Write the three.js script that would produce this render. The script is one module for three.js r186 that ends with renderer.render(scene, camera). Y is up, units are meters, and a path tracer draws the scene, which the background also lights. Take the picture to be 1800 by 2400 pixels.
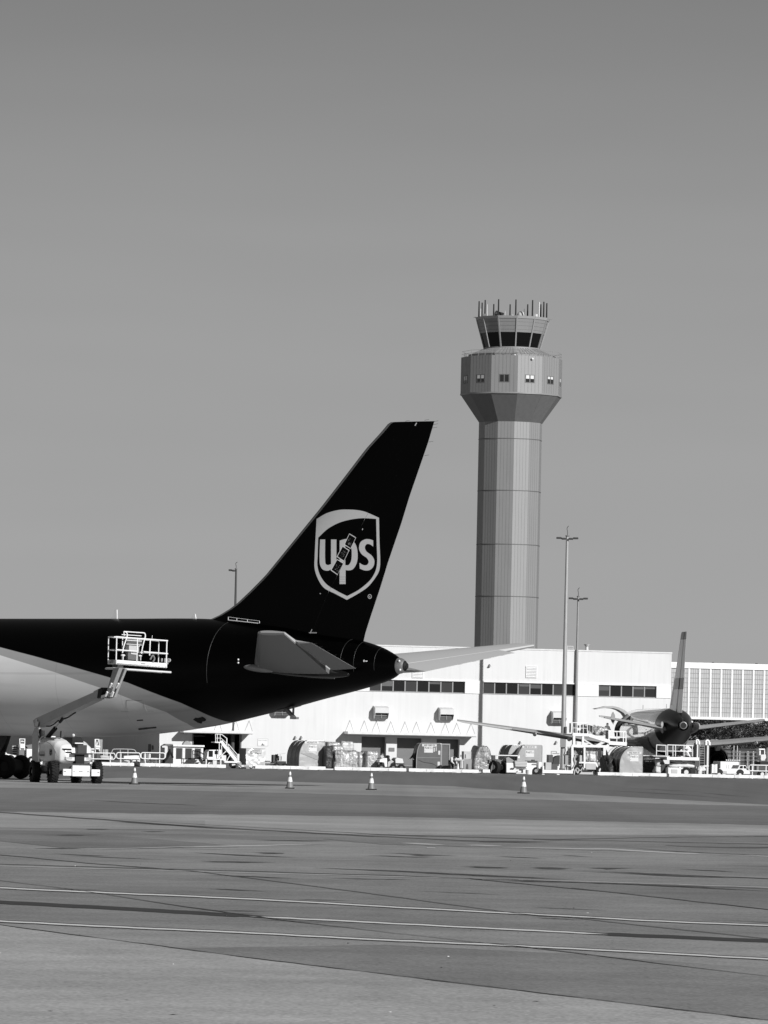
import * as THREE from 'three';
import { RoundedBoxGeometry } from 'three/addons/geometries/RoundedBoxGeometry.js';
import { MarchingCubes } from 'three/addons/objects/MarchingCubes.js';
import { TextGeometry } from 'three/addons/geometries/TextGeometry.js';
import { FontLoader } from 'three/addons/loaders/FontLoader.js';
import { mergeGeometries, mergeVertices, toCreasedNormals } from 'three/addons/utils/BufferGeometryUtils.js';

const lerp = (a, b, t) => a + (b - a) * t, sm = t => t * t * (3 - 2 * t);
const hash = (x, y, s) => { let h = Math.imul(x, 374761393) + Math.imul(y, 668265263) + Math.imul(s, 2147483647 ^ 1274126177) | 0; h = Math.imul(h ^ h >>> 13, 1274126177); return ((h ^ h >>> 16) >>> 0) / 4294967296; };
function vn(x, y, px, py, s) { const xi = Math.floor(x), yi = Math.floor(y), fx = sm(x - xi), fy = sm(y - yi), a = (i, j) => hash(((xi + i) % px + px) % px, ((yi + j) % py + py) % py, s); return lerp(lerp(a(0, 0), a(1, 0), fx), lerp(a(0, 1), a(1, 1), fx), fy); }
function fbm(u, v, fx, fy, oct, s) { let t = 0, a = .5, n = 0; for (let o = 0; o < oct; o++) { t += a * vn(u * fx, v * fy, fx, fy, s + o * 17); n += a; a *= .55; fx *= 2; fy *= 2; } return t / n; }
// ------------------------------------------------------------------ camera, sky, sun, exposure
const F = 12000, EYE = 1.75, ROLL = 0.0208, CX = 900, CY = 1757;      // a long lens, camera level, horizon low in the frame, slight roll
const scene = new THREE.Scene();
const camera = new THREE.PerspectiveCamera(2 * Math.atan(1200 / F) * 180 / Math.PI, 0.75, 1, 8000);
camera.position.set(0, EYE, 0);
camera.rotation.z = Math.asin(ROLL);
camera.setViewOffset(1800, 2400, 0, 1200 - CY, 1800, 2400);
scene.add(camera);
const SUN_AZ = 40 * Math.PI / 180, SUN_EL = 25 * Math.PI / 180;
const sunDir = new THREE.Vector3(Math.sin(SUN_AZ) * Math.cos(SUN_EL), Math.sin(SUN_EL), Math.cos(SUN_AZ) * Math.cos(SUN_EL));
const sun = new THREE.DirectionalLight(new THREE.Color(1, 1, 1), 4.6);
sun.position.set(-10, 0, -300).addScaledVector(sunDir, 600);
sun.target.position.set(-10, 0, -300);
sun.castShadow = true;
sun.shadow.mapSize.set(4096, 4096);
Object.assign(sun.shadow.camera, { left: -260, right: 260, top: 260, bottom: -260, near: 1, far: 2000 });
scene.add(sun, sun.target);
{
  const w = 2048, h = 1024, d = new Float32Array(w * h * 4);
  const stops = [[-90, .17], [-1, .3], [0, .385], [1.5, .37], [3, .36], [4.5, .342], [6, .31], [7.2, .265], [8.5, .218], [12, .15], [25, .1], [90, .065]];
  for (let j = 0; j < h; j++) {
    const e = ((j + .5) / h - .5) * 180;
    let k = 0; while (k < stops.length - 2 && e > stops[k + 1][0]) k++;
    const [a, va] = stops[k], [b, vb] = stops[k + 1], t = Math.min(1, Math.max(0, (e - a) / (b - a)));
    const v = va + (vb - va) * t;
    const low = Math.max(0, 1 - Math.abs(e - 6) / 14) * .075;
    for (let i = 0; i < w; i++) { const n = low > 0 ? 1 + low * (.7 * (fbm(i / w, .5 + e / 40, 64, 90, 3, 11) - .5) + .6 * (fbm(i / w, .5 + e / 40, 150, 300, 2, 13) - .5)) : 1; d.set([v * n, v * n, v * n, 1], (j * w + i) * 4); }
  }
  const sky = new THREE.DataTexture(d, w, h, THREE.RGBAFormat, THREE.FloatType);
  sky.mapping = THREE.EquirectangularReflectionMapping; sky.magFilter = THREE.LinearFilter; sky.minFilter = THREE.LinearFilter; sky.needsUpdate = true;
  scene.background = sky; scene.environment = sky;
}
const renderer = new THREE.WebGLRenderer({ antialias: true });
renderer.toneMapping = THREE.LinearToneMapping;
renderer.toneMappingExposure = 1;
renderer.shadowMap.enabled = true;

// ------------------------------------------------------------------ small maths
const V = (x, y, z) => new THREE.Vector3(x, y, z);
let seed = 7; const rnd = () => { seed |= 0; seed = seed + 0x6D2B79F5 | 0; let t = Math.imul(seed ^ seed >>> 15, 1 | seed); t = t + Math.imul(t ^ t >>> 7, 61 | t) ^ t; return ((t ^ t >>> 14) >>> 0) / 4294967296; };
const rr = (a, b) => a + (b - a) * rnd();
function interp(list, x) { if (x <= list[0][0]) return list[0][1]; for (let i = 1; i < list.length; i++) if (x <= list[i][0]) return lerp(list[i - 1][1], list[i][1], (x - list[i - 1][0]) / (list[i][0] - list[i - 1][0])); return list[list.length - 1][1]; }
function smooth(list, x) {                                                 // Catmull-Rom through a table
  const n = list.length; if (x <= list[0][0]) return list[0][1]; if (x >= list[n - 1][0]) return list[n - 1][1];
  let i = 0; while (x > list[i + 1][0]) i++;
  const [x0, y0] = list[i], [x1, y1] = list[i + 1], h = x1 - x0, t = (x - x0) / h;
  const s = k => { if (k <= 0 || k >= n - 1) { const a = Math.max(0, Math.min(n - 2, k)); return (list[a + 1][1] - list[a][1]) / (list[a + 1][0] - list[a][0]); } return (list[k + 1][1] - list[k - 1][1]) / (list[k + 1][0] - list[k - 1][0]); };
  const m0 = s(i) * h, m1 = s(i + 1) * h, t2 = t * t, t3 = t2 * t;
  return (2 * t3 - 3 * t2 + 1) * y0 + (t3 - 2 * t2 + t) * m0 + (-2 * t3 + 3 * t2) * y1 + (t3 - t2) * m1;
}
const RC = Math.cos(Math.asin(ROLL));
function sight(px, py) { const dx = px - CX, dy = py - CY; return V((dx * RC + dy * ROLL) / F, -(-dx * ROLL + dy * RC) / F, -1); }
function ground(px, py, y = 0) { const r = sight(px, py), t = (y - EYE) / r.y; return V(r.x * t, 0, -t); }           // where a point of the photo lies on the apron
class Frame {                                                               // a place on the ground with its own heading
  constructor(px, D, yaw = 0) {
    const v = EYE * F / D, dx = px - CX, dy = (v + dx * ROLL) / RC;
    this.o = V((dx * RC + dy * ROLL) * D / F, 0, -D); this.yaw = yaw;
    this.ex = V(Math.cos(yaw), 0, -Math.sin(yaw)); this.ez = V(Math.sin(yaw), 0, Math.cos(yaw));
  }
  p(px, py, z = 0) {
    const r = sight(px, py), eye = V(0, EYE, 0), q = this.o.clone().addScaledVector(this.ez, z);
    const t = q.clone().sub(eye).dot(this.ez) / r.dot(this.ez);
    const w = eye.addScaledVector(r, t).sub(this.o);
    return V(w.dot(this.ex), w.y, z);
  }
  x(px, py = 1790, z = 0) { return this.p(px, py, z).x; }
  y(px, py, z = 0) { return this.p(px, py, z).y; }
}

// ------------------------------------------------------------------ textures
function tex(w, h, fn, metres) {
  const d = new Uint8Array(w * h * 4);
  for (let j = 0; j < h; j++) for (let i = 0; i < w; i++) { const v = Math.max(0, Math.min(255, fn(i / w, j / h, i, j) * 255)); d.set([v, v, v, 255], (j * w + i) * 4); }
  const t = new THREE.DataTexture(d, w, h); t.wrapS = t.wrapT = THREE.RepeatWrapping; t.magFilter = THREE.LinearFilter; t.minFilter = THREE.LinearMipmapLinearFilter; t.generateMipmaps = true; t.repeat.set(1 / metres, 1 / metres); t.needsUpdate = true; return t;
}
const T = {
  grain: tex(512, 512, (u, v) => .84 + .16 * fbm(u, v, 6, 6, 5, 1) - (fbm(u, v, 40, 40, 2, 3) > .74 ? .1 : 0), 3),
  wall: tex(1024, 512, (u, v) => .85 + .15 * (.5 * fbm(u, v, 4, 3, 4, 5) + .5 * fbm(u, v, 110, 2, 3, 9)) - .12 * Math.max(0, fbm(u, v, 60, 3, 3, 15) - .62) * 2, 30),
  dirt: tex(512, 512, (u, v) => { const n = fbm(u, v, 5, 9, 5, 21); return .95 - .45 * Math.max(0, n - .5) * 2 - .3 * Math.max(0, fbm(u, v, 30, 30, 3, 23) - .6) * 2; }, 2.4),
  asphalt: tex(1024, 1024, (u, v) => .62 + .5 * (fbm(u, v, 8, 8, 3, 31) - .5) * .5 + .5 * (fbm(u, v, 256, 256, 2, 33) - .5) + (hash(u * 1024 | 0, v * 1024 | 0, 5) > .9985 ? .3 : 0), 6),
  foil: tex(512, 512, (u, v) => { const a = fbm(u, v, 7, 7, 2, 41), b = fbm(u + a * .1, v, 14, 14, 2, 43); return Math.abs(a - .5) * 1.6 + Math.abs(b - .5) * 1.1; }, 1.6),
  crease: tex(512, 512, (u, v) => { const a = fbm(u, v, 3, 3, 2, 45), b = fbm(u + a * .2, v, 5, 5, 2, 47); return Math.abs(a - .5) * 1.5 + Math.abs(b - .5) * .8; }, 3.2),
  net: tex(512, 512, (u, v) => .5 + .5 * fbm(u, v, 9, 9, 3, 51) - (Math.min((u * 8) % 1, (v * 8) % 1) < .1 ? .35 : 0), 2),
  slat: tex(64, 64, (u, v) => (v * 8) % 1 < .14 ? .2 : .8, 1),
};
T.wall.repeat.set(1 / 30, 1 / 14);

const mats = {};
function M(c, rough = .6, o = {}) {
  const { map = T.grain, bump, metal = 0, spec = 1, coat = 0, key = '', side } = o;
  const k = [c, rough, metal, spec, coat, key, map ? map.uuid : 0, bump ? bump[0].uuid + bump[1] : 0].join();
  if (mats[k]) return mats[k];
  const m = new THREE.MeshPhysicalMaterial({ color: new THREE.Color().setRGB(c, c, c), roughness: rough, metalness: metal, specularIntensity: spec });
  if (map) m.map = map; if (bump) { m.bumpMap = bump[0]; m.bumpScale = bump[1]; }
  if (coat) { m.clearcoat = coat; m.clearcoatRoughness = .15; }
  m.side = THREE.DoubleSide;
  return mats[k] = m;
}
const C = {
  white: M(.86, .45), soft: M(.7, .55), dirtyWhite: M(.9, .7, { map: T.dirt }), light: M(.5, .5), mid: M(.3, .55), grey: M(.18, .6), dark: M(.07, .6), black: M(.022, .6, { spec: .5 }), rubber: M(.02, .85, { spec: .4 }),
  galv: M(.5, .42, { metal: .6 }), steel: M(.62, .3, { metal: .9 }), glass: M(.012, .06, { map: null }), darkpaint: M(.035, .35),
  brown: M(.0045, .3, { map: null, spec: .32 }), brownTail: M(.006, .16, { map: null, spec: .8 }),
};

// ------------------------------------------------------------------ geometry helpers (all local metres)
const used = {};
function numbered(n) { if (!(n in used)) { used[n] = 0; return n; } used[n]++; return n + '_' + String(used[n]).padStart(3, '0'); }
function boxUV(g) {
  if (g.index) g = g.toNonIndexed();
  const p = g.attributes.position, n = g.attributes.normal, uv = new Float32Array(p.count * 2);
  for (let i = 0; i < p.count; i++) {
    const ax = Math.abs(n.getX(i)), ay = Math.abs(n.getY(i)), az = Math.abs(n.getZ(i));
    if (ay > ax && ay > az) uv.set([p.getX(i), p.getZ(i)], i * 2); else if (ax > az) uv.set([p.getZ(i) + 3.7, p.getY(i)], i * 2); else uv.set([p.getX(i), p.getY(i)], i * 2);
  }
  g.setAttribute('uv', new THREE.BufferAttribute(uv, 2));
  for (const k of Object.keys(g.attributes)) if (!['position', 'normal', 'uv'].includes(k)) g.deleteAttribute(k);
  return g;
}
const box = (x, y, z, w, h, d, ry = 0, bev = 0) => { const g = bev ? new RoundedBoxGeometry(w, h, d, 2, bev) : new THREE.BoxGeometry(w, h, d); if (ry) g.rotateY(ry); return g.translate(x, y, z); };
const bx = (x0, x1, y0, y1, z0, z1, bev = 0) => box((x0 + x1) / 2, (y0 + y1) / 2, (z0 + z1) / 2, Math.abs(x1 - x0), Math.abs(y1 - y0), Math.abs(z1 - z0), 0, bev);
function cyl(a, b, r, r2 = r, n = 10) { const d = b.clone().sub(a), L = d.length(), g = new THREE.CylinderGeometry(r2, r, L, n); g.applyQuaternion(new THREE.Quaternion().setFromUnitVectors(V(0, 1, 0), d.normalize())); const c = a.clone().add(b).multiplyScalar(.5); return g.translate(c.x, c.y, c.z); }
function beam(a, b, w, h) { const d = b.clone().sub(a), L = d.length(), g = new THREE.BoxGeometry(w, h, L); const m = new THREE.Matrix4().lookAt(b, a, V(0, 1, 0.001)); g.applyMatrix4(m); const c = a.clone().add(b).multiplyScalar(.5); return g.translate(c.x, c.y, c.z); }
function prism(pts, depth, z0 = 0, bev = 0) { const s = new THREE.Shape(pts.map(p => new THREE.Vector2(p.x ?? p[0], p.y ?? p[1]))); const g = new THREE.ExtrudeGeometry(s, { depth: depth - 2 * bev, bevelEnabled: bev > 0, bevelSize: bev, bevelThickness: bev, bevelOffset: -bev, bevelSegments: 3, curveSegments: 24 }); return g.translate(0, 0, z0 + bev); }
function path(pts, r, n = 6, closed = false) { const c = new THREE.CatmullRomCurve3(pts, closed, 'centripetal'); return new THREE.TubeGeometry(c, pts.length * 5, r, n, closed); }
function loop(x0, x1, y0, y1, z, r, tube) { const p = []; const q = (cx, cy, a) => { for (let i = 0; i <= 4; i++) { const t = a + i / 4 * Math.PI / 2; p.push(V(cx + Math.cos(t) * r, cy + Math.sin(t) * r, z)); } }; q(x1 - r, y1 - r, 0); q(x0 + r, y1 - r, Math.PI / 2); q(x0 + r, y0 + r, Math.PI); q(x1 - r, y0 + r, Math.PI * 1.5); return new THREE.TubeGeometry(new THREE.CatmullRomCurve3(p, true, 'catmullrom', .2), 60, tube, 6, true); }
function lumpy(w, h, d, amp, s, fx = 0, step = .12) {                        // a wrapped stack: box with a bulged, creased skin standing on y = 0
  const g0 = new RoundedBoxGeometry(w, h, d, 3, Math.min(w, h, d) * .09); g0.dispose();
  let g = new THREE.BoxGeometry(w, h, d, Math.ceil(w / step), Math.ceil(h / step), Math.ceil(d / step)); g.deleteAttribute('uv'); g.deleteAttribute('normal'); g = mergeVertices(g);
  const p = g.attributes.position;
  for (let i = 0; i < p.count; i++) {
    let x = p.getX(i), y = p.getY(i), z = p.getZ(i); const v = V(x / w * 2, y / h * 2, z / d * 2), L = Math.max(Math.abs(v.x), Math.abs(v.y), Math.abs(v.z)), r = Math.pow(Math.abs(v.x) ** 9 + Math.abs(v.y) ** 9 + Math.abs(v.z) ** 9, 1 / 9);
    const k = L / r, n = (vn(x * 2.4 + 9, y * 2.4 + z * 2.1 + 9, 999, 999, s) - .5) * 2 + (vn(x * 6 + 9, y * 6 + z * 5 + 9, 999, 999, s + 3) - .5); const e = 1 + amp * n / Math.max(w, h) * 2;
    x *= k * e; z *= k * e; y = y * k * (1 + amp * n / h * (y > 0 ? 1.4 : 0)); if (fx) x *= 1 - fx * Math.max(0, (y + h / 2) / h) ** 2;
    p.setXYZ(i, x, Math.max(-h / 2, y) + h / 2, z);
  }
  g.computeVertexNormals(); return boxUV(g);
}
function thing(fr, name, label, category, group) {
  const o = new THREE.Group(); o.name = numbered(name); scene.add(o);
  if (fr) { o.position.copy(fr.o); o.rotation.y = fr.yaw; }
  o.userData = { label, category }; if (group) o.userData.group = group; return o;
}
function finish(mesh, parent) { mesh.castShadow = mesh.receiveShadow = true; (parent || scene).add(mesh); return mesh; }
const SPLIT = new Set('window_band window_band_panel joint_ring jib_glint hall_lamp light_bead static_wick hinge_fairing discharge_wick navigation_light service_mark drain_port door_outline panel_seam stencil_mark floodlight walkway_post walkway_rail roof_edge lift_hose lit_tower_edge foot joint_strip flap_fairing crown_aerial side_window gauge hose hose_bundle platform_rail deck_rail deck_beam frame_beam scissor_arm tag_sheet hazard_mark roof_lamp wheel_well shoe mudguard bumper_guard cab_window side_wall panel table_leg seat handrail stringer leg fence_rail post brace side_frame cabinet dark_stripe cockpit_bar control_post cap white_strip reflective_collar top_rail middle_rail bumper_tube console_frame boom_pin jib_cylinder lift_cylinder bumper_arm door_strut deck_plate rail grille_bar door_jamb panel_gap shelf frame foot_panel strap bracket strut winch coiled_hose control_bar joystick drain_mast crown_rail cover_sheet'.split(' '));
function part(parent, name, geos, mat, label) {
  geos = [].concat(geos).map(boxUV);
  if (geos.length > 1 && SPLIT.has(name)) { let first; for (const g of geos) { const m = part(parent, name, g, mat, label); first = first || m; } return first; }
  const m = new THREE.Mesh(geos.length > 1 ? mergeGeometries(geos) : geos[0], mat); m.name = name; if (label) m.userData.label = label;
  return finish(m, parent);
}
function raw(parent, name, geo, mat, label) { const m = new THREE.Mesh(geo, mat); m.name = name; if (label) m.userData.label = label; return finish(m, parent); }
function structure(name, geos, mat) { const m = part(scene, numbered(name), geos, mat); m.userData.kind = 'structure'; return m; }
function rename(o, label) { o.userData.label = label; return o; }
// closed body lofted along x from stations [x, top, bottom, halfWidth]; uv = (x share, angle share)
function loftBody(st, n = 48, capEnd = true) {
  const P = [], UV = [], I = []; const x0 = st[0][0], x1 = st[st.length - 1][0];
  for (const [x, top, bot, hw] of st) for (let k = 0; k <= n; k++) { const a = k / n * Math.PI * 2 - Math.PI / 2; P.push(x, (top + bot) / 2 + Math.sin(a) * (top - bot) / 2, Math.cos(a) * hw); UV.push((x - x0) / (x1 - x0), k / n); }
  for (let i = 0; i < st.length - 1; i++) for (let k = 0; k < n; k++) { const a = i * (n + 1) + k, b = a + n + 1; I.push(a, a + 1, b, b, a + 1, b + 1); }
  const g = new THREE.BufferGeometry(); g.setAttribute('position', new THREE.Float32BufferAttribute(P, 3)); g.setAttribute('uv', new THREE.Float32BufferAttribute(UV, 2)); g.setIndex(I); g.computeVertexNormals();
  const N = g.attributes.normal; for (let i = 0; i < st.length; i++) { const a = i * (n + 1), b = a + n, v = V(N.getX(a) + N.getX(b), N.getY(a) + N.getY(b), N.getZ(a) + N.getZ(b)).normalize(); N.setXYZ(a, v.x, v.y, v.z); N.setXYZ(b, v.x, v.y, v.z); }
  return g;
}
const foilT = c => 5 * (.2969 * Math.sqrt(c) - .126 * c - .3516 * c * c + .2843 * c ** 3 - .1036 * c ** 4);   // half thickness per unit thickness ratio
// a wing-like skin between sections; each section {le:V, te:V, up:V, t: thickness}; chord shares c0..c1
function foilSkin(secs, c0, c1, n = 14, uvf) {
  const P = [], I = [], UV = []; const m = 2 * n + 1;
  for (const s of secs) for (let k = 0; k <= 2 * n; k++) {
    const side = k <= n ? 1 : -1, q = k <= n ? 1 - k / n : (k - n) / n, a0 = s.c0 ?? c0, a1 = s.c1 ?? c1, c = a0 + (a1 - a0) * (a0 === 0 ? q * q : q), chord = s.le.distanceTo(s.te);
    const v = s.le.clone().lerp(s.te, c).addScaledVector(s.up, side * Math.max(.004, foilT(Math.max(0, c)) * s.t * chord)); P.push(v.x, v.y, v.z); const w = uvf ? uvf(v, side) : [v.x, v.y + v.z]; UV.push(w[0], w[1]);
  }
  for (let i = 0; i < secs.length - 1; i++) for (let k = 0; k < 2 * n; k++) { const a = i * m + k, b = a + m; I.push(a, b, a + 1, b, b + 1, a + 1); }
  for (const i of [0, secs.length - 1]) for (let k = 0; k < n; k++) { const a = i * m + k, b = i * m + 2 * n - k; I.push(a, a + 1, b, a + 1, b - 1, b); }
  for (let i = 0; i < secs.length - 1; i++) { const a = i * m, b = a + m; I.push(a, a + 2 * n, b, b, a + 2 * n, b + 2 * n); }
  let g = new THREE.BufferGeometry(); g.setAttribute('position', new THREE.Float32BufferAttribute(P, 3)); g.setAttribute('uv', new THREE.Float32BufferAttribute(UV, 2)); g.setIndex(I); g = g.toNonIndexed(); g = toCreasedNormals(g, .6); return g;
}
function canvasTex(w, h, draw) { const c = document.createElement('canvas'); c.width = w; c.height = h; const x = c.getContext('2d'); draw(x, w, h); const t = new THREE.CanvasTexture(c); t.colorSpace = THREE.SRGBColorSpace; return t; }
function decal(parent, name, x0, x1, y0, y1, z, t, rough = .5, thick = .02, label) {          // a flat printed plate facing +z
  const g = new THREE.BoxGeometry(x1 - x0, y1 - y0, thick).translate((x0 + x1) / 2, (y0 + y1) / 2, z + thick / 2);
  const m = new THREE.MeshPhysicalMaterial({ map: t, roughness: rough }); return raw(parent, name, g, m, label);
}
const font = await new FontLoader().loadAsync('fonts/droid/droid_sans_bold.typeface.json');
function textGeo(str, x, y, z, h, depth = .01) { const g = new TextGeometry(str, { font, size: h, depth, curveSegments: 6 }); return g.translate(x, y, z); }

// ------------------------------------------------------------------ the apron and what is painted and worn on it
{
  const xs = [-3000, -900, -300, -120], zs = []; for (let x = -60; x <= 60; x += .8) xs.push(x); xs.push(120, 300, 900, 3000);
  zs.push(200, 40, 5, -8); for (let D = 16; D < 470; D *= 1.012) zs.push(-D); zs.push(-520, -700, -1200, -3000, -6000);
  const P = [], U = [], K = [], I = [];
  for (const z of zs) for (const x of xs) {
    P.push(x, 0, z); U.push(x, z);
    const inner = Math.abs(x) < 61 && z < -15 && z > -470, n = inner ? fbm(.5 + x / 512 + .0001 * z, .5 + z / 1024, 170, 90, 3, 61) - .5 : 0, n2 = inner ? fbm(.5 + x / 1024, .5 + z / 1024, 40, 260, 3, 67) - .5 : 0, k = 1 + .4 * n + .62 * n2; K.push(k, k, k);
  }
  const w = xs.length; for (let j = 0; j < zs.length - 1; j++) for (let i = 0; i < w - 1; i++) { const a = j * w + i; I.push(a, a + 1, a + w, a + 1, a + w + 1, a + w); }
  const g = new THREE.BufferGeometry(); g.setAttribute('position', new THREE.Float32BufferAttribute(P, 3)); g.setAttribute('uv', new THREE.Float32BufferAttribute(U, 2)); g.setAttribute('color', new THREE.Float32BufferAttribute(K, 3)); g.setIndex(I); g.computeVertexNormals();
  const m = new THREE.MeshStandardMaterial({ color: new THREE.Color().setRGB(.42, .42, .42), roughness: .92, map: T.asphalt, vertexColors: true, side: THREE.DoubleSide });
  const o = raw(null, 'apron', g, m); o.userData.kind = 'structure';
}
const extend = L => { const a = L[0], b = L[1], c = L[L.length - 2], d = L[L.length - 1], e = (p, q, x) => [x, p[1] + (q[1] - p[1]) / (q[0] - p[0]) * (x - p[0])]; return [...(a[0] <= 0 ? [e(a, b, -500)] : []), ...L, ...(d[0] >= 1800 ? [e(c, d, 2300)] : [])]; };
let layer = .0035;
function sheetGeo(topLine, botLine, y, ragged = 0) {                         // a strip of pavement between two edges, subdivided so that it can carry patches
  const t = extend(topLine), b = extend(botLine), x0 = Math.max(t[0][0], b[0][0]), x1 = Math.min(t[t.length - 1][0], b[b.length - 1][0]); const P = [], U = [], K = [], I = [], n = 220, m = 10;
  for (let i = 0; i <= n; i++) { const x = lerp(x0, x1, i / n), wob = ragged ? (vn(i * .6, 3, 999, 999, 71) - .5) * ragged : 0, wob2 = ragged ? (vn(i * .6, 9, 999, 999, 73) - .5) * ragged : 0, yt = interp(t, x) + wob, yb = Math.max(yt + .05, interp(b, x) + wob2), A = ground(x, yt, y), B = ground(x, yb, y); for (let j = 0; j <= m; j++) { const p = A.clone().lerp(B, j / m); P.push(p.x, y, p.z); U.push(p.x, p.z); const k = 1 + .34 * (fbm(.5 + p.x / 512, .5 + p.z / 512, 120, 60, 3, 77) - .5) + .42 * (fbm(.5 + p.x / 1024, .5 + p.z / 1024, 30, 220, 3, 79) - .5); K.push(k, k, k); } }
  for (let i = 0; i < n; i++) for (let j = 0; j < m; j++) { const a = i * (m + 1) + j, c = a + m + 1; I.push(a, a + 1, c, c, a + 1, c + 1); }
  const g = new THREE.BufferGeometry(); g.setAttribute('position', new THREE.Float32BufferAttribute(P, 3)); g.setAttribute('uv', new THREE.Float32BufferAttribute(U, 2)); g.setAttribute('color', new THREE.Float32BufferAttribute(K, 3)); g.setIndex(I); g.computeVertexNormals(); return g;
}
const pave = c => new THREE.MeshStandardMaterial({ color: new THREE.Color().setRGB(c, c, c), roughness: .92, map: T.asphalt, vertexColors: true, side: THREE.DoubleSide });
function sheet(y, name, t, b, c, ragged) { const o = raw(null, numbered(name), sheetGeo(t, b, y, ragged), pave(c)); o.userData.kind = 'structure'; return o; }
// strips of older and newer pavement, far to near
sheet(0.002, 'asphalt_strip', [[0, 1770], [1800, 1800]], [[0, 1827], [320, 1823], [900, 1838], [1063, 1843], [1200, 1853], [1800, 1886]], 0.24, .6);
sheet(0.0026, 'concrete_strip', [[0, 1827], [320, 1823], [900, 1838], [1063, 1843], [1200, 1853], [1800, 1886]], [[0, 1846], [450, 1853], [900, 1864], [1300, 1875], [1600, 1885], [1800, 1889]], 0.5, .6);
sheet(0.002, 'asphalt_strip', [[0, 1846], [450, 1853], [900, 1864], [1300, 1875], [1600, 1885], [1800, 1889]], [[0, 1895], [900, 1906], [1800, 1926]], 0.3);
sheet(0.0026, 'asphalt_strip', [[0, 1895], [900, 1906], [1800, 1926]], [[0, 1902], [900, 1914], [1800, 1934]], 0.26, .8);
sheet(0.0032, 'concrete_strip', [[0, 1902], [900, 1914], [1800, 1934]], [[0, 1940], [480, 1945], [900, 1957], [1350, 1958], [1800, 1958.5]], 0.54, 1);
sheet(0.0044, 'concrete_strip', [[480, 1922], [900, 1933], [1800, 1943]], [[480, 1936], [900, 1954], [1800, 1957]], 0.64, 1.4);
sheet(0.004, 'asphalt_patch', [[0, 1945], [140, 1947], [300, 1961], [480, 1976], [560, 1983]], [[0, 1971], [140, 1986], [300, 1988], [480, 1986], [560, 1985]], 0.32);
sheet(0.0044, 'asphalt_patch', [[760, 1966], [900, 1961], [1300, 1959], [1800, 1961]], [[760, 1966.5], [900, 1979], [1300, 1990], [1800, 2004]], 0.35, 2);
sheet(0.0035, 'asphalt_patch', [[1340, 2080], [1420, 2079], [1800, 2080]], [[1340, 2080.6], [1420, 2089], [1800, 2131]], 0.34);
sheet(0.002, 'asphalt_strip', [[420, 2222], [900, 2214], [1350, 2236], [1800, 2270]], [[420, 2223], [613, 2247], [900, 2282], [1258, 2325], [1800, 2390]], 0.36, 1);
sheet(0.0026, 'concrete_apron', [[0, 2167], [157, 2188.5], [380, 2217], [461, 2230], [613, 2247.6], [900, 2282.5], [1063, 2302.5], [1258, 2326], [1578, 2364], [1800, 2391]], [[0, 2700], [1800, 2760]], 0.62, .7);
function ribbon(L, tk, y, wobble = .9) {                                     // a line lying on the ground, tk = its thickness as seen, tapering where a list gives it
  const l = extend(L.map(p => [p[0], p[1]])), P = [], I = []; const sd0 = L[0][1]; const x0 = l[0][0], x1 = l[l.length - 1][0], n = Math.max(6, Math.ceil((x1 - x0) / 14)), s = sd0 % 50;
  for (let i = 0; i <= n; i++) { const x = lerp(x0, x1, i / n), yy = interp(l, x) + (vn(x / 34 + s, 1, 9999, 999, 83) - .5) * wobble, w = (typeof tk === 'function' ? tk(i / n, x) : tk) / 2; for (const k of [-1, 1]) { const p = ground(x, yy + k * w, y); P.push(p.x, y, p.z); } }
  for (let i = 0; i < n; i++) { const a = 2 * i; I.push(a, a + 1, a + 2, a + 2, a + 1, a + 3); }
  const g = new THREE.BufferGeometry(); g.setAttribute('position', new THREE.Float32BufferAttribute(P, 3)); g.setIndex(I); g.computeVertexNormals(); return g;
}
const LA = [[0, 2080.5], [270, 2093], [600, 2107], [900, 2124.5], [1240, 2142], [1540, 2158.5], [1800, 2168.5]], LB = [[0, 2114], [260, 2128], [600, 2147.5], [900, 2163], [1415, 2189], [1800, 2205]], LC = [[0, 2158.5], [270, 2172], [600, 2187], [900, 2202.5], [1340, 2222.5], [1800, 2247.5]];
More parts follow.
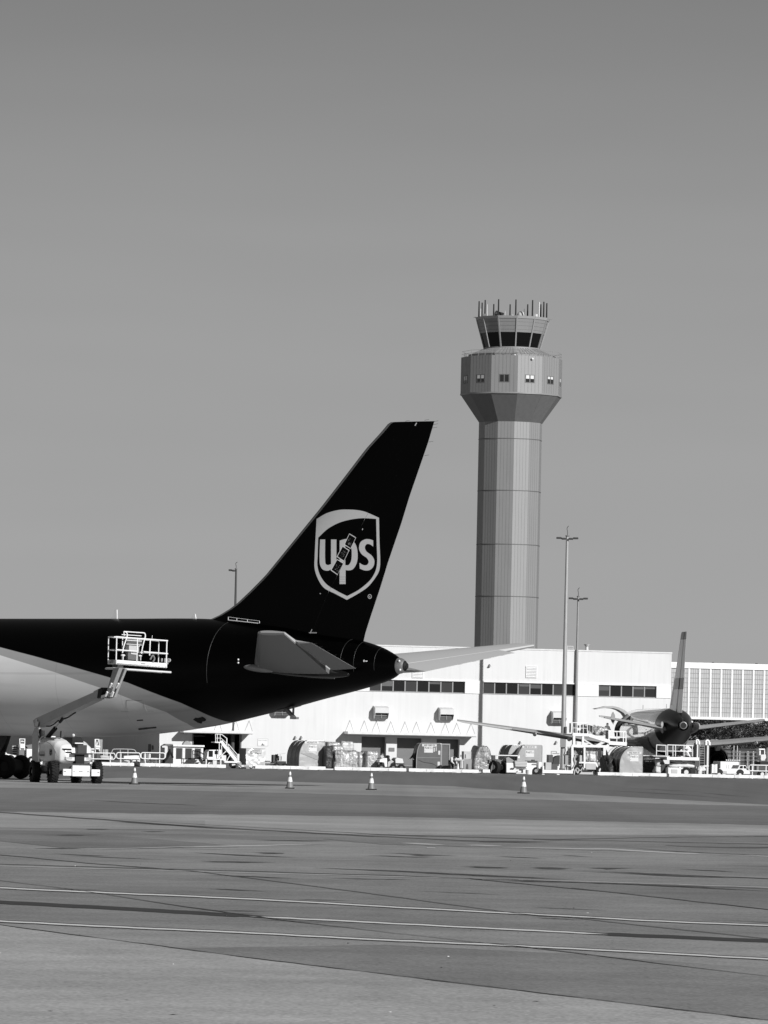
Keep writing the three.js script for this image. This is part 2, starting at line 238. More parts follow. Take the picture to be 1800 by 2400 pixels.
{
  const paintDark = M(.045, .75), paintWhite = M(.85, .7), tar = M(.06, .8), rubberMark = M(.09, .9, { map: T.dirt });
  const dk = [[LA, 5.8], [LC, 6.4]].map(([l, t]) => ribbon(l, t, layer, .9)); dk.push(ribbon(LB, (t, x) => x < 560 ? 8 : x < 1420 ? 5.4 : 7.6, layer, .9));
  structure('line_border', dk, paintDark); layer += .0012;
  structure('painted_line', [ribbon(LA, 2.7, layer, .9)], paintWhite); structure('painted_line', [ribbon(LC, 3.1, layer, .9)], paintWhite); structure('painted_line', [ribbon([[585, 2147], [900, 2163], [1425, 2189.4]], (t) => 2.8 * Math.min(1, t * 12, (1 - t) * 14) + .2, layer, .8)], paintWhite);
  structure('worn_line', [ribbon([[0, 2029.5], [900, 2054], [1225, 2061.5], [1800, 2079.5]], 1.1, layer, .8), ribbon([[190, 1990.5], [400, 1986], [640, 1981], [780, 1977]], (t) => 2.2 * Math.sin(Math.PI * t) + .3, layer), ribbon([[1110, 1984.5], [1440, 1990], [1560, 1998], [1800, 2006]], (t) => 2.4 * Math.min(1, t * 4), layer), ribbon([[940, 1975.5], [1045, 1980]], (t) => 2.6 * Math.sin(Math.PI * t), layer), ribbon([[1090, 1980], [1180, 1981.5]], (t) => 1.8 * Math.sin(Math.PI * t), layer), ribbon([[1000, 1986.5], [1020, 1987]], 1.6, layer), ribbon([[1130, 2060.5], [1226, 2061.5]], 2, layer), ribbon([[430, 1988], [520, 1990]], 1, layer)], M(.62, .8, { map: T.dirt }));
  layer += .0012;
  structure('pavement_joint', [
    ribbon([[0, 2003], [200, 2022], [470, 2043], [900, 2098], [1215, 2141], [1334, 2150], [1800, 2200]], .9, layer), ribbon([[0, 2063], [179, 2085], [401, 2120], [591, 2146], [656, 2155], [900, 2183.6], [1117, 2208], [1236, 2219], [1605, 2265], [1800, 2287]], (t) => .95 + .4 * Math.sin(t * 21), layer),
    ribbon([[0, 2167], [157, 2188.5], [380, 2217], [613, 2247.6], [900, 2282.5], [1063, 2302.5], [1258, 2326], [1578, 2364], [1800, 2391]], (t, x) => .5 + 1.2 * vn(x / 60, 4, 999, 99, 91), layer), ribbon([[1106, 2060], [1240, 2072], [1415, 2089], [1800, 2131]], 1, layer), ribbon([[0, 2025], [900, 2051], [1300, 2066], [1800, 2083]], .8, layer)], tar);
  const fade = (w) => { const s = rr(0, 99); return (t) => w * Math.sin(Math.PI * Math.min(1, Math.max(0, t))) ** 1.3 * (.55 + .8 * vn(t * 9 + s, 2, 999, 9, 97)) + .08; }, R = [];
  const skid2 = (L, w) => { const R = []; for (let i = 0; i < 4; i++) { const a = i ? rr(0, .35) : 0, b = i ? rr(.6, 1) : 1, x0 = L[0][0], x1 = L[L.length - 1][0], o = (i - 1.5) * w * .26; const pts = [a, lerp(a, b, .35), lerp(a, b, .7), b].map(t => { const x = lerp(x0, x1, t); return [x, interp(L, x) + o]; }); R.push(ribbon(pts, fade(w * rr(.22, .42)), layer)); } return R; };
  R.push(ribbon([[0, 1904], [260, 1922], [461, 1938], [900, 1961], [1117, 1971]], (t) => 1.4 + 1.4 * Math.sin(t * 3.1), layer), ribbon([[60, 1904], [300, 1921], [520, 1935], [900, 1956], [1300, 1968], [1500, 1963], [1800, 1960]], fade(1.4), layer), ...skid2([[250, 1923], [420, 1935], [560, 1942]], 3), ...skid2([[1000, 1969], [1190, 1974], [1300, 1973], [1380, 1968]], 3.4), ribbon([[1250, 1968], [1500, 1972], [1800, 1979]], (t) => .8 + 2 * t, layer), ribbon([[1560, 1981], [1680, 1986], [1800, 1987]], (t) => 1 + 7 * t, layer, 2), ...skid2([[1440, 1984], [1600, 1997], [1800, 2006.5]], 2), ribbon([[600, 1969], [780, 1971]], fade(1.6), layer), ...skid2([[85, 1957], [240, 1957.5]], 2.2), ribbon([[330, 1948.5], [390, 1949]], fade(1), layer), ribbon([[200, 1943], [260, 1944]], fade(1.2), layer), ribbon([[240, 1990], [520, 1984]], fade(1), layer), ribbon([[80, 1988], [200, 1989]], fade(1.5), layer));
  R.push(...skid2([[590, 1998.5], [670, 1999.5]], 2.2), ...skid2([[440, 2018], [650, 2021]], 2), ...skid2([[730, 2034], [900, 2040], [1060, 2048], [1200, 2059]], 2.2), ...skid2([[1080, 2031], [1200, 2034]], 2.8), ...skid2([[1240, 2033], [1345, 2037]], 3.4), ...skid2([[1370, 2034], [1490, 2037]], 3), ...skid2([[1350, 2040], [1600, 2052], [1800, 2061]], 4.6), ...skid2([[1225, 2062], [1500, 2073], [1800, 2089]], 2), ...skid2([[900, 2040], [1150, 2052], [1350, 2062]], 2));
  R.push(ribbon([[210, 1875], [310, 1881], [480, 1888]], fade(1.6), layer), ribbon([[330, 1838], [450, 1841], [620, 1844]], fade(1.3), layer), ribbon([[1410, 1852], [1600, 1862], [1700, 1871]], fade(1.4), layer), ribbon([[1640, 1858], [1760, 1868]], fade(1.6), layer), ribbon([[1480, 1848], [1640, 1856]], fade(1), layer), ribbon([[1160, 2007], [1280, 2012]], fade(1), layer), ribbon([[960, 2004], [1020, 2006]], fade(1.3), layer));
  for (let i = 0; i < 26; i++) { const x = rr(-20, 1750), y = rr(1985, 2170), w = rr(60, 260); R.push(ribbon([[x, y], [x + w, y + w * rr(.015, .05)]], fade(rr(.5, 1.3)), layer)); }
  for (let i = 0; i < 5; i++) { const x = rr(0, 1750), y = rr(2300, 2390), w = rr(8, 24); R.push(ribbon([[x, y], [x + w, y + w * .02]], fade(rr(.6, 1.4)), layer)); }
  structure('tyre_marks', R, rubberMark); layer += .0012;
  const chips = []; for (let i = 0; i < 22; i++) { const p = ground(rr(0, 1800), rr(1850, 2390)), s = rr(.008, .016); chips.push(box(p.x, s * .25 + .006, p.z, s, s * .5, s, rr(0, 3))); }
  const dark = chips.splice(0, 12); const a = part(scene, 'gravel_chips', chips, C.soft); a.userData.kind = 'stuff'; const b = part(scene, 'debris_crumbs', dark, C.dark); b.userData.kind = 'stuff'; a.userData.label = 'pale stone chips scattered over the apron'; b.userData.label = 'dark crumbs of debris scattered over the apron';
}

// ------------------------------------------------------------------ the near freighter: tail, rear fuselage, one main gear
{
  const P = new Frame(100, 235.2, -36 * Math.PI / 180), q0 = sight(100, 1588).multiplyScalar(235.2); P.o.set(q0.x, 0, q0.z);
  const A = thing(P, 'cargo_jet', 'near cargo jet with black upper body, pale belly and tall shield-marked black fin', 'airplane');
  const tab = (L, z = 0) => L.map(([x, y]) => { const p = P.p(x, y, z); return [p.x, p.y]; });
  const top = [[-30, 7.43], [-8, 7.43], ...tab([[100, 1450], [300, 1450], [470, 1450], [560, 1456], [669, 1468], [732, 1482], [818, 1497], [851, 1502.5], [894, 1517], [920, 1531], [935, 1541.5]])];
  const bot = [[-30, 2.04], [-8, 2.04], ...tab([[100, 1726], [230, 1727], [330, 1723.5], [400, 1716.5], [450, 1710], [520, 1698], [600, 1679], [682, 1659], [760, 1638], [825, 1621.5], [880, 1606], [921, 1590], [935, 1579]])];
  const xe = top[top.length - 1][0], st = []; const N = 130;
  for (let i = 0; i <= N; i++) { const x = i < 30 ? lerp(-30, 2, i / 30) : lerp(2, xe, (i - 30) / (N - 30)), t = smooth(top, x), b = Math.min(t - .3, smooth(bot, x)), k = Math.max(0, Math.min(1, (x - 6) / (xe - 6))); st.push([x, t, b, (t - b) / 2 * lerp(.93, .86, k)]); }
  const edge = (L, x) => { const a = L[0], b = L[1]; return x < a[0] ? a[1] + (b[1] - a[1]) / (b[0] - a[0]) * (x - a[0]) : x > L[L.length - 1][0] ? -9 : interp(L, x); };
  const b1 = tab([[0, 1518], [81, 1538], [163, 1560], [255, 1586.5], [300, 1600], [407, 1647]], 2.35).concat(tab([[450, 1665]], 1.9), tab([[520, 1693]], .8)), b2 = tab([[0, 1535], [136, 1576], [244, 1614], [271, 1624], [369, 1668.5]], 2.3).concat(tab([[423, 1695.6]], 1.4), tab([[452, 1708]], .5));
  const TW = 2048, TH = 1024, td = new Uint8Array(TW * TH * 4);
  for (let i = 0; i < TW; i++) {
    const xs = [-.25, .25].map(o => -30 + (xe + 30) * (i + .5 + o) / TW).map(x => { const t = smooth(top, x), b = smooth(bot, x); return [(t + b) / 2, (t - b) / 2, edge(b1, x), edge(b2, x), x]; });
    for (let j = 0; j < TH; j++) {
      let v = 0; for (const [yc, h, e1, e2, x] of xs) for (const o of [-.25, .25]) { const a = (j + .5 + o) / TH * 2 * Math.PI - Math.PI / 2, y = yc + Math.sin(a) * h; let c = y > e1 ? .001 : y > e2 ? .43 : .87; if (c > .1) { c *= .93 + .07 * vn(x * .9, a * 3, 999, 999, 101) ; c *= 1 - .13 * Math.max(0, vn(x * .35 + 40, a * 14 + x * .2, 999, 999, 103) - .55) * (Math.sin(a) < -.1 ? 2 : .7); const seam = Math.min(Math.abs(((x + 60) % 3.62) - 1.3), Math.abs(a - .05)); if (seam < .018) c *= .88; } v += c / 4; }
      td.set([v * 255 + .4, v * 255 + .4, v * 255 + .4, 255], (j * TW + i) * 4);
    }
  }
  const lt = new THREE.DataTexture(td, TW, TH); lt.magFilter = THREE.LinearFilter; lt.minFilter = THREE.LinearMipmapLinearFilter; lt.generateMipmaps = true; lt.wrapT = THREE.RepeatWrapping; lt.needsUpdate = true;
  const skin = new THREE.MeshPhysicalMaterial({ map: lt, roughness: .34, specularIntensity: .22 });
  const fus = raw(A, 'fuselage', loftBody(st, 96), skin);
  const at = x => { const t = smooth(top, x), b = smooth(bot, x); return { yc: (t + b) / 2, h: (t - b) / 2, hw: (t - b) / 2 * lerp(.93, .86, Math.max(0, Math.min(1, (x - 6) / (xe - 6)))) }; };
  const hoop = (x, r, a0, a1, lift = .008) => { const s = at(x), pts = []; for (let i = 0; i <= 14; i++) { const a = lerp(a0, a1, i / 14); pts.push(V(x, s.yc + Math.sin(a) * (s.h + lift), Math.cos(a) * (s.hw + lift))); } return path(pts, r, 4); };
  part(A, 'panel_seam', [797, 825, 866].map(px => hoop(P.x(px, 1540, 1), .01, -.3, 1.45)), M(.035, .35, { metal: .2 }));  // raised panel edges, painted grey for the light they catch
  part(A, 'panel_seam', hoop(P.x(476, 1560, 2.3), .012, -.25, 1.3), M(.03, .4));
  // tail end: bare metal cone and the dark exhaust
  const s0 = at(xe), tp = P.p(953.5, 1561, 0), coneS = []; for (let i = 0; i <= 8; i++) { const t = i / 8, k = Math.sqrt(1 - (t * .78) ** 2); coneS.push([lerp(xe, tp.x - .1, t), lerp(s0.yc, tp.y, t) + s0.h * k, lerp(s0.yc, tp.y, t) - s0.h * k, s0.hw * k]); }
  raw(A, 'exhaust_cone', loftBody(coneS, 32), M(.42, .38, { metal: .7 }));
  const ce = coneS[8]; const ring = loftBody([[ce[0] - .04, ce[1] - .02, ce[2] + .02, ce[3] - .02], [ce[0] + .1, ce[1] - .1, ce[2] + .1, ce[3] - .08], [ce[0] + .13, ce[1] - .35, ce[2] + .35, ce[3] - .28]], 24); raw(A, 'exhaust_opening', ring, C.black);
  part(A, 'light_bead', [[934, 1549], [936, 1570]].map(([x, y]) => { const p = P.p(x, y, .3); return new THREE.SphereGeometry(.05, 8, 6).translate(p.x, p.y, s0.hw * .8); }), C.white);
  // fin
  const le = tab([[480, 1449.5], [515, 1442], [549.5, 1421], [586, 1386.5], [622, 1350], [700, 1254], [752, 1190], [808.5, 1117], [858, 1052], [897, 1009], [910, 993], [918, 988.5]]).map(p => [p[1], p[0]]), te = tab([[851, 1501], [867, 1450], [892, 1375], [910, 1316], [940, 1228], [960, 1162.5], [978, 1110.5], [1003, 1038], [1018, 987]]).map(p => [p[1], p[0]]), hg = tab([[740, 1480], [779, 1386], [797, 1352], [849, 1241.6], [896.7, 1146.7], [978, 988]]).map(p => [p[1], p[0]]);
  const yT = te[te.length - 1][0], rows = []; for (let i = 0; i <= 40; i++) rows.push(i < 3 ? lerp(5.9, 7.3, i / 3) : lerp(7.3, yT, ((i - 3) / 37) ** .92));
  for (const k of [.985, .995]) rows.push(yT * k); rows.sort((a, b) => a - b);
  const x0 = 9, W = 16, H0 = 5.5, HH = 11.5, uvf = (v, s) => s > 0 ? [(v.x - x0) / W, (v.y - H0) / HH] : [.001, .999];
  const secs = (f0, f1) => rows.map(y => { const a = interp(le, y), b = interp(te, y), h = Math.min(b - .05, interp(hg, y)), ch = b - a, e = Math.min(.3, .2 + ch * .01); const f = k => k === 'le' ? e / ch : k === 'h' ? (h - a) / ch : k; return { le: V(a, y, 0), te: V(b, y, 0), up: V(0, 0, 1), t: Math.min(.1, .78 / ch), c0: f(f0), c1: f(f1) - (f1 === 'h' ? .02 / ch : 0) }; });
  const fw = 2048, fh = 1472, logo = canvasTex(fw, fh, (c) => {
    c.fillStyle = '#060606'; c.fillRect(0, 0, fw, fh);
    const m = (x, y) => { let p = P.p(x, y, .28); for (let k = 0; k < 3; k++) { const a = interp(le, p.y), b = interp(te, p.y), ch = b - a, q = Math.max(0, Math.min(1, (p.x - a) / ch)); p = P.p(x, y, foilT(q) * Math.min(.1, .78 / ch) * ch); } return [(p.x - x0) / W * fw, (1 - (p.y - H0) / HH) * fh]; };
    const go = (pts, fill) => { c.beginPath(); pts.forEach((p, i) => { const [x, y] = m(...p); i ? c.lineTo(x, y) : c.moveTo(x, y); }); c.closePath(); c.fillStyle = fill; c.fill(); };
    const z = (L) => L.map(([x, y]) => [700 + x / 4.423, 950 + y / 4.423]);
    const curve = (L, n = 12) => { const o = []; const g = new THREE.CatmullRomCurve3(L.map(p => V(p[0], p[1], 0)), false, 'centripetal').getPoints(L.length * n); for (const p of g) o.push([p.x, p.y]); return o; };
    const G = '#cfcfcf', K = '#060606';
    go(z([[185, 1178], ...curve([[185, 1178], [290, 1118], [425, 1083], [520, 1080], [600, 1085], [680, 1100], [833, 1165]]), ...curve([[833, 1165], [838, 1400], [845, 1650], [833, 1720], [800, 1780], [720, 1880], [620, 1950], [500, 2017]]), ...curve([[500, 2017], [380, 1955], [260, 1890], [200, 1800], [165, 1690], [166, 1560], [176, 1350], [185, 1178]])]), G);
    go(z([...curve([[203, 1372], [300, 1282], [420, 1217], [530, 1186], [640, 1171], [720, 1172], [803, 1178]]), ...curve([[803, 1178], [808, 1420], [812, 1640], [795, 1720], [750, 1800], [690, 1860], [610, 1920], [502, 1977]]), ...curve([[502, 1977], [400, 1925], [285, 1850], [222, 1760], [195, 1665], [197, 1550], [203, 1372]])]), K);
    // u
    go(z([[222, 1390], [275, 1390], ...curve([[275, 1390], [275, 1600], [282, 1645], [305, 1655], [335, 1645]]), [335, 1390], [392, 1390], [392, 1712], ...curve([[392, 1712], [345, 1700], [300, 1715], [250, 1702], [222, 1655], [216, 1580], [222, 1390]])]), G);
    // p
    go(z([[425, 1402], ...curve([[425, 1402], [480, 1386], [540, 1390], [590, 1440], [612, 1540], [600, 1640], [560, 1700], [520, 1712], [487, 1708]]), [487, 1853], [423, 1853]]), G);
    go(z([[484, 1440], ...curve([[484, 1440], [510, 1437], [540, 1465], [550, 1540], [540, 1620], [515, 1655], [484, 1657]])]), K);
    // s
    go(z([...curve([[773, 1465], [735, 1440], [705, 1440], [687, 1470], [700, 1510], [760, 1560], [785, 1610], [775, 1670], [735, 1708], [685, 1712], [633, 1693]]), ...curve([[630, 1632], [670, 1655], [705, 1655], [725, 1625], [708, 1585], [655, 1545], [626, 1490], [640, 1420], [690, 1388], [735, 1388], [773, 1400]])]), G);
    // registered mark
    { const [x, y] = m(700 + 737 / 4.423, 950 + 1982 / 4.423); c.strokeStyle = G; c.lineWidth = 4; c.beginPath(); c.arc(x, y, 11, 0, 7); c.stroke(); c.fillStyle = G; c.font = 'bold 15px sans-serif'; c.textAlign = 'center'; c.textBaseline = 'middle'; c.fillText('R', x, y + 1); }
    // the three small framed pictures stuck across the emblem: plain dark patterns
    const quads = [[[525, 1327], [597, 1370], [540, 1490], [468, 1445]], [[455, 1455], [528, 1502], [470, 1620], [392, 1570]], [[398, 1592], [470, 1635], [403, 1760], [330, 1710]]];
    for (const q of quads) {
      go(z(q), '#e8e8e8'); const cx = q.reduce((a, p) => a + p[0], 0) / 4, cy = q.reduce((a, p) => a + p[1], 0) / 4; go(z(q.map(p => [lerp(cx, p[0], .84), lerp(cy, p[1], .88)])), '#101010');
      for (let i = 0; i < 16; i++) { const u = rr(-.7, .7), w = rr(-.7, .7), x = cx + u * 28 - w * 24, y = cy + u * 18 + w * 48, s = rr(3, 11); go(z([[x, y], [x + s, y + s * .4], [x + s * .4, y + s], [x - s * .4, y + s * .6]]), rnd() > .4 ? '#9a9a9a' : '#5a5a5a'); }
    }
    go(z([[660, 1275], [668, 1278], [664, 1294], [656, 1292]]), '#dddddd'); go(z([[218, 1945], [232, 1950], [229, 1958], [217, 1953]]), '#bbbbbb'); go(z([[1218, 178], [1228, 182], [1212, 212], [1200, 212]]), '#cfcfcf');
    for (const [y, a, b] of [[1778, 423, 487], [1800, 423, 487], [1828, 423, 487]]) go(z([[a, y], [b, y], [b, y + 3], [a, y + 3]]), '#8a8a8a');
    for (let i = 0; i < 10; i++) { const x = rr(560, 1100), y = rr(300, 900); go(z([[x, y], [x + 5, y], [x + 5, y + 5], [x, y + 5]]), '#262626'); }
  });
  logo.anisotropy = 8;
  const finM = new THREE.MeshPhysicalMaterial({ map: logo, roughness: .4, specularIntensity: .1, side: THREE.DoubleSide });
  const edgeM = M(.26, .42, { metal: .3 });
  raw(A, 'leading_edge', foilSkin(secs(0, 'le'), 0, 1, 8), edgeM);
  raw(A, 'fin', foilSkin(secs('le', 'h'), 0, 1, 10, uvf), finM);
  raw(A, 'rudder', foilSkin(secs('h', 1), 0, 1, 6, uvf), finM);
  part(A, 'static_wick', [[1006, 1036], [1015, 1003], [1017, 995], [1018, 988], [996, 1068], [951, 987], [996, 985]].map(([x, y]) => { const p = P.p(x - 1, y, 0); return cyl(p, p.clone().add(V(.24, .03, 0)), .008, .006, 4); }), C.dark);
  // horizontal stabilizers
  const underShade = new THREE.DataTexture(new Uint8Array([44, 44, 44, 255, 132, 132, 132, 255]), 2, 1); underShade.needsUpdate = true; const pale = new THREE.MeshStandardMaterial({ map: underShade, roughness: .5, side: THREE.DoubleSide }), tone = (v, s) => [s > 0 ? .75 : .25, .5];  // tailplane map: shade of the underside is put into its darker grey
  for (const sd of [1, -1]) {
    const zt = 9.31, LE = P.p(605, 1482.5, zt), TE = P.p(693, 1485, zt), rl = P.p(597, 1553, 2), rt = P.p(846, 1574, 2); LE.z = TE.z = zt; const ex = (a, b, z) => { const t = (z - 2) / (zt - 2); return V(lerp(a.x, b.x, t), lerp(a.y, b.y, t), z); };
    const S = (z, c0, c1, dt = 0) => { const a = ex(rl, LE, z), b = ex(rt, TE, z); a.z *= sd; b.z *= sd; b.x += dt; return { le: a, te: b, up: V(.06, 1, 0).normalize(), t: lerp(.115, .1, (z - 1) / 8), c0, c1 }; };
    
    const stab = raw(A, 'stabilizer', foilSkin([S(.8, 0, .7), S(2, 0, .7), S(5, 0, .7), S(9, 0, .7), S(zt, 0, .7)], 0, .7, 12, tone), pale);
    raw(stab, 'metal_edge', foilSkin([S(2, 0, .045), S(5, 0, .05), S(zt, 0, .07)].map(s => ({ ...s, t: s.t * 1.025, le: s.le.clone().add(V(-.012, 0, 0)) })), 0, .05, 6), M(.55, .3, { metal: .8 }));
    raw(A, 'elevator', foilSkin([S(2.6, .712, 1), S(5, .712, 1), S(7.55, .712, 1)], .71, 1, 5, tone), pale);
    if (sd < 0) part(stab, 'hinge_fairing', [3.6, 5.4, 7].map(z => { const s = S(z), p = s.le.clone().lerp(s.te, .74); return box(p.x, p.y - .12, p.z, .5, .06, .05); }), M(.2, .5));
    part(stab, 'discharge_wick', [4.4, 5.2, 6, 6.8, 7.4].map(z => { const s = S(z); return cyl(s.te, s.te.clone().add(V(.22, .02, 0)), .004, .003, 4); }), C.dark);
    const f0 = P.p(565, 1563, 2.05), fr_ = new THREE.SphereGeometry(1, 28, 16); fr_.scale(2.9, .3, .4); fr_.rotateZ(-.055); fr_.translate(f0.x + 2.75, f0.y - .12, sd * 1.6); raw(A, 'root_fairing', boxUV(fr_), C.brownTail); const ns = new THREE.SphereGeometry(1, 20, 12).scale(.95, .17, .3); ns.rotateZ(-.07).translate(f0.x + .93, f0.y - .06, sd * 1.82); raw(A, 'fairing_nose', boxUV(ns), M(.34, .4, { metal: .3 }));
  }
  // antennas, rail on the crown, tail skid, small marks
  const blade = (px0, py0, px1, py1, w) => { const a = P.p(px0, py0, 0), b = P.p(px1, py1, 0); return prism([[a.x - w, a.y - .12], [a.x + w, a.y - .12], [b.x + w * .45, b.y], [b.x - w * .3, b.y]], .06, -.03); };
  part(A, 'blade_antenna', blade(267, 1450, 271, 1429, .2), C.white); part(A, 'blade_antenna', blade(454, 1450, 455, 1439, .16), C.white);
  const rl = (x, y) => { const p = P.p(x, y, 1.15); return p; };
  part(A, 'crown_rail', [cyl(rl(535, 1446), rl(608, 1455.5), .009), beam(rl(535, 1453), rl(605, 1460.5), .02, .035), ...[535, 555, 580, 608].map(x => cyl(rl(x, 1446 + (x - 535) * .13), rl(x, 1453 + (x - 535) * .105), .012))], C.white);
  part(A, 'drain_mast', [cyl(rl(727, 1484), rl(731, 1475), .02), box(...P.p(733, 1483, .7).toArray(), .4, .05, .03)], C.galv);
  const sk = (x, y) => P.p(x, y, 0); part(A, 'tail_skid', [beam(sk(668, 1659), sk(690, 1683), .16, .14), cyl(sk(688, 1656), sk(687, 1678), .05), box(...sk(690, 1683).toArray(), .35, .1, .2)], M(.2, .5)); part(A, 'skid_door', prism([[sk(640, 1668).x, sk(640, 1668).y], [sk(682, 1656).x, sk(682, 1656).y], [sk(700, 1654).x, sk(700, 1654).y], [sk(668, 1662).x, sk(668, 1662).y - .02]], .5, -.25), C.darkpaint);
  const onSkin = (px, py) => { let z = 2; for (let i = 0; i < 6; i++) { const p = P.p(px, py, z), s = at(p.x), k = (p.y - s.yc) / s.h; z = s.hw * Math.sqrt(Math.max(.02, 1 - k * k)); } return P.p(px, py, z); };
  part(A, 'navigation_light', [[558.5, 1546], [558.5, 1553.5]].map(([x, y]) => { const p = onSkin(x, y); return new THREE.SphereGeometry(.045, 10, 8).translate(p.x, p.y, p.z); }), C.white);
  part(A, 'service_mark', [[853, 1549, .035, .09], [858, 1549.5, .1, .045]].map(([x, y, w, h]) => { const p = onSkin(x, y); return box(p.x, p.y, p.z, w, h, .05); }), C.white);
  part(A, 'drain_port', [[321, 1688, 335, 1687, .1], [325, 1707, 345, 1705, .2], [345, 1705.5, 366, 1703.5, .15]].map(([x0, y0, x1, y1, w]) => { const a = onSkin(x0, y0), b = onSkin(x1, y1); return beam(a, b, .03, w * .8); }), C.dark);
  { const a = onSkin(466, 1686); part(A, 'outflow_valve', prism([[-.32, .05], [-.1, .16], [.02, .1], [.3, .14], [.36, -.06], [.14, -.1], [.06, -.22], [-.14, -.14]], .1, -.05).rotateX(.75).translate(a.x, a.y, a.z), C.black); }
  const door = [[[297, 1641], [297, 1652], [300, 1667]], [[296, 1641], [318, 1640], [334, 1641]], [[337, 1646], [340, 1660], [344, 1666]], [[283, 1668], [302, 1668]], [[344, 1667], [360, 1668]]]; part(A, 'door_outline', door.map(L => path(L.map(p => onSkin(...p)), .009, 4)), M(.3, .5));
  { const p = onSkin(375, 1557), q = onSkin(400, 1558); const g = textGeo('UP', 0, 0, 0, .27, .02); g.computeBoundingBox(); const w = g.boundingBox.max.x; g.scale((q.x - p.x) / w, 1, 1); g.translate(p.x, p.y, Math.min(p.z, q.z) - .005); part(A, 'painted_letters', g, C.white); }
  // one main gear in view behind the boom lift
  const gx = P.x(4, 1800, -4.6), gear = []; const tyre = new THREE.TorusGeometry(.385, .19, 12, 28).scale(1, 1, 1.1);
  for (const dx of [-.71, .71]) for (const dz of [-.56, .56]) { const m = part(A, 'gear_tyre', tyre.clone().translate(gx + dx, .575, -4.6 + dz), C.rubber); part(m, 'wheel_hub', new THREE.CylinderGeometry(.26, .26, .24, 20).rotateX(Math.PI / 2).translate(gx + dx, .575, -4.6 + dz), C.black); }
  part(A, 'brake_shade_fill', [new THREE.CylinderGeometry(.36, .36, .8, 20).rotateX(Math.PI / 2).translate(gx - .71, .575, -4.6), new THREE.CylinderGeometry(.36, .36, .8, 20).rotateX(Math.PI / 2).translate(gx + .71, .575, -4.6), box(gx, .62, -4.6, 1.5, .5, .5, 0, .05)], C.black);  // black brakes, bulked out to fill in the shadow between the wheels
  part(A, 'gear_leg', [cyl(V(gx, .55, -4.6), V(gx - .2, 2.6, -4.3), .19), beam(V(gx - .8, .6, -4.6), V(gx + .8, .6, -4.6), .3, .3), cyl(V(gx, 1, -4.6), V(gx + 1.4, 2.4, -3.6), .1), cyl(V(gx, 1.3, -4.6), V(gx - .9, 2.6, -4.4), .07)], C.dark); part(A, 'gear_door', prism([[gx - 1, 1.3], [gx + .4, 1.3], [gx + .75, 1.75], [gx + .9, 2.3], [gx - 1, 2.3]], .1, -4.1), C.darkpaint);
}
 

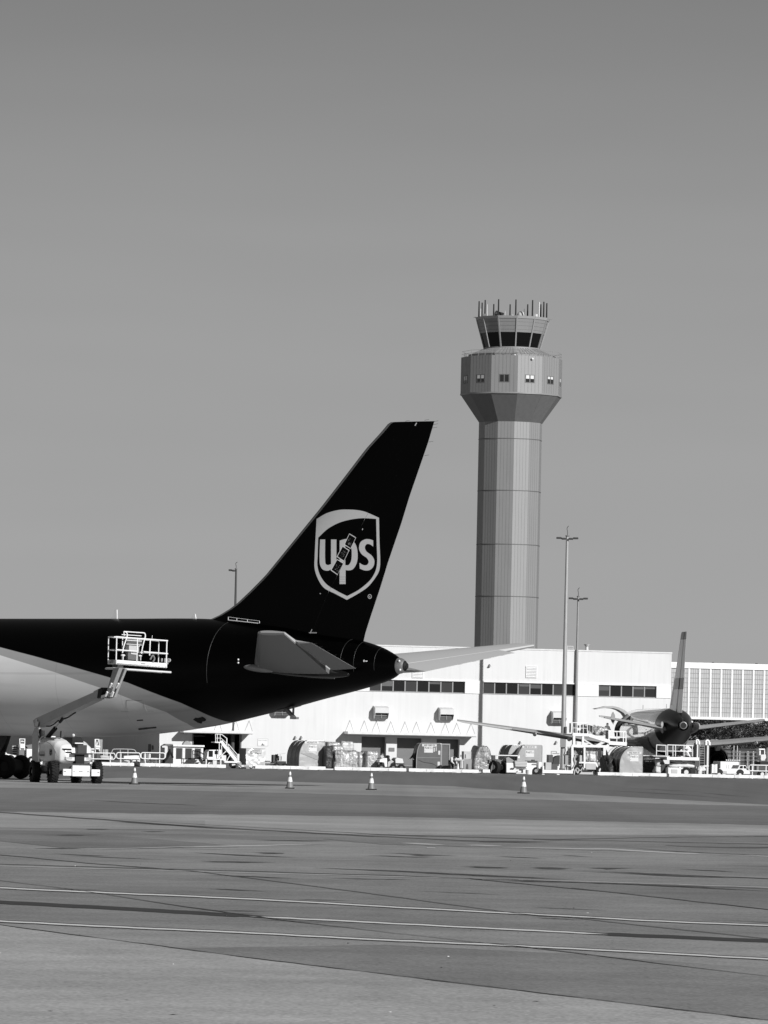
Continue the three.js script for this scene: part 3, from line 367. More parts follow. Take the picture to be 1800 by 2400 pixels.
// ------------------------------------------------------------------ boom lift in front of the near jet
{
  const J = new Frame(165, 224.6, 18.5 * Math.PI / 180), o = thing(J, 'boom_lift', 'white wheeled boom lift with raised basket parked under the black jet', 'boom lift');
  const wheel = (px, z, w, name) => {                                        // a chunky tyre with lugs, its hub and rim
    const x = J.x(px, 1810, z), R = .47; const pr = [[.2, -.5], [.3, -.5], [.4, -.46], [.47, -.3], [.47, .3], [.4, .46], [.3, .5], [.2, .5]].map(([r, a]) => new THREE.Vector2(r, a * w)); const t = new THREE.LatheGeometry(pr, 36).rotateZ(Math.PI / 2).translate(x, R, z); const g = [t];
    for (let i = 0; i < 22; i++) for (const s of [-1, 1]) { const a = (i + (s > 0 ? .5 : 0)) / 22 * Math.PI * 2; g.push(new THREE.BoxGeometry(w * .46, .05, .055).rotateY(s * .5).translate(s * w * .24, R, 0).rotateX(a).translate(x, R, z)); }
    const m = part(o, name, g, C.rubber); part(m, 'rim', [new THREE.LatheGeometry([[.05, -.2], [.2, -.2], [.23, -.42], [.25, -.47]].map(([r, a]) => new THREE.Vector2(r, a * w)), 24).rotateZ(Math.PI / 2).translate(x, R, z), new THREE.CylinderGeometry(.09, .09, w * .7, 12).rotateZ(Math.PI / 2).translate(x - .02, R, z)], M(.12, .5));
  };
  for (const [px, z] of [[124, .9], [227, .85], [82, -1.15], [179, -1.15]]) wheel(px, z, .36, 'wheel');
  const X = (px, z = 1.3) => J.x(px, 1800, z), Y = (py, px = 180, z = 1.3) => J.y(px, py, z);
  part(o, 'chassis', [bx(X(140), X(215), .5, .86, -1.2, 1.25), bx(X(118, 1), X(220, 1), .38, .56, .93, 1.07), bx(X(90, -1.1), X(180, -1.1), .38, .56, -1.22, -1.08), bx(X(122), X(146), .5, .75, -.6, .9)], C.darkpaint);
  part(o, 'counter_bumper', [bx(X(167), X(208), Y(1819.5), Y(1794), 1.3, 1.5, .02)], C.white);
  for (const [a, b] of [[144.5, 164], [211, 231]]) { part(o, 'side_bumper', bx(X(a), X(b), Y(1818.5), Y(1802.5), 1.36, 1.56, .02), C.white); }
  part(o, 'bumper_arm', [prism([[X(164), Y(1819)], [X(167), Y(1819)], [X(167), Y(1796)], [X(165), Y(1798)]], .3, 1.15), prism([[X(208), Y(1819)], [X(211), Y(1819)], [X(213), Y(1797)], [X(208), Y(1795)]], .3, 1.15)], C.grey);
  part(o, 'stencil_mark', [[146.5, 1807, 5, 3], [169, 1806.5, 4, 2], [182, 1806.5, 9, 2], [202, 1807, 4, 2.5], [225, 1808, 4, 3]].map(([a, b, w, h]) => bx(X(a), X(a + w), Y(b + h), Y(b), 1.2, (a > 165 && a < 208 ? 1.506 : 1.566))), C.mid);
  part(o, 'turntable_ring', new THREE.CylinderGeometry(.62, .62, .16, 28).translate(X(178, 0), .93, -.05), C.black);
  // engine hood on the turned upper works: side toward the left, rear end toward the right
  const H = new Frame(150, 224.6, 40 * Math.PI / 180); const q = V(X(157, .3), 0, .1); const up = new THREE.Group(); // hood pieces are parts of the lift, given in the turned frame
  const HY = (py, px = 150) => H.y(px, py, .8);
  const hz = .9, hw = .93; const turn = g => g.rotateY(21.5 * Math.PI / 180).translate(q.x, 0, q.z);
  const y0 = HY(1791), yT = HY(1728);
  { // hull: side profile (z along, y up) swept across x with a rounded shoulder, belly tucked
    const prof = t => { const top = interp([[-1, yT - .06], [-.8, yT], [.05, yT - .03], [.45, yT - .13], [.8, yT - .3], [.95, yT - .45], [1, yT - .75]], t); const bot = interp([[-1, y0 + .12], [-.6, y0 + .02], [.7, y0], [1, y0 + .16]], t); const w = interp([[-1, hw * .95], [.4, hw], [.8, hw * .92], [1, hw * .7]], t); return [t * hz, top, bot, w]; };
    const Pp = [], I = [], n = 40, m = 30; for (let i = 0; i <= n; i++) { const t = -1 + 2 * i / n, [z, tp, bt, w] = prof(t); for (let k = 0; k <= m; k++) { const a = k / m * Math.PI * 2, c = Math.cos(a), s = Math.sin(a), e = .42; const px = Math.sign(c) * Math.pow(Math.abs(c), e) * w, py = (tp + bt) / 2 + Math.sign(s) * Math.pow(Math.abs(s), s > 0 ? .55 : .3) * (tp - bt) / 2; Pp.push(px, py, z); } }
    for (let i = 0; i < n; i++) for (let k = 0; k < m; k++) { const a = i * (m + 1) + k, b = a + m + 1; I.push(a, b, a + 1, b, b + 1, a + 1); }
    for (const i of [0, n]) { const [z, tp, bt] = prof(-1 + 2 * i / n); const ci = Pp.length / 3; Pp.push(0, (tp + bt) / 2, z); for (let k = 0; k < m; k++) I.push(i * (m + 1) + k, i * (m + 1) + k + 1, ci); }
    let g = new THREE.BufferGeometry(); g.setAttribute('position', new THREE.Float32BufferAttribute(Pp, 3)); g.setIndex(I); g = toCreasedNormals(g.toNonIndexed(), .9);
    part(o, 'engine_hood', turn(g), M(.8, .3, { coat: .3 }));
    const side = (pts, d = .006) => pts.map(([z, y]) => V(-hw * .985 - d, y, z));
    part(o, 'hood_seam', turn(path(side([[-.74, y0 + .36], [-.72, yT - .22], [-.3, yT - .2], [.2, yT - .38], [.52, yT - .7], [.6, y0 + .3]]), .012, 4)), C.grey);
    part(o, 'hood_rim', turn(path([V(-hw * .93, y0 + .1, -.82), V(-hw * .95, yT - .35, -.83), V(-hw * .8, yT - .02, -.83), V(0, yT + .02, -.83)], .03, 6)), C.white);
    // emblem and data plate on the shaded side
    const em = canvasTex(128, 160, (c) => { c.fillStyle = '#c4c4c4'; c.fillRect(0, 0, 128, 160); c.fillStyle = '#161616'; c.beginPath(); c.moveTo(14, 22); c.quadraticCurveTo(64, 2, 114, 22); c.lineTo(114, 100); c.quadraticCurveTo(110, 130, 64, 154); c.quadraticCurveTo(18, 130, 14, 100); c.fill(); c.fillStyle = '#8d8d8d'; c.beginPath(); c.moveTo(20, 26); c.quadraticCurveTo(64, 8, 108, 26); c.quadraticCurveTo(50, 26, 20, 60); c.fill(); c.font = 'bold 44px sans-serif'; c.textAlign = 'center'; c.fillText('ups', 64, 102); });
    const plate = (z0, z1, ya, yb, t, nm) => { const g = new THREE.BoxGeometry(z1 - z0, yb - ya, .012).rotateY(-Math.PI / 2).translate(-hw * 1.0 - .002, (ya + yb) / 2, (z0 + z1) / 2); raw(o, nm, turn(g), t); };
    plate(.02, .26, HY(1772, 130), HY(1755, 130), new THREE.MeshStandardMaterial({ map: em, roughness: .4 }), 'hood_emblem');
    plate(-.66, -.36, HY(1767, 105), HY(1761, 105), C.light, 'data_plate'); plate(-.68, -.34, HY(1772.5, 105), HY(1768, 105), C.grey, 'data_plate');
    const rear = (x0, x1, ya, yb, z, d, mat, nm) => part(o, nm, turn(prism([[x0, ya], [x1, ya], [x1 + (nm === 'vent_slot' ? -.02 : 0), yb], [x0 - (nm === 'vent_slot' ? .07 : 0), yb]], d, z)), mat);
    for (const [k, w] of [[0, .36], [1, .3], [2, .26]]) rear(-.72 + k * .08, -.72 + k * .08 + w, yT - .56 - k * .13, yT - .49 - k * .13, hz * .86, .12 - k * .0, C.black, 'vent_slot');
    rear(-.7, -.34, y0 + .22, y0 + .32, hz - .06, .075, C.light, 'tail_lamp'); rear(.44, .72, y0 + .22, y0 + .32, hz - .06, .075, C.light, 'tail_lamp');
    part(o, 'engine_tray', turn(prism([[-.3, yT - .62], [.3, yT - .62], [.3, yT - .12], [.16, yT + .02], [-.3, yT - .02]], .9, -.05)), C.black);
    part(o, 'engine_box', turn(bx(-.16, .32, y0 + .48, yT - .32, hz - .1, hz + .2, .02)), M(.06, .4)); part(o, 'engine_box', turn(bx(-.2, .26, y0 - .02, y0 + .5, hz - .12, hz + .1)), C.black);
    part(o, 'tow_bar', turn(bx(-.5, .56, y0 + .44, y0 + .5, hz + .1, hz + .28)), C.darkpaint); part(o, 'filler_pipe', turn(cyl(V(-.28, yT - .25, hz + .1), V(.16, yT - .25, hz + .1), .03)), C.white);
    part(o, 'hood_latch', turn(prism([[-.28, yT - .06], [-.16, yT - .1], [-.2, yT + .26], [-.27, yT + .28]], .1, -.1)), C.dark);
    part(o, 'beacon', turn(new THREE.SphereGeometry(.07, 10, 8).translate(.3, yT + .1, .1)), C.soft);
  }
  // boom: all in one vertical plane through the turntable, seen nearly square on
  const N = new Frame(92, 225.2, -52 * Math.PI / 180), toJ = w => V(w.x, 0, w.z).sub(J.o), rel = toJ(N.o), ZO = .75;
  const swing = g => g.rotateY(N.yaw - J.yaw).translate(rel.dot(J.ex), 0, rel.dot(J.ez));                       // the boom turns on its own heading
  const loc = (px, py, z) => N.p(px, py, z + ZO);
  const B = (px, py, z = -.55) => { const p = loc(px, py, z), w = N.o.clone().addScaledVector(N.ex, p.x).addScaledVector(N.ez, p.z).sub(J.o); return V(w.dot(J.ex), p.y, w.dot(J.ez)); };
  const flat = (pts, z0, d, bev = .02) => swing(prism(pts.map(([x, y]) => loc(x, y, z0 + d / 2)), d, z0 + ZO, bev));
  part(o, 'boom_tower', flat([[76.5, 1786], [96, 1786], [94, 1744], [88.5, 1706], [83, 1706], [77, 1722]], -.62, .1), M(.5, .45)); part(o, 'boom_tower', flat([[82, 1780], [100, 1780], [100, 1740], [93, 1706], [88, 1706]], -1.1, .1), M(.5, .45));
  part(o, 'lit_tower_edge', [cyl(B(76.6, 1723, -.56), B(76.6, 1784, -.56), .02), cyl(B(89, 1708, -.54), B(95, 1743, -.54), .03)], C.white);  // white rods on the tower: its lit edge put in as colour
  part(o, 'boom', flat([[86, 1689], [93, 1683], [229, 1622], [231, 1641], [110, 1698], [100, 1704], [90, 1705]], -.95, .42), M(.42, .42)); part(o, 'boom_end', flat([[229, 1620.5], [240, 1615], [237, 1638], [231, 1640]], -.97, .46), M(.42, .42));
  part(o, 'boom_pin', [cyl(B(88, 1697, -1.1), B(88, 1697, -.45), .12, .12, 14), cyl(B(87, 1689, -1), B(87, 1689, -.5), .09)], C.dark);
  part(o, 'elbow', flat([[239, 1615], [246, 1611.5], [249, 1618], [243, 1634], [236, 1637]], -.92, .4), C.black); part(o, 'elbow_plate', flat([[248, 1630], [262, 1626], [258, 1634], [247, 1637]], -1, .5), C.steel);
  part(o, 'jib_arm', flat([[252, 1628], [258, 1634], [284, 1565], [270, 1565]], -.75, .2), M(.36, .42)); part(o, 'jib_arm', flat([[266, 1631], [270, 1634], [296, 1568], [290, 1566]], -.95, .12), M(.42, .42));
  part(o, 'jib_cylinder', [cyl(B(258, 1634, -.8), B(269, 1597, -.8), .085), cyl(B(252, 1634, -.62), B(263, 1604, -.62), .04)], C.black); part(o, 'jib_glint', [cyl(B(257, 1611, -.5), B(262, 1602, -.5), .045), cyl(B(272, 1612, -.6), B(278, 1602, -.6), .045), cyl(B(247, 1631, -.5), B(252, 1622, -.5), .05), cyl(B(262, 1632, -.6), B(266, 1622, -.6), .045)], C.white);  // short white rods on the jib are painted highlights
  part(o, 'lift_cylinder', [cyl(B(112, 1728, -.72), B(130, 1706.5, -.72), .1, .1, 14), cyl(B(140, 1692.5, -.72), B(147, 1684, -.72), .07)], C.black); part(o, 'piston_rod', cyl(B(129, 1707, -.72), B(142, 1691, -.72), .03), C.steel); part(o, 'boom_base_cylinder', [cyl(B(99, 1735, -.8), B(100, 1712, -.8), .13, .1, 14)], C.light); part(o, 'lift_hose', [path([B(109, 1702, -.5), B(118, 1701.5, -.48), B(128, 1696, -.48), B(137, 1688, -.5)], .03), path([B(146, 1686, -.5), B(160, 1681, -.48), B(170, 1674, -.48), B(177, 1670, -.5)], .035), path([B(95, 1708, -.6), B(92, 1722, -.56), B(99, 1744, -.56)], .05)], C.black);
  // basket
  const K = new Frame(330, 223, 30 * Math.PI / 180); const off = (x, y, z) => { const p = K.p(x, y, z); const w = K.o.clone().addScaledVector(K.ex, p.x).addScaledVector(K.ez, p.z); w.y = p.y; return o.worldToLocal(w); }; o.updateMatrixWorld(true);
  const near = (x, y) => off(x, y, .38), back = (x, y) => { const p = K.p(x, y, .38); const w = K.o.clone().addScaledVector(K.ex, p.x).addScaledVector(K.ez, -.38); w.y = p.y; return o.worldToLocal(w); };
  const quad = (a, b, c, d, inset) => { const pts = [a, b, c, d, ...[a, b, c, d].map(p => p.clone().add(inset))]; const I = [0, 1, 2, 0, 2, 3, 4, 6, 5, 4, 7, 6, 0, 4, 5, 0, 5, 1, 1, 5, 6, 1, 6, 2, 2, 6, 7, 2, 7, 3, 3, 7, 4, 3, 4, 0]; const g = new THREE.BufferGeometry(); g.setFromPoints(pts); g.setIndex(I); const r = g.toNonIndexed(); r.computeVertexNormals(); return r; };
  const inz = V(-.02, 0, -.03), nb = [[272.5, 1556.6], [390, 1565.2], [390.2, 1554.4], [272.5, 1546.3]];
  part(o, 'basket_lip', quad(...nb.map(p => near(...p)), inz), C.white); part(o, 'basket_lip', quad(...nb.map(p => back(...p)), inz), C.white);
  part(o, 'basket_lip', quad(back(272.5, 1556.6), near(272.5, 1556.6), near(272.5, 1546.3), back(272.5, 1546.3), V(.03, 0, 0)), C.soft); part(o, 'basket_lip', quad(back(390, 1565.2), near(390, 1565.2), near(390.2, 1554.4), back(390.2, 1554.4), V(.03, 0, 0)), C.soft);
  part(o, 'basket_floor', quad(near(272.5, 1556.2), near(390, 1564.6), back(390, 1564.6), back(272.5, 1556.2), V(0, .04, 0)), C.grey);
  { const a = back(272.5, 1551), b = near(272.5, 1551), g = textGeo('LIFT', 0, 0, 0, .12, .01); g.rotateY(Math.atan2(-(b.z - a.z), b.x - a.x)); const s = a.clone().lerp(b, .2); g.translate(s.x - .03, s.y - .06, s.z + .03); part(o, 'lip_lettering', g, C.dark); }
  part(o, 'lip_label', quad(near(331, 1556), near(341, 1557), near(341, 1554.5), near(331, 1553.5), V(0, 0, .012)), C.mid);
  const T2 = (x) => 1492.5 + (x - 273) * .078, M2 = x => 1523 + (x - 273) * .078, L2 = x => 1547 + (x - 273) * .068, tb = .024;
  part(o, 'top_rail', [cyl(near(272, T2(272)), near(393, T2(393)), tb * 1.3), cyl(back(272, T2(272)), back(393, T2(393)), tb), cyl(near(273, T2(273)), back(273, T2(273)), tb), cyl(near(392, T2(392)), back(392, T2(392)), tb), cyl(near(267, T2(267) + .6), near(274, T2(274)), tb)], C.white);
  part(o, 'middle_rail', [cyl(near(272, M2(272)), near(322, M2(322)), tb * 1.5), cyl(near(336, M2(336)), near(393, M2(393)), tb * 1.6), cyl(back(272, M2(272)), back(393, M2(393)), tb), cyl(near(273, M2(273)), back(273, M2(273)), tb), cyl(near(392, M2(392)), back(392, M2(392)), tb)], M(.75, .4));
  for (const x of [273.5, 322, 352, 391]) part(o, 'post', cyl(near(x - 1.5, x === 352 ? M2(x) + 7 : L2(x)), near(x, T2(x)), tb * 1.2), C.white);
  for (const x of [273, 306, 345, 391]) part(o, 'post', cyl(back(x - 1, L2(x)), back(x, T2(x)), tb), C.white);
  part(o, 'bumper_tube', [cyl(near(265, 1566.5), near(400.5, 1575.8), .045), cyl(back(266, 1566.5), back(398, 1575.5), .04), cyl(near(267, 1566.6), back(267, 1566.6), .045)], M(.72, .4));
  part(o, 'console_frame', [path([near(287, 1530), near(290, 1515), near(297, 1494), near(298, 1486), near(295, 1481.5), near(290, 1480.3)], .03), path([near(331, 1532), near(335, 1512), near(339, 1497), near(340.5, 1490), near(339, 1484.5), near(335, 1483)], .03), cyl(near(290, 1480.3), near(336, 1483.2), .026), cyl(back(304, 1487), back(350, 1490), .02), cyl(near(290, 1480), near(291, 1490), .022)], C.white);
  part(o, 'control_box', [quad(near(302.5, 1525), near(325, 1527), near(325, 1514), near(302.5, 1512.5), V(-.1, .02, -.22))], C.light); part(o, 'control_box', [quad(near(300, 1546), near(321, 1547), near(321, 1530), near(300, 1529), V(-.06, 0, -.16))], M(.11, .5)); part(o, 'control_panel', [quad(near(298, 1509), near(332, 1511), near(332, 1500.5), near(298, 1499), V(-.05, -.05, -.3))], C.dark); part(o, 'control_bar', [cyl(near(297, 1500.5), near(332, 1503), .028), cyl(near(296, 1509.5), near(332, 1512), .02), cyl(near(306, 1531.5), near(320, 1533.5), .04)], M(.62, .4));
  part(o, 'joystick', [...[[290, 1536, .07], [330, 1537, .06]].map(([x, y, r]) => { const p = near(x, y); return new THREE.SphereGeometry(r, 10, 8).scale(1.5, .8, 1).translate(p.x, p.y, p.z - .12); }), cyl(near(288, 1547), near(288.5, 1538), .03), cyl(near(329.5, 1548), near(330, 1538), .02)], C.soft); part(o, 'coiled_hose', [path([near(352, 1546), near(358, 1536), near(362, 1544), near(358, 1552)], .04), path([near(331, 1531), near(334, 1525), near(337, 1529), near(333, 1533)], .022)], C.grey); part(o, 'aerial', cyl(near(356, 1499), near(357, 1489), .012), C.soft);
  part(o, 'basket_mount', [quad(near(274, 1570), near(288, 1570), near(289, 1558), near(276, 1558), V(-.15, 0, -.35))], C.darkpaint);
}

// ------------------------------------------------------------------ traffic cones along the apron
{
  let c0; [[315, 1838.5, 'white topped traffic cone right of the boom lift'], [679, 1848.5, 'traffic cone below the black jet tail skid'], [870, 1851.5, 'traffic cone in front of the wrapped pallets and small tug'], [1227, 1860, 'traffic cone in front of the big white tow tractor']].forEach(([px, py, label], i) => {
    const g = ground(px, py); let o;
    if (!i) {
      o = c0 = thing(null, 'traffic_cone', label, 'traffic cone', 'traffic cones along the apron edge'); part(o, 'base', box(0, .025, 0, .4, .05, .4, .3, .015), C.black);
      const ln = L => new THREE.LatheGeometry(L.map(p => new THREE.Vector2(...p)), 24); part(o, 'cone_body', [ln([[.165, .05], [.15, .07], [.112, .3]]), ln([[.072, .5], [.055, .6]]), ln([[.036, .72], [.03, .75], [0, .76]])], M(.22, .5)); part(o, 'reflective_collar', ln([[.113, .3], [.115, .305], [.075, .5], [.073, .5]]), C.white); part(o, 'reflective_collar', ln([[.056, .6], [.058, .605], [.038, .72], [.036, .72]]), C.white);
    } else { o = c0.clone(); o.name = numbered('traffic_cone'); o.userData = { ...c0.userData, label }; scene.add(o); }
    o.position.copy(g); o.rotation.y = i * 1.3;
  });
}

// ------------------------------------------------------------------ cargo building with window bands, hoods, docks and canopies
const B14 = 14 * Math.PI / 180;
{
  const W = new Frame(900, 570, B14), o = thing(W, 'cargo_building', 'long white cargo building with dark window bands and dock doors', 'building');
  const X = (px, py = 1750, z = 0) => W.x(px, py, z), Y = (px, py, z = 0) => W.y(px, py, z);
  const xl = X(373, 1760), xr = X(1573, 1600), hT = Y(1240, 1523.5), DEEP = 170;
  const wT = Y(978, 1594.8), wB = Y(978, 1622.5), bT = Y(900, 1590), bB = Y(900, 1620.5);
  const holes = [], rect = (x0, x1, y0, y1) => { holes.push([x0, x1, y0, y1]); };
  const bands = [[866, 1089.5, 8], [1132.5, 1352, 8], [1403, 1538.5, 5]].map(([a, b, n]) => [X(a, 1605), X(b, 1605), n]);
  for (const [a, b] of bands) rect(a, b, wT, wB);
  const doors = [[847, 905, 1727], [930, 989.5, 1730], [1023, 1077, 1732.5]].map(([a, b, t]) => [X(a, 1760), X(b, 1760), Y((a + b) / 2, t)]); for (const [a, b, t] of doors) rect(a, b, .02, t);
  const big = [X(452.5, 1760), X(563, 1760), Y(500, 1719.5)]; rect(big[0], big[1], .02, big[2]);
  const sh = new THREE.Shape([[xl, 0], [xr, 0], [xr, hT], [xl, hT]].map(p => new THREE.Vector2(...p)));
  for (const [a, b, c, d] of holes) sh.holes.push(new THREE.Path([[a, c], [a, d], [b, d], [b, c]].map(p => new THREE.Vector2(...p))));
  part(o, 'front_wall', new THREE.ExtrudeGeometry(sh, { depth: .6, bevelEnabled: false }).translate(0, 0, -.6), M(.73, .8, { map: T.wall }));
  part(o, 'side_wall', [bx(xl + .002, xl + .5, 0, hT, -DEEP, -.61)], M(.73, .8, { map: T.wall })); part(o, 'side_wall', bx(xr - .5, xr - .002, 0, hT, -DEEP, -.61), M(.73, .8, { map: T.wall })); part(o, 'back_wall', bx(xl, xr, 0, hT, -DEEP - .5, -DEEP - .01), M(.73, .8, { map: T.wall })); part(o, 'roof', bx(xl + .5, xr - .5, hT - .9, hT - .5, -DEEP + .01, -.61), M(.45, .8)); part(o, 'roof_coping', bx(xl - .05, xr + .05, hT + .003, hT + .16, -.66, .06), M(.7, .6));
  part(o, 'inner_partition', bx(xl + .6, xr - .6, .01, hT - 1, -22, -21.6), M(.12, .9));
  // the brighter raised band that carries the windows
  const BW = M(.82, .6), zb = .1; part(o, 'window_band', [bx(xl, xr, wT, bT, .003, zb), bx(xl, xr, bB, wB, .003, zb)], BW); const gaps = [[xl, bands[0][0]], [bands[0][1], bands[1][0]], [bands[1][1], bands[2][0]], [bands[2][1], xr]]; part(o, 'window_band_panel', gaps.map(([a, b]) => bx(a + .003, b - .003, wB + .003, wT - .003, .003, zb - .01)), BW);
  const panes = [M(.012, .08, { map: null }), M(.022, .1, { map: null }), M(.045, .12, { map: null })], frameM = M(.32, .5);
  for (const [a, b, n] of bands) for (let i = 0; i < n; i++) {
    const w = (b - a) / n, x = a + w * (i + .5), g = new THREE.BoxGeometry(w - .1, wT - wB - .1, .03).rotateY(rr(-.02, .02)).rotateX(rr(-.035, .012)).translate(x, (wT + wB) / 2, -.18);
    const f = part(o, 'window', [bx(x - w / 2 + .004, x - w / 2 + .065, wB + .004, wT - .004, -.22, -.1), bx(x + w / 2 - .065, x + w / 2 - .004, wB + .004, wT - .004, -.22, -.1), bx(x - w / 2 + .066, x + w / 2 - .066, wT - .07, wT - .004, -.22, -.1), bx(x - w / 2 + .066, x + w / 2 - .066, wB + .004, wB + .07, -.22, -.1)], frameM); part(f, 'pane', g, panes[i % 3 ? (rnd() > .5 ? 1 : 0) : 2]);
    if (rnd() > .55) part(f, 'blind', bx(x - w / 2 + .07, x + w / 2 - .07, lerp(wB, wT, rr(.45, .75)), wT - .08, -.162, -.158), M(rr(.05, .11), .6));
  }
  // roller doors set back in their openings, and the big open doorway
  for (const [a, b, t] of doors) { const m = part(o, 'dock_door', bx(a + .003, b - .003, 0, t, -.95, -.9), M(.23, .5, { map: T.slat, bump: [T.slat, .02] })); part(m, 'door_jamb', [bx(a - .02, a + .06, .02, t, -.88, -.605), bx(b - .06, b + .02, .02, t, -.88, -.605)], C.grey); part(m, 'door_hood', bx(a - .02, b + .02, t - .005, t + .3, -.97, -.605), C.dark); }
  const fr = part(o, 'doorway_frame', [bx(big[0] - .12, big[0], .02, big[2], .002, .07), bx(big[1], big[1] + .12, .02, big[2], .002, .07), bx(big[0] - .12, big[1] + .12, big[2], big[2] + .14, .002, .07)], C.grey);
  part(o, 'hall_lamp', [[460, 1725], [473, 1725], [530, 1724.5]].map(([px, py]) => { const p = W.p(px, py, -9); return box(p.x, p.y, p.z, .8, .08, .2); }), C.soft);
  // canopies hung from rods
  for (const [a, b, y, rods, d] of [[430, 593.5, 1714, [512, 553, 584], 1.9], [815, 1117.5, 1719, [820, 854, 882, 916, 949, 976, 1010, 1043.5, 1070.5, 1104], 1.9]]) {
    const yb = Y((a + b) / 2, y + 4.5, d), x0 = X(a, y, d), x1 = X(b, y, d), c = part(o, 'canopy', [bx(x0, x1, yb, yb + .3, .004, d, .03)], M(.76, .6));
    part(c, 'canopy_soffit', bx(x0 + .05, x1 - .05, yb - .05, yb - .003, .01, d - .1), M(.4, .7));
    for (const px of rods) { const r = W.p(px, y - 27 + (px - (a + b) / 2) * .026, 0); part(c, 'hanger_rod', cyl(V(r.x, r.y, .0), V(r.x, yb + .3, d - .15), .028, .028, 6), C.galv); }
  }
  // hooded wall vents
  let v0; for (const [px, py, w] of [[661, 1662.5, 36], [893.5, 1669.5, 36], [1046, 1673, 36], [1310, 1681, 36]]) {
    const k = W.p(px, py, .6), x = k.x, y = k.y, s = .05, hw = w * s * .44, hh = .72; const h = part(o, 'vent_hood', [prism([[0, hh], [.95, hh * .72], [1.05, -hh * .2], [.55, -hh], [0, -hh]], .04, -hw), prism([[0, hh], [.95, hh * .72], [1.05, -hh * .2], [.55, -hh], [0, -hh]], .04, hw - .04), prism([[0, hh], [.95, hh * .72], [.95, hh * .72 - .05], [0, hh - .05]], hw * 2 - .085, -hw + .0425), prism([[.955, hh * .72], [1.05, -hh * .1], [1.01, -hh * .1], [.92, hh * .72 - .03]], hw * 2 - .085, -hw + .0425)].map(g => g.rotateY(-Math.PI / 2).translate(x, y, .004)), M(.62, .6));
    part(h, 'vent_grille', [box(x, y - hh * .55, .62, hw * 2 - .12, hh * .8, .04), ], C.dark); part(h, 'grille_bar', [box(x, y - hh * .5, .7, .06, hh * .85, .06), box(x, y - hh * .48, .72, hw * 2 - .12, .05, .06)], C.mid);
  }
  // louvred grilles: every blade a piece
  for (const [px, py] of [[979, 1575.5], [1245, 1575]]) { const k = W.p(px, py), w = 1.3 * 25 / 25, L = part(o, 'louvre', [bx(k.x - .64, k.x - .57, k.y - .66, k.y + .66, .003, .09), bx(k.x + .57, k.x + .64, k.y - .66, k.y + .66, .003, .09), bx(k.x - .57, k.x + .57, k.y + .6, k.y + .66, .003, .09), bx(k.x - .57, k.x + .57, k.y - .66, k.y - .6, .003, .09), bx(k.x - .57, k.x + .57, k.y - .6, k.y + .6, .003, .012)], M(.8, .6)); for (let i = 0; i < 7; i++) part(L, 'blade', box(0, 0, 0, 1.13, .15, .02).rotateX(-.6).translate(k.x, k.y - .5 + i * .168, .06), M(.8, .5)); }
  // small wall lamps, signs, roof fittings
  for (const [px, py] of [[692.5, 1727.5], [706.5, 1727.5], [1148, 1559], [1219.5, 1739.5], [1304, 1739]]) { const k = W.p(px, py, .2); part(o, 'wall_lamp', [new THREE.ConeGeometry(.17, .3, 12).translate(k.x, k.y, .22), bx(k.x - .04, k.x + .04, k.y + .05, k.y + .12, .002, .2)], C.mid); }
  const sg = canvasTex(260, 180, (c) => { c.fillStyle = '#dcdcdc'; c.fillRect(0, 0, 260, 180); c.strokeStyle = '#777'; c.lineWidth = 5; c.strokeRect(3, 3, 254, 174); c.fillStyle = '#8a8a8a'; c.font = 'bold 34px sans-serif'; c.textAlign = 'center'; c.fillText('NOSE TO WALL', 130, 54, 226); c.fillStyle = '#555'; c.beginPath(); c.moveTo(85, 165); c.lineTo(125, 108); c.lineTo(140, 150); c.lineTo(158, 132); c.lineTo(172, 165); c.fill(); });
  { const a = W.p(603.5, 1748.5), b = W.p(628.5, 1731.5); decal(o, 'wall_sign', a.x, b.x, a.y, b.y, .004, sg); const c = W.p(911, 1761), d = W.p(924.5, 1752.5); part(o, 'wall_plate', bx(c.x, d.x, c.y, d.y, .004, .06), C.grey); const e = W.p(1079, 1773), f = W.p(1083, 1769); part(o, 'wall_plate', bx(e.x, f.x, e.y, f.y, .004, .05), C.mid); }
  { const k = W.p(1337, 1528), r = (a, b) => W.p(a, b, -3); part(o, 'roof_guard_rail', [cyl(r(1329, 1527), r(1329, 1514.5), .04), cyl(r(1343, 1527), r(1343, 1515), .04), cyl(r(1328.5, 1514.5), r(1343.5, 1515), .04), cyl(r(1328.5, 1519), r(1343.5, 1519.5), .03)], C.soft); const q = W.p(1375.5, 1527, -2); part(o, 'roof_vent', [new THREE.CylinderGeometry(.16, .2, .6, 14).translate(q.x, hT + .3, -2), new THREE.CylinderGeometry(.38, .17, .28, 14).translate(q.x, hT + .72, -2)], C.soft); }
  // small door and box on the shaded side wall
  { const sx = xl - .02, q = (px, z) => 0; const f = [[348, 353, 1744, 1766], [356, 359.5, 1747, 1757]]; for (const [a, b, t, u] of f) { const pos = (px, py) => { const r = sight(px, py), e = V(0, EYE, 0), t0 = (sx - e.clone().sub(W.o).dot(W.ex)) / r.dot(W.ex), w = e.addScaledVector(r, t0).sub(W.o); return V(sx, w.y, w.dot(W.ez)); }; const p = pos(a, t), r = pos(b, u); part(o, a < 350 ? 'side_door' : 'switch_box', bx(sx - .04, sx - .001, r.y, p.y, Math.min(p.z, r.z), Math.max(p.z, r.z)), C.dark); } }
}

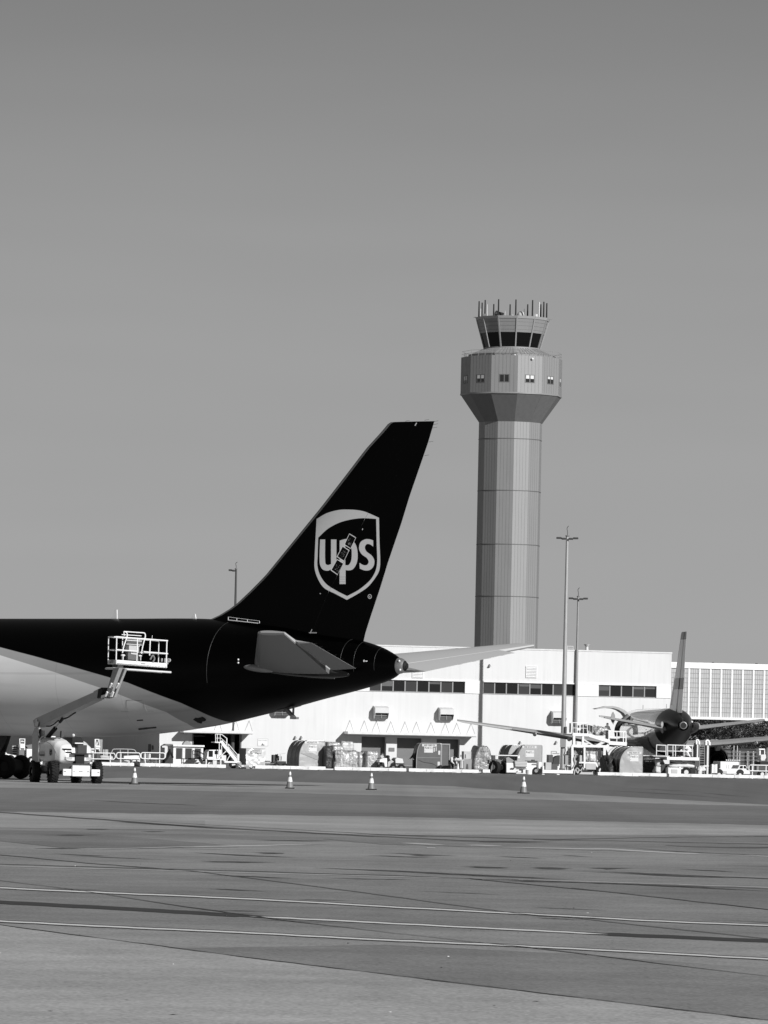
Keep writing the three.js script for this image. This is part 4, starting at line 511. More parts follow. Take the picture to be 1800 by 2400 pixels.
// ------------------------------------------------------------------ open hangar at the right with gridded wall panels
{
  const W = new Frame(1690, 640, B14), o = thing(W, 'hangar', 'pale gridded hangar wall on white columns above dark trees', 'hangar');
  const X = px => W.x(px, 1620), y1 = W.y(1700, 1568.5), y0 = W.y(1700, 1681.5), yR = W.y(1700, 1554.5), xl = X(1500), xr = X(2050);
  const g = canvasTex(256, 512, (c, w, h) => { c.fillStyle = '#b6b6b6'; c.fillRect(0, 0, w, h); for (let i = 0; i < 60; i++) { c.fillStyle = `rgba(${rnd() > .5 ? '200,200,200' : '120,120,120'},.16)`; c.fillRect(rr(0, w), rr(0, h), rr(6, 26), rr(30, 160)); } c.fillStyle = '#a4a4a4'; for (let i = 1; i < 15; i++) c.fillRect(i * w / 15, 0, 2, h); });
  const pm = new THREE.MeshPhysicalMaterial({ map: g, roughness: .35, color: new THREE.Color().setRGB(1, 1, 1) });
  const cols = []; for (let px = 1512; px < 2050; px += 25.2) cols.push(px + 1.5);
  for (let i = 0; i < cols.length - 1; i++) { const a = X(cols[i]), b = X(cols[i + 1]), m = raw(o, 'wall_panel', new THREE.BoxGeometry(b - a - .004, y1 - y0, .08).translate((a + b) / 2, (y0 + y1) / 2, -.1), pm); const bars = []; for (let k = 1; k < 10; k++) bars.push(bx(a + .08, b - .08, lerp(y0, y1, k / 10) - .03, lerp(y0, y1, k / 10) + .03, -.058, -.04)); for (let k = 1; k < 5; k++) bars.push(bx(lerp(a, b, k / 5) - .02, lerp(a, b, k / 5) + .02, y0, y1, -.057, -.045)); const gr = part(m, 'glazing_bar', bars, M(.24, .6)); gr.userData.kind = 'stuff'; }
  for (const px of cols) part(o, 'column', bx(X(px) - .11, X(px) + .1, y0, y1, -.05, .03), C.white);
  part(o, 'roof_fascia', bx(xl, xr, y1 + .002, yR, -1, .12), C.white); part(o, 'lower_rail', bx(xl, xr, y0 - .3, y0 - .002, -.4, .2), C.white); part(o, 'roof', bx(xl, xr, yR - .4, yR - .1, -26, -1.002), M(.35, .7)); part(o, 'roof_edge', [[1578, 1608, 1], [1678, 1725, 1.2], [1780, 1830, 1]].map(([a, b]) => bx(X(a), X(b), yR + .002, yR + .12, -2, -1)), C.grey);
  for (const px of [1560, 2040]) part(o, 'corner_post', bx(X(px) - .5, X(px) + .5, 0, y0 - .31, -1.4, -.6), C.soft);
}

// ------------------------------------------------------------------ control tower beyond the building
{
  const D = 830, Tn = new Frame(1180, D), o = thing(Tn, 'control_tower', 'tall twelve sided control tower with glazed cab and roof antennas', 'tower');
  o.rotation.y = 0; const s = D / F, R = px => px * s / Math.cos(Math.PI / 24), H = (px, py) => Tn.y(px, py), N = 12, ph = 5.4 * Math.PI / 180;
  const corner = (i, r, y) => { const a = ph + i * Math.PI / 6; return V(Math.sin(a) * r, y, Math.cos(a) * r); };
  const hs = py => H(1184, py), Rm = 74.5 * s, Ro = 119.5 * s, Rt = 84.6 * s, Rw = 66 * s;
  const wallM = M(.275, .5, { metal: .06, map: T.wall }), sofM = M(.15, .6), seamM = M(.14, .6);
  const face = (i, r0, y0, r1, y1, u0 = 0, u1 = 1, lift = 0, th = .12) => {    // one facet as a thin plate
    const q = (u, r, y) => corner(i, r, y).lerp(corner(i + 1, r, y), u); const n = corner(i, 1, 0).add(corner(i + 1, 1, 0)).normalize(); const a = [q(u0, r0, y0), q(u1, r0, y0), q(u1, r1, y1), q(u0, r1, y1)].map(v => v.addScaledVector(n, lift)), b = a.map(v => v.clone().addScaledVector(n, -th)); const P = [...a, ...b], I = [0, 1, 2, 0, 2, 3, 5, 4, 7, 5, 7, 6, 4, 0, 3, 4, 3, 7, 1, 5, 6, 1, 6, 2, 3, 2, 6, 3, 6, 7, 4, 5, 1, 4, 1, 0]; let g = new THREE.BufferGeometry().setFromPoints(P); g.setIndex(I); g = g.toNonIndexed(); g.computeVertexNormals(); return g;
  };
  const ys = { base: 0, s1: hs(992), c1: hs(928), w1: hs(841), cabB: hs(819), gB: hs(817), gT: hs(783.5), top: hs(752), rim: hs(746) };
  const rings = [hs(1031.5), hs(1152.5), hs(1278), hs(1399.5)];
  const lv = [0, ...rings.slice().reverse(), ys.s1];
  for (let i = 0; i < N; i++) {
    for (let k = 0; k < lv.length - 1; k++) part(o, 'shaft_panel', face(i, Rm, lv[k] + (k ? .05 : 0), Rm, lv[k + 1] - (k === lv.length - 2 ? .002 : .05), .004, .996), wallM);
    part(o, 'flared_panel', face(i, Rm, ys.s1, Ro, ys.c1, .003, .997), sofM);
    const m = part(o, 'room_panel', face(i, Ro, ys.c1 + .02, Ro, ys.w1, .003, .997), wallM);
    const yw = hs(894.5), wu = .175; part(m, 'window_frame', [face(i, Ro, yw - .66, Ro, yw + .66, .5 - wu - .02, .5 - wu + .012, .03, .1), face(i, Ro, yw - .66, Ro, yw + .66, .5 + wu - .012, .5 + wu + .02, .03, .1), face(i, Ro, yw + .55, Ro, yw + .66, .5 - wu + .013, .5 + wu - .013, .03, .1), face(i, Ro, yw - .66, Ro, yw - .55, .5 - wu + .013, .5 + wu - .013, .03, .1), face(i, Ro, yw - .55, Ro, yw + .55, .48, .52, .03, .1)], seamM);
    for (const [a, b] of [[.5 - wu + .013, .479], [.521, .5 + wu - .013]]) { const up = [.5, .35, .5, 1, .6][i % 5], gl = part(m, 'window_pane', face(i, Ro, yw - .549, Ro, yw + .549, a, b, .012, .06), M(.02, .1, { map: null })); if (i % 12 !== 11) part(gl, 'blind', face(i, Ro, yw + .549 - 1.1 * up, Ro, yw + .549, a + .004, b - .004, .018, .004), C.soft); }
    const sh = [], nS = 7; for (let k = 1; k < nS; k++) { sh.push(face(i, Ro, ys.c1 + .1, Ro, ys.w1 - .02, k / nS - .0035, k / nS + .0035, .012, .02)); } const j1 = part(m, 'panel_joint', sh.filter((g, k) => ![2, 3].includes(k)), seamM); j1.userData.kind = 'stuff'; const j3 = part(m, 'panel_joint', [2, 3].flatMap(k => { const u = (k + 1) / nS; return [face(i, Ro, ys.c1 + .1, Ro, yw - .7, u - .0035, u + .0035, .012, .02), face(i, Ro, yw + .7, Ro, ys.w1 - .02, u - .0035, u + .0035, .012, .02)]; }), seamM); j3.userData.kind = 'stuff';
    const js = []; for (let k = 1; k < 5; k++) js.push(face(i, Rm, .1, Rm, ys.s1 - .02, k / 5 - .005, k / 5 + .005, .012, .02)); const j2 = part(o, 'shaft_joint', js, seamM); j2.userData.kind = 'stuff';
    part(o, 'skirt_roof', face(i, 104 * s, hs(835), Rw, ys.cabB, 0, 1, 0, .1), M(.42, .4, { metal: .2 })); { const b = []; for (let k = 1; k < 6; k++) b.push(face(i, 104 * s, hs(835), Rw, ys.cabB, k / 6 - .01, k / 6 + .01, .07, .06)); const j = part(o, 'standing_seam', b, C.grey); j.userData.kind = 'stuff'; }
    part(o, 'parapet_panel', face(i, 102.5 * s, ys.w1 - .2, 103.5 * s, hs(834), 0, 1, 0, .1), wallM); 
    const cab = part(o, 'cab_panel', face(i, lerp(Rw, Rt, .53), ys.gT, Rt, ys.top, .005, .995), wallM); { const b = []; for (const t of [.2, .48, .76]) b.push(face(i, lerp(lerp(Rw, Rt, .53), Rt, t), lerp(ys.gT, ys.top, t) - .03, lerp(lerp(Rw, Rt, .53), Rt, t), lerp(ys.gT, ys.top, t) + .015, .02, .98, .012, .02)); const j = part(cab, 'panel_joint', b, seamM); j.userData.kind = 'stuff'; }
    part(o, 'cab_window', face(i, Rw, ys.gB, lerp(Rw, Rt, .53), ys.gT, .03, .97, -.05, .05), M(.004, .05, { map: null, spec: .5 })); part(o, 'cab_mullion', beam(corner(i, Rw + .03, ys.gB), corner(i, Rt + .02, ys.top), .2, .18), M(.3, .5));
    part(o, 'roof_rim', face(i, Rt, ys.top + .003, Rt + .15, ys.rim, 0, 1, .1, .5), M(.36, .45));
    part(o, 'walkway_post', [0, .33, .66].map(u => { const p = corner(i, Ro - .15, ys.w1).lerp(corner(i + 1, Ro - .15, ys.w1), u); return cyl(p, p.clone().setY(ys.w1 + .95), .03, .03, 5); }), C.mid); part(o, 'walkway_rail', [.5, .95].map(h => cyl(corner(i, Ro - .15, ys.w1 + h), corner(i + 1, Ro - .15, ys.w1 + h), .02, .02, 5)), C.mid);
  }
  const disc = (r, y, h = .12) => { const g = new THREE.CylinderGeometry(r, r, h, 12); g.rotateY(ph); return g.translate(0, y, 0); };
  part(o, 'joint_ring', rings.map(y => { const g = new THREE.CylinderGeometry(Rm + .05, Rm + .05, .11, 12, 1, false); g.rotateY(ph); return g.translate(0, y, 0); }), M(.12, .6)); part(o, 'walkway_deck', disc(Ro - .13, ys.w1 - .1), C.grey); part(o, 'cab_floor', disc(Rw - .1, ys.cabB - .2), C.dark); part(o, 'roof_deck', disc(Rt - .3, ys.rim - .15), C.grey); part(o, 'sill_ring', disc(Rw + .12, ys.gB - .08, .2), wallM); part(o, 'inner_core', disc(Rw * .55, (ys.gB + ys.gT) / 2, ys.gT - ys.gB), C.black); part(o, 'shoulder_ring', disc(Ro + .05, ys.c1, .22), wallM);
  part(o, 'floodlight', [[1207, 842], [1207, 833], [1228, 841], [1248, 841]].map(([x, y]) => { const k = Tn.p(x, y, 7.6); return new THREE.SphereGeometry(.2, 8, 6).translate(k.x, k.y, k.z); }), C.white);
  // aerials and dishes on the roof, each where it stands round the rim
  const zf = (x, k) => { const d = (x - 1201) * s; return k * Math.sqrt(Math.max(0, (Rt * .93) ** 2 - d * d)); };
  const mast = (zx, zt, zb, k, r, mat) => { const x = 1090 + zx / 7.54, z = zf(x, k), a = Tn.p(x, 690 + zt / 7.54, z), b = Tn.p(x, 690 + zb / 7.54, z); b.y = ys.rim - .2; part(o, 'aerial', cyl(b, a.setX(b.x), r, r * .8, 8), mat); };
  const AK = C.black; for (const [x, t, k] of [[243, 120, .3], [297, 145, -.5], [350, 98, .6], [503, 170, -.7], [587, 85, .8], [792, 175, -.9], [893, 90, .9], [1103, 175, -.6], [1188, 100, .7], [1335, 175, -.4], [1387, 130, .4], [1440, 155, .1]]) mast(x, t, 430, k, .13, AK);
  for (const [x, t, k, r] of [[388, 175, .2, .07], [1305, 135, -.2, .12], [1233, 345, .5, .06], [705, 290, .2, .05], [1043, 255, .3, .05], [272, 250, .1, .08]]) mast(x, t, 430, k, r, C.soft);
  const dish = (zx, zy, rx, yaw, mat) => { const k = Tn.p(1090 + zx / 7.54, 690 + zy / 7.54, 1); const g = new THREE.SphereGeometry(rx, 16, 8, 0, Math.PI * 2, 0, 1).rotateX(Math.PI / 2).rotateY(yaw); part(o, 'dish', [g.translate(k.x, k.y, k.z - rx * .7), cyl(V(k.x, ys.rim - .2, k.z), k, .06)], mat); }; dish(527, 350, .75, .9, AK); dish(1010, 375, .85, -.5, C.soft); dish(845, 395, .4, -.4, C.soft);
  { const k = Tn.p(1090 + 635 / 7.54, 690 + 360 / 7.54, 2); part(o, 'solar_panel', [new THREE.BoxGeometry(.85, .95, .06).rotateX(-.5).rotateZ(-.25).translate(k.x, k.y, k.z), cyl(V(k.x, ys.rim - .2, 2), k, .05)], C.black); const q = Tn.p(1090 + 350 / 7.54, 690 + 385 / 7.54, 2); part(o, 'equipment_box', box(q.x, q.y, 2, .55, .75, .5), C.grey); const c = Tn.p(1090 + 405 / 7.54, 690 + 405 / 7.54, 2); part(o, 'dome', new THREE.SphereGeometry(.4, 14, 8, 0, 7, 0, 1.6).translate(c.x, c.y - .3, 2), C.white); const e = Tn.p(1258, 747, 2); part(o, 'equipment_box', box(e.x, ys.rim + .3, 2, .26, .6, .3), C.white);
    const l = Tn.p(1108.5, 743.5, 0), l2 = Tn.p(1121, 743.5, 0), r = Tn.p(1285, 748.5, 0), r2 = Tn.p(1294, 748.5, 0); part(o, 'side_arm', cyl(l, l2, .05), C.mid); part(o, 'side_arm', cyl(r, r2, .05), C.mid); }
}

// ------------------------------------------------------------------ apron floodlight masts
function mastLight(px, D, top, bottom, arms, r0, r1, label, color, oneArm) {
  const L = new Frame(px, D), o = thing(L, 'light_mast', label, 'light pole', 'apron light masts'); const y = L.y(px, top), s = D / F;
  part(o, 'pole', cyl(V(0, 0, 0), V(0, y, 0), r0, r1, 16), color); part(o, 'base_plate', new THREE.CylinderGeometry(r0 * 1.6, r0 * 1.7, .12, 16).translate(0, .06, 0), C.grey);
  const w = arms * s / 2, hd = M(.05, .5); for (const sd of oneArm ? [-1] : [-1, 1]) { part(o, 'arm', cyl(V(0, y - .25 * w, 0), V(sd * w * .7, y - .25 * w, 0), .05), hd); part(o, 'lamp_head', [box(sd * w * .78, y - .2 * w, 0, w * .5, .2, .5, 0, .06), box(sd * w * .34, y - .27 * w, .2, w * .42, .2, .45, 0, .06)], hd); }
  part(o, 'lightning_rod', path([V(0, y, 0), V(0, y + w * .4, 0), V(-.05, y + w * .75, 0), V(.12, y + w * .95, 0)], .035, 5), C.dark); part(o, 'collar', new THREE.CylinderGeometry(r1 * 1.5, r1 * 1.4, .12, 14).translate(0, y, 0), C.grey);
  return [o, L];
}
{
  const [o, L] = mastLight(1318.5, 562, 1256, 1806, 50, .29, .15, 'tallest light mast with double arm in front of the white building', M(.42, .55, { metal: .3 }));
  part(o, 'cabinet', [box(-.02, L.y(1318, 1741), .3, .62, .95, .5)], C.mid); part(o, 'speaker_horn', box(.25, L.y(1319, 1711), .25, .22, .75, .35), C.dark); part(o, 'cable', path([V(.1, L.y(1318, 1748), .3), V(.28, L.y(1318, 1757), .3), V(.1, L.y(1318, 1770), .32)], .03, 5), C.dark);
  mastLight(1347, 575.1, 1398, 1790, 44, .2, .11, 'shorter slim light mast right of the tallest one', M(.34, .55, { metal: .3 }));
  mastLight(544, 566, 1333, 1790, 34, .24, .1, 'dark light mast rising behind the black tail', M(.06, .6), true);
}

// ------------------------------------------------------------------ trees and low things beyond the hangar
{
  const mk = (px, D, h, w, sd, dark) => {
    const L = new Frame(px, D), o = thing(L, 'tree', dark, 'tree', 'trees under the hangar wall'); seed = sd;
    part(o, 'trunk', [cyl(V(0, 0, 0), V(.1, h * .5, 0), .3, .2, 8), cyl(V(.1, h * .4, 0), V(w * .3, h * .75, .3), .14, .07, 6), cyl(V(.1, h * .45, 0), V(-w * .3, h * .8, -.3), .14, .07, 6)], M(.06, .9));
    const P = [], U = [], I = [], cl = []; for (let i = 0; i < 26; i++) { const a = rr(0, 6.28), r = Math.sqrt(rnd()) * w * .5; cl.push([Math.cos(a) * r, rr(.28, .95) * h, Math.sin(a) * r * .7, rr(.5, 1.15)]); }
    for (const [cx, cy, cz, cr] of cl) for (let k = 0; k < 240; k++) { const d = V(rr(-1, 1), rr(-1, 1), rr(-1, 1)); if (d.length() > 1) { k--; continue; } d.multiplyScalar(cr * 1.1); const c = V(cx, cy, cz).add(d), u = V(rr(-1, 1), rr(-.6, .6), rr(-1, 1)).normalize().multiplyScalar(rr(.07, .15)), v = V(rr(-1, 1), rr(-1, 1), rr(-1, 1)).cross(u).normalize().multiplyScalar(rr(.05, .1)); const b = P.length / 3; for (const [s, t] of [[-1, 0], [0, -1], [1, 0], [0, 1]]) { const q = c.clone().addScaledVector(u, s).addScaledVector(v, t); P.push(q.x, q.y, q.z); U.push(s, t); } I.push(b, b + 1, b + 2, b, b + 2, b + 3); }
    let g = new THREE.BufferGeometry(); g.setAttribute('position', new THREE.Float32BufferAttribute(P, 3)); g.setAttribute('uv', new THREE.Float32BufferAttribute(U, 2)); g.setIndex(I); g = g.toNonIndexed(); g.computeVertexNormals(); const m = new THREE.MeshPhysicalMaterial({ color: new THREE.Color().setRGB(.055, .055, .055), roughness: .6, specularIntensity: .5, side: THREE.DoubleSide }); raw(o, 'crown', g, m);
  };
  [[1572, 722, 9, 6, 'dark tree seen close beside the shorter jet tail'], [1640, 716, 9, 7, 'dark leafy tree right of the jet tail cone'], [1668, 728, 10, 6.5, 'second dark tree right of the jet tail'], [1697, 712, 8.4, 7, 'dark tree above the jet engine'], [1726, 724, 9.4, 7, 'dark tree above the white pickup truck'], [1757, 714, 8.6, 6.6, 'dark tree left of the white tractor cab'], [1788, 722, 9.2, 7, 'dark tree behind the white tractor cab'], [1822, 716, 9, 7, 'dark tree cut off by the right edge']].forEach((a, i) => mk(a[0], a[1], a[2], a[3], 100 + i * 13, a[4]));
  seed = 4242;
  const L = new Frame(1740, 690, B14), o = thing(L, 'storage_shed', 'low grey shed behind a mesh fence under the trees', 'shed'); const q = (a, b, c, d, z0, z1) => bx(L.x(a), L.x(b), L.y(1740, d), L.y(1740, c), z0, z1);
  part(o, 'wall', bx(L.x(1600), L.x(1860), 0, L.y(1740, 1757), -6, -.2), M(.09, .8)); part(o, 'roof', bx(L.x(1598), L.x(1862), L.y(1740, 1757) + .003, L.y(1740, 1755), -6.2, 0), M(.07, .8)); for (let px = 1706; px < 1790; px += 14) part(o, 'wall_panel', q(px, px + 11, 1762, 1785, -.198, -.15), M(.11, .7));
  for (const px of [1718, 1726, 1732, 1751, 1764, 1775]) part(o, 'post', bx(L.x(px) - .05, L.x(px) + .05, 0, L.y(1740, px < 1730 ? 1748 : 1760), .2, .3), C.light); part(o, 'fence_rail', [1763, 1772, 1781].map(y => bx(L.x(1700), L.x(1800), L.y(1740, y) - .03, L.y(1740, y) + .03, .31, .36)), C.grey);
}

// ------------------------------------------------------------------ the far freighter being loaded
{
  const Q = new Frame(1600, 470, 3.6 * Math.PI / 180), o = thing(Q, 'freighter_jet', 'smaller freighter jet seen from behind with its cargo door raised', 'airplane');   // local z runs aft, x to starboard
  const stn = [[-46, 4.1, 3.6, .2], [-45, 4.9, 2.9, .9], [-43, 5.7, 2.2, 1.5], [-40, 6.15, 1.85, 1.9], [-36, 6.25, 1.75, 2], [-15, 6.25, 1.75, 2], [-12, 6.24, 1.95, 1.97], [-9, 6.2, 2.4, 1.85], [-6, 6.1, 2.95, 1.6], [-3, 5.75, 3.5, 1.15], [-1.2, 5.35, 3.85, .78], [-.3, 5.02, 4.05, .5]];
  const body = (a, b, n) => { const st = []; for (let i = 0; i <= n; i++) { const z = lerp(a, b, i / n); st.push([z, smooth(stn.map(r => [r[0], r[1]]), z), smooth(stn.map(r => [r[0], r[2]]), z), smooth(stn.map(r => [r[0], r[3]]), z)]); } return loftBody(st, 48).rotateY(-Math.PI / 2); };
  // loft runs along x: turn it so that it runs along z (aft)
  const pale = new THREE.MeshPhysicalMaterial({ color: new THREE.Color().setRGB(.9, .9, .9), roughness: .2, clearcoat: 1, side: THREE.DoubleSide }), purple = new THREE.MeshPhysicalMaterial({ color: new THREE.Color().setRGB(.018, .018, .018), roughness: .3, specularIntensity: .5, side: THREE.DoubleSide });
  raw(o, 'fuselage', body(-46, -8, 60), pale); raw(o, 'tail_section', body(-8, -.3, 30), purple, 'dark painted tail section');
  const bl = []; for (let i = 0; i <= 16; i++) bl.push(V(0, 0, 0)); part(o, 'belly_shade', (() => { const g = new THREE.CylinderGeometry(2.012, 2.012, 24, 40, 1, true, -Math.PI * .42, Math.PI * .84); g.rotateX(Math.PI / 2); g.rotateZ(0); g.scale(1, 1.125, 1); return g.translate(0, 4.0, -24); })(), M(.2, .35));  // shade on the lower body, put in as a darker belly colour
  part(o, 'exhaust_ring', [new THREE.TorusGeometry(.28, .09, 10, 24).translate(0, 4.55, -.25)], M(.3, .4, { metal: .4 })); part(o, 'exhaust_opening', new THREE.CylinderGeometry(.27, .27, .1, 20).rotateX(Math.PI / 2).translate(0, 4.55, -.2), C.black);
  // fin with painted bands
  const ft = tex(8, 256, (u, v) => { const t = v; return t > .905 ? .06 : t > .29 && t < .43 ? .05 : t > .1 && t <= .29 && u < .3 ? .08 : t > .6 && t < .905 && u < .2 ? .16 : .86; }, 1); ft.repeat.set(1, 1);
  const finM = new THREE.MeshPhysicalMaterial({ map: ft, roughness: .35, side: THREE.DoubleSide });
  const fsec = [[5.7, -9.6, -1.6], [7, -8.2, -1.2], [10, -5.1, -.2], [12.9, -2.6, .6], [13.15, -2.2, .7]].map(([y, a, b]) => ({ le: V(0, y, a), te: V(0, y, b), up: V(1, 0, 0), t: .12 })); raw(o, 'fin', foilSkin(fsec, 0, .7, 10, (v) => { const k = (v.y - 5.7) / 7.45, a = interp([[5.7, -9.6], [13.15, -2.2]], v.y), b = interp([[5.7, -1.6], [13.15, .7]], v.y); return [Math.min(.99, (v.z - a) / (b - a) * .9 + .02), Math.min(.99, k)]; }), finM); raw(o, 'rudder', foilSkin(fsec, .705, 1, 5, (v) => [.8, Math.min(.99, (v.y - 5.7) / 7.45)]), finM);
  const grey = M(.5, .45);
  for (const sd of [-1, 1]) {
    const S = (x, y, a, b, t) => ({ le: V(sd * x, y, a), te: V(sd * x, y - .14, b), up: V(0, 1, 0), t });
    const st = [S(.5, 4.25, -7.2, -2.6, .1), S(1.4, 4.35, -6.5, -2.2, .1), S(7.4, 5.25, -2.4, -.6, .09), S(7.65, 5.29, -1.9, -.55, .07)]; raw(o, 'stabilizer', foilSkin(st, 0, .68, 10), grey); raw(o, 'elevator', foilSkin([S(1.7, 4.4, -6.3, -2.1, .1), S(7.2, 5.22, -2.5, -.65, .09)], .69, 1, 5), grey);
    const w = [S(1.5, 2.7, -27, -18.6, .12), S(6.2, 3.1, -22.9, -17.2, .11), S(19.3, 4.62, -14.6, -12.3, .1), S(19.8, 4.7, -13.8, -12.1, .08)]; const wg = raw(o, 'wing', foilSkin(w, 0, .75, 12), M(.42, .45)); raw(o, 'flap', foilSkin([S(2.2, 2.72, -26.4, -18.5, .12), S(6.2, 3.1, -22.9, -17.2, .11), S(14.5, 4.06, -17.3, -13.9, .1)], .76, 1, 5), grey); part(wg, 'flap_fairing', [[4.1, 2.75, -18.2], [8.9, 3.2, -16.4], [12.3, 3.6, -15.2]].map(([x, y, z]) => new THREE.SphereGeometry(1, 12, 8).scale(.16, .22, 1.3).translate(sd * x, y - .08, z)), grey);
    const ex = sd * 5.8, n = raw(o, 'engine', new THREE.LatheGeometry([[1.02, -3.1], [1.22, -2.9], [1.36, -2], [1.38, -.8], [1.25, .4], [1.08, 1.1], [1.02, 1.12], [1.02, .3]].map(p => new THREE.Vector2(...p)), 32).rotateX(Math.PI / 2).translate(ex, 1.42, -22), purple); part(n, 'core_nozzle', [new THREE.LatheGeometry([[.82, .2], [.72, 1.6], [.66, 1.62], [.6, .6]].map(p => new THREE.Vector2(...p)), 28).rotateX(Math.PI / 2).translate(ex, 1.42, -22), new THREE.CylinderGeometry(1.01, 1.01, .05, 28).rotateX(Math.PI / 2).translate(ex, 1.42, -22)], C.black); part(n, 'exhaust_plug', new THREE.ConeGeometry(.36, 1.3, 20).rotateX(Math.PI / 2).translate(ex, 1.42, -20.6), C.black); part(n, 'pylon', prism([[-24.6, 2.7], [-20.4, 2.3], [-18.6, 2.9], [-19.6, 3.1], [-24.2, 3.4]].map(([z, y]) => [-z, y]), .4, -.2).rotateY(Math.PI / 2).translate(ex, 0, 0), grey);
  }
  // raised cargo door: a curved shell hinged at the crown
  const arc = [[1497, 1714], [1490, 1698], [1483, 1685], [1476, 1674], [1464, 1664], [1450, 1657.5], [1436, 1654.5], [1421, 1655], [1408, 1658], [1396, 1660.5]].map(([x, y]) => Q.p(x, y, -31)), inn = [[1401, 1662], [1412, 1660.5], [1424, 1659], [1438, 1660], [1450, 1663.5], [1462, 1671], [1470, 1682], [1484, 1700], [1491, 1714]].map(([x, y]) => Q.p(x, y, -31)); part(o, 'cargo_door', prism([...arc, ...inn], 3.2, -34.2), M(.5, .4)); part(o, 'door_strut', [cyl(Q.p(1473, 1676, -30.9), Q.p(1459, 1692, -30.9), .2, .26), cyl(Q.p(1470, 1678, -33.8), Q.p(1456, 1693, -33.8), .2, .26)], C.grey); part(o, 'door_frame', path([Q.p(1457, 1690, -29.6), Q.p(1450, 1699, -29.6), Q.p(1446, 1712, -29.6), Q.p(1447, 1726, -29.6)], .26, 8), C.darkpaint);
  part(o, 'crown_aerial', [[1507, 1662], [1562, 1660]].map(([x, y]) => { const p = Q.p(x, y, -20); return cyl(p, p.clone().add(V(0, .4, 0)), .03); }), C.mid);
  { const L = [[1437, 1668], [1441, 1676], [1441.5, 1686], [1437.5, 1698], [1432.5, 1690], [1431.5, 1681], [1434, 1672]].map(([x, y]) => Q.p(x, y, -1.5)); part(o, 'tip_plate', prism(L, .25, -1.6), M(.32, .5)); part(o, 'tip_spike', [cyl(Q.p(1409, 1678, -1.5), Q.p(1437, 1684.5, -1.5), .05, .16)], M(.3, .5)); }
  for (const sd of [-1, 1]) part(o, 'root_fairing', [new THREE.SphereGeometry(1, 20, 12).scale(.22, .5, 2.3).rotateY(sd * .16).rotateX(-.1).translate(sd * 1.42, 4.35, -4.6)], M(.5, .4));
  part(o, 'tail_lamp', new THREE.SphereGeometry(.1, 8, 6).translate(1.0, 4.9, -2.0), C.white);
}

// ------------------------------------------------------------------ the ramp: barriers, rails, containers, vehicles, people
const rowD = px => 404 + (px - 312) * .0084;
const at = (px, back, yaw = B14) => new Frame(px, rowD(px) + back, yaw);
// box given by its outline in the photo and its depth in metres behind the plane z = z1
const pb = (f, x0, x1, y0, y1, z1 = 0, d = .3, bev = 0) => { const a = f.p((x0 + x1) / 2, y1, z1), b = f.p((x0 + x1) / 2, y0, z1); return bx(f.x(x0, (y0 + y1) / 2, z1), f.x(x1, (y0 + y1) / 2, z1), Math.max(.01, a.y), b.y, z1 - d, z1, bev); };
const rod = (f, a, b, r = .03, z0 = 0, z1 = z0) => cyl(f.p(a[0], a[1], z0), f.p(b[0], b[1], z1), r, r, 6);
const wheelG = (x, y, z, r, w) => [new THREE.CylinderGeometry(r, r, w, 22).rotateX(Math.PI / 2).translate(x, y, z)];
function wheels(o, list, r, w, hub = C.soft) { for (const [x, z] of list) { const m = part(o, 'wheel', wheelG(x, r, z, r, w), C.rubber); part(m, 'hub', wheelG(x, r, z + .015, r * .45, w), hub); } }

{ // low barriers
  const bm = M(.84, .75, { map: T.dirt });
  const list = [[-60, 98, 'behind the boom lift wheels'], [205, 313, 'under the leftmost looped rails'], [327, 398, 'under the rightmost looped rail'], [398.6, 528, 'in front of the guard booth'], [597, 762, 'in front of the arched container'], [783, 951, 'in front of the wrapped pallets'], [957, 1121, 'in front of the dark container'], [1400, 1561, 'in front of the curved container near the loader'], [1567, 1719, 'in front of the scissor truck'], [1719.7, 1789, 'in front of the white pickup truck'], [1789.8, 1900, 'at the right edge under the guard rail']];
  for (const [a, b, l] of list) {
    const px = (a + b) / 2, f = at(px, 0), o = thing(f, 'low_barrier', 'low white weathered barrier ' + l, 'barrier', 'low barriers along the ramp edge'), x0 = f.x(a, 1800), x1 = f.x(b, 1800), w = x1 - x0;
    part(o, 'block', prism([[-.22, .05], [.22, .05], [.2, .24], [.14, .3], [-.14, .3], [-.2, .24]], w, -w / 2, .012).rotateY(Math.PI / 2).translate((x0 + x1) / 2, 0, 0), bm);
    const n = Math.max(2, Math.round(w / 1.6)); for (let i = 0; i < n; i++) part(o, 'foot', bx(lerp(x0 + .15, x1 - .55, i / (n - 1)), lerp(x0 + .55, x1 - .15, i / (n - 1)), 0, .049, -.2, .2), C.grey);
    part(o, 'joint_strip', [...Array(Math.max(1, n - 1))].map((_, i) => bx(lerp(x0, x1, (i + 1) / n) - .012, lerp(x0, x1, (i + 1) / n) + .012, .06, .245, .18, .225)), C.mid);
  }
}
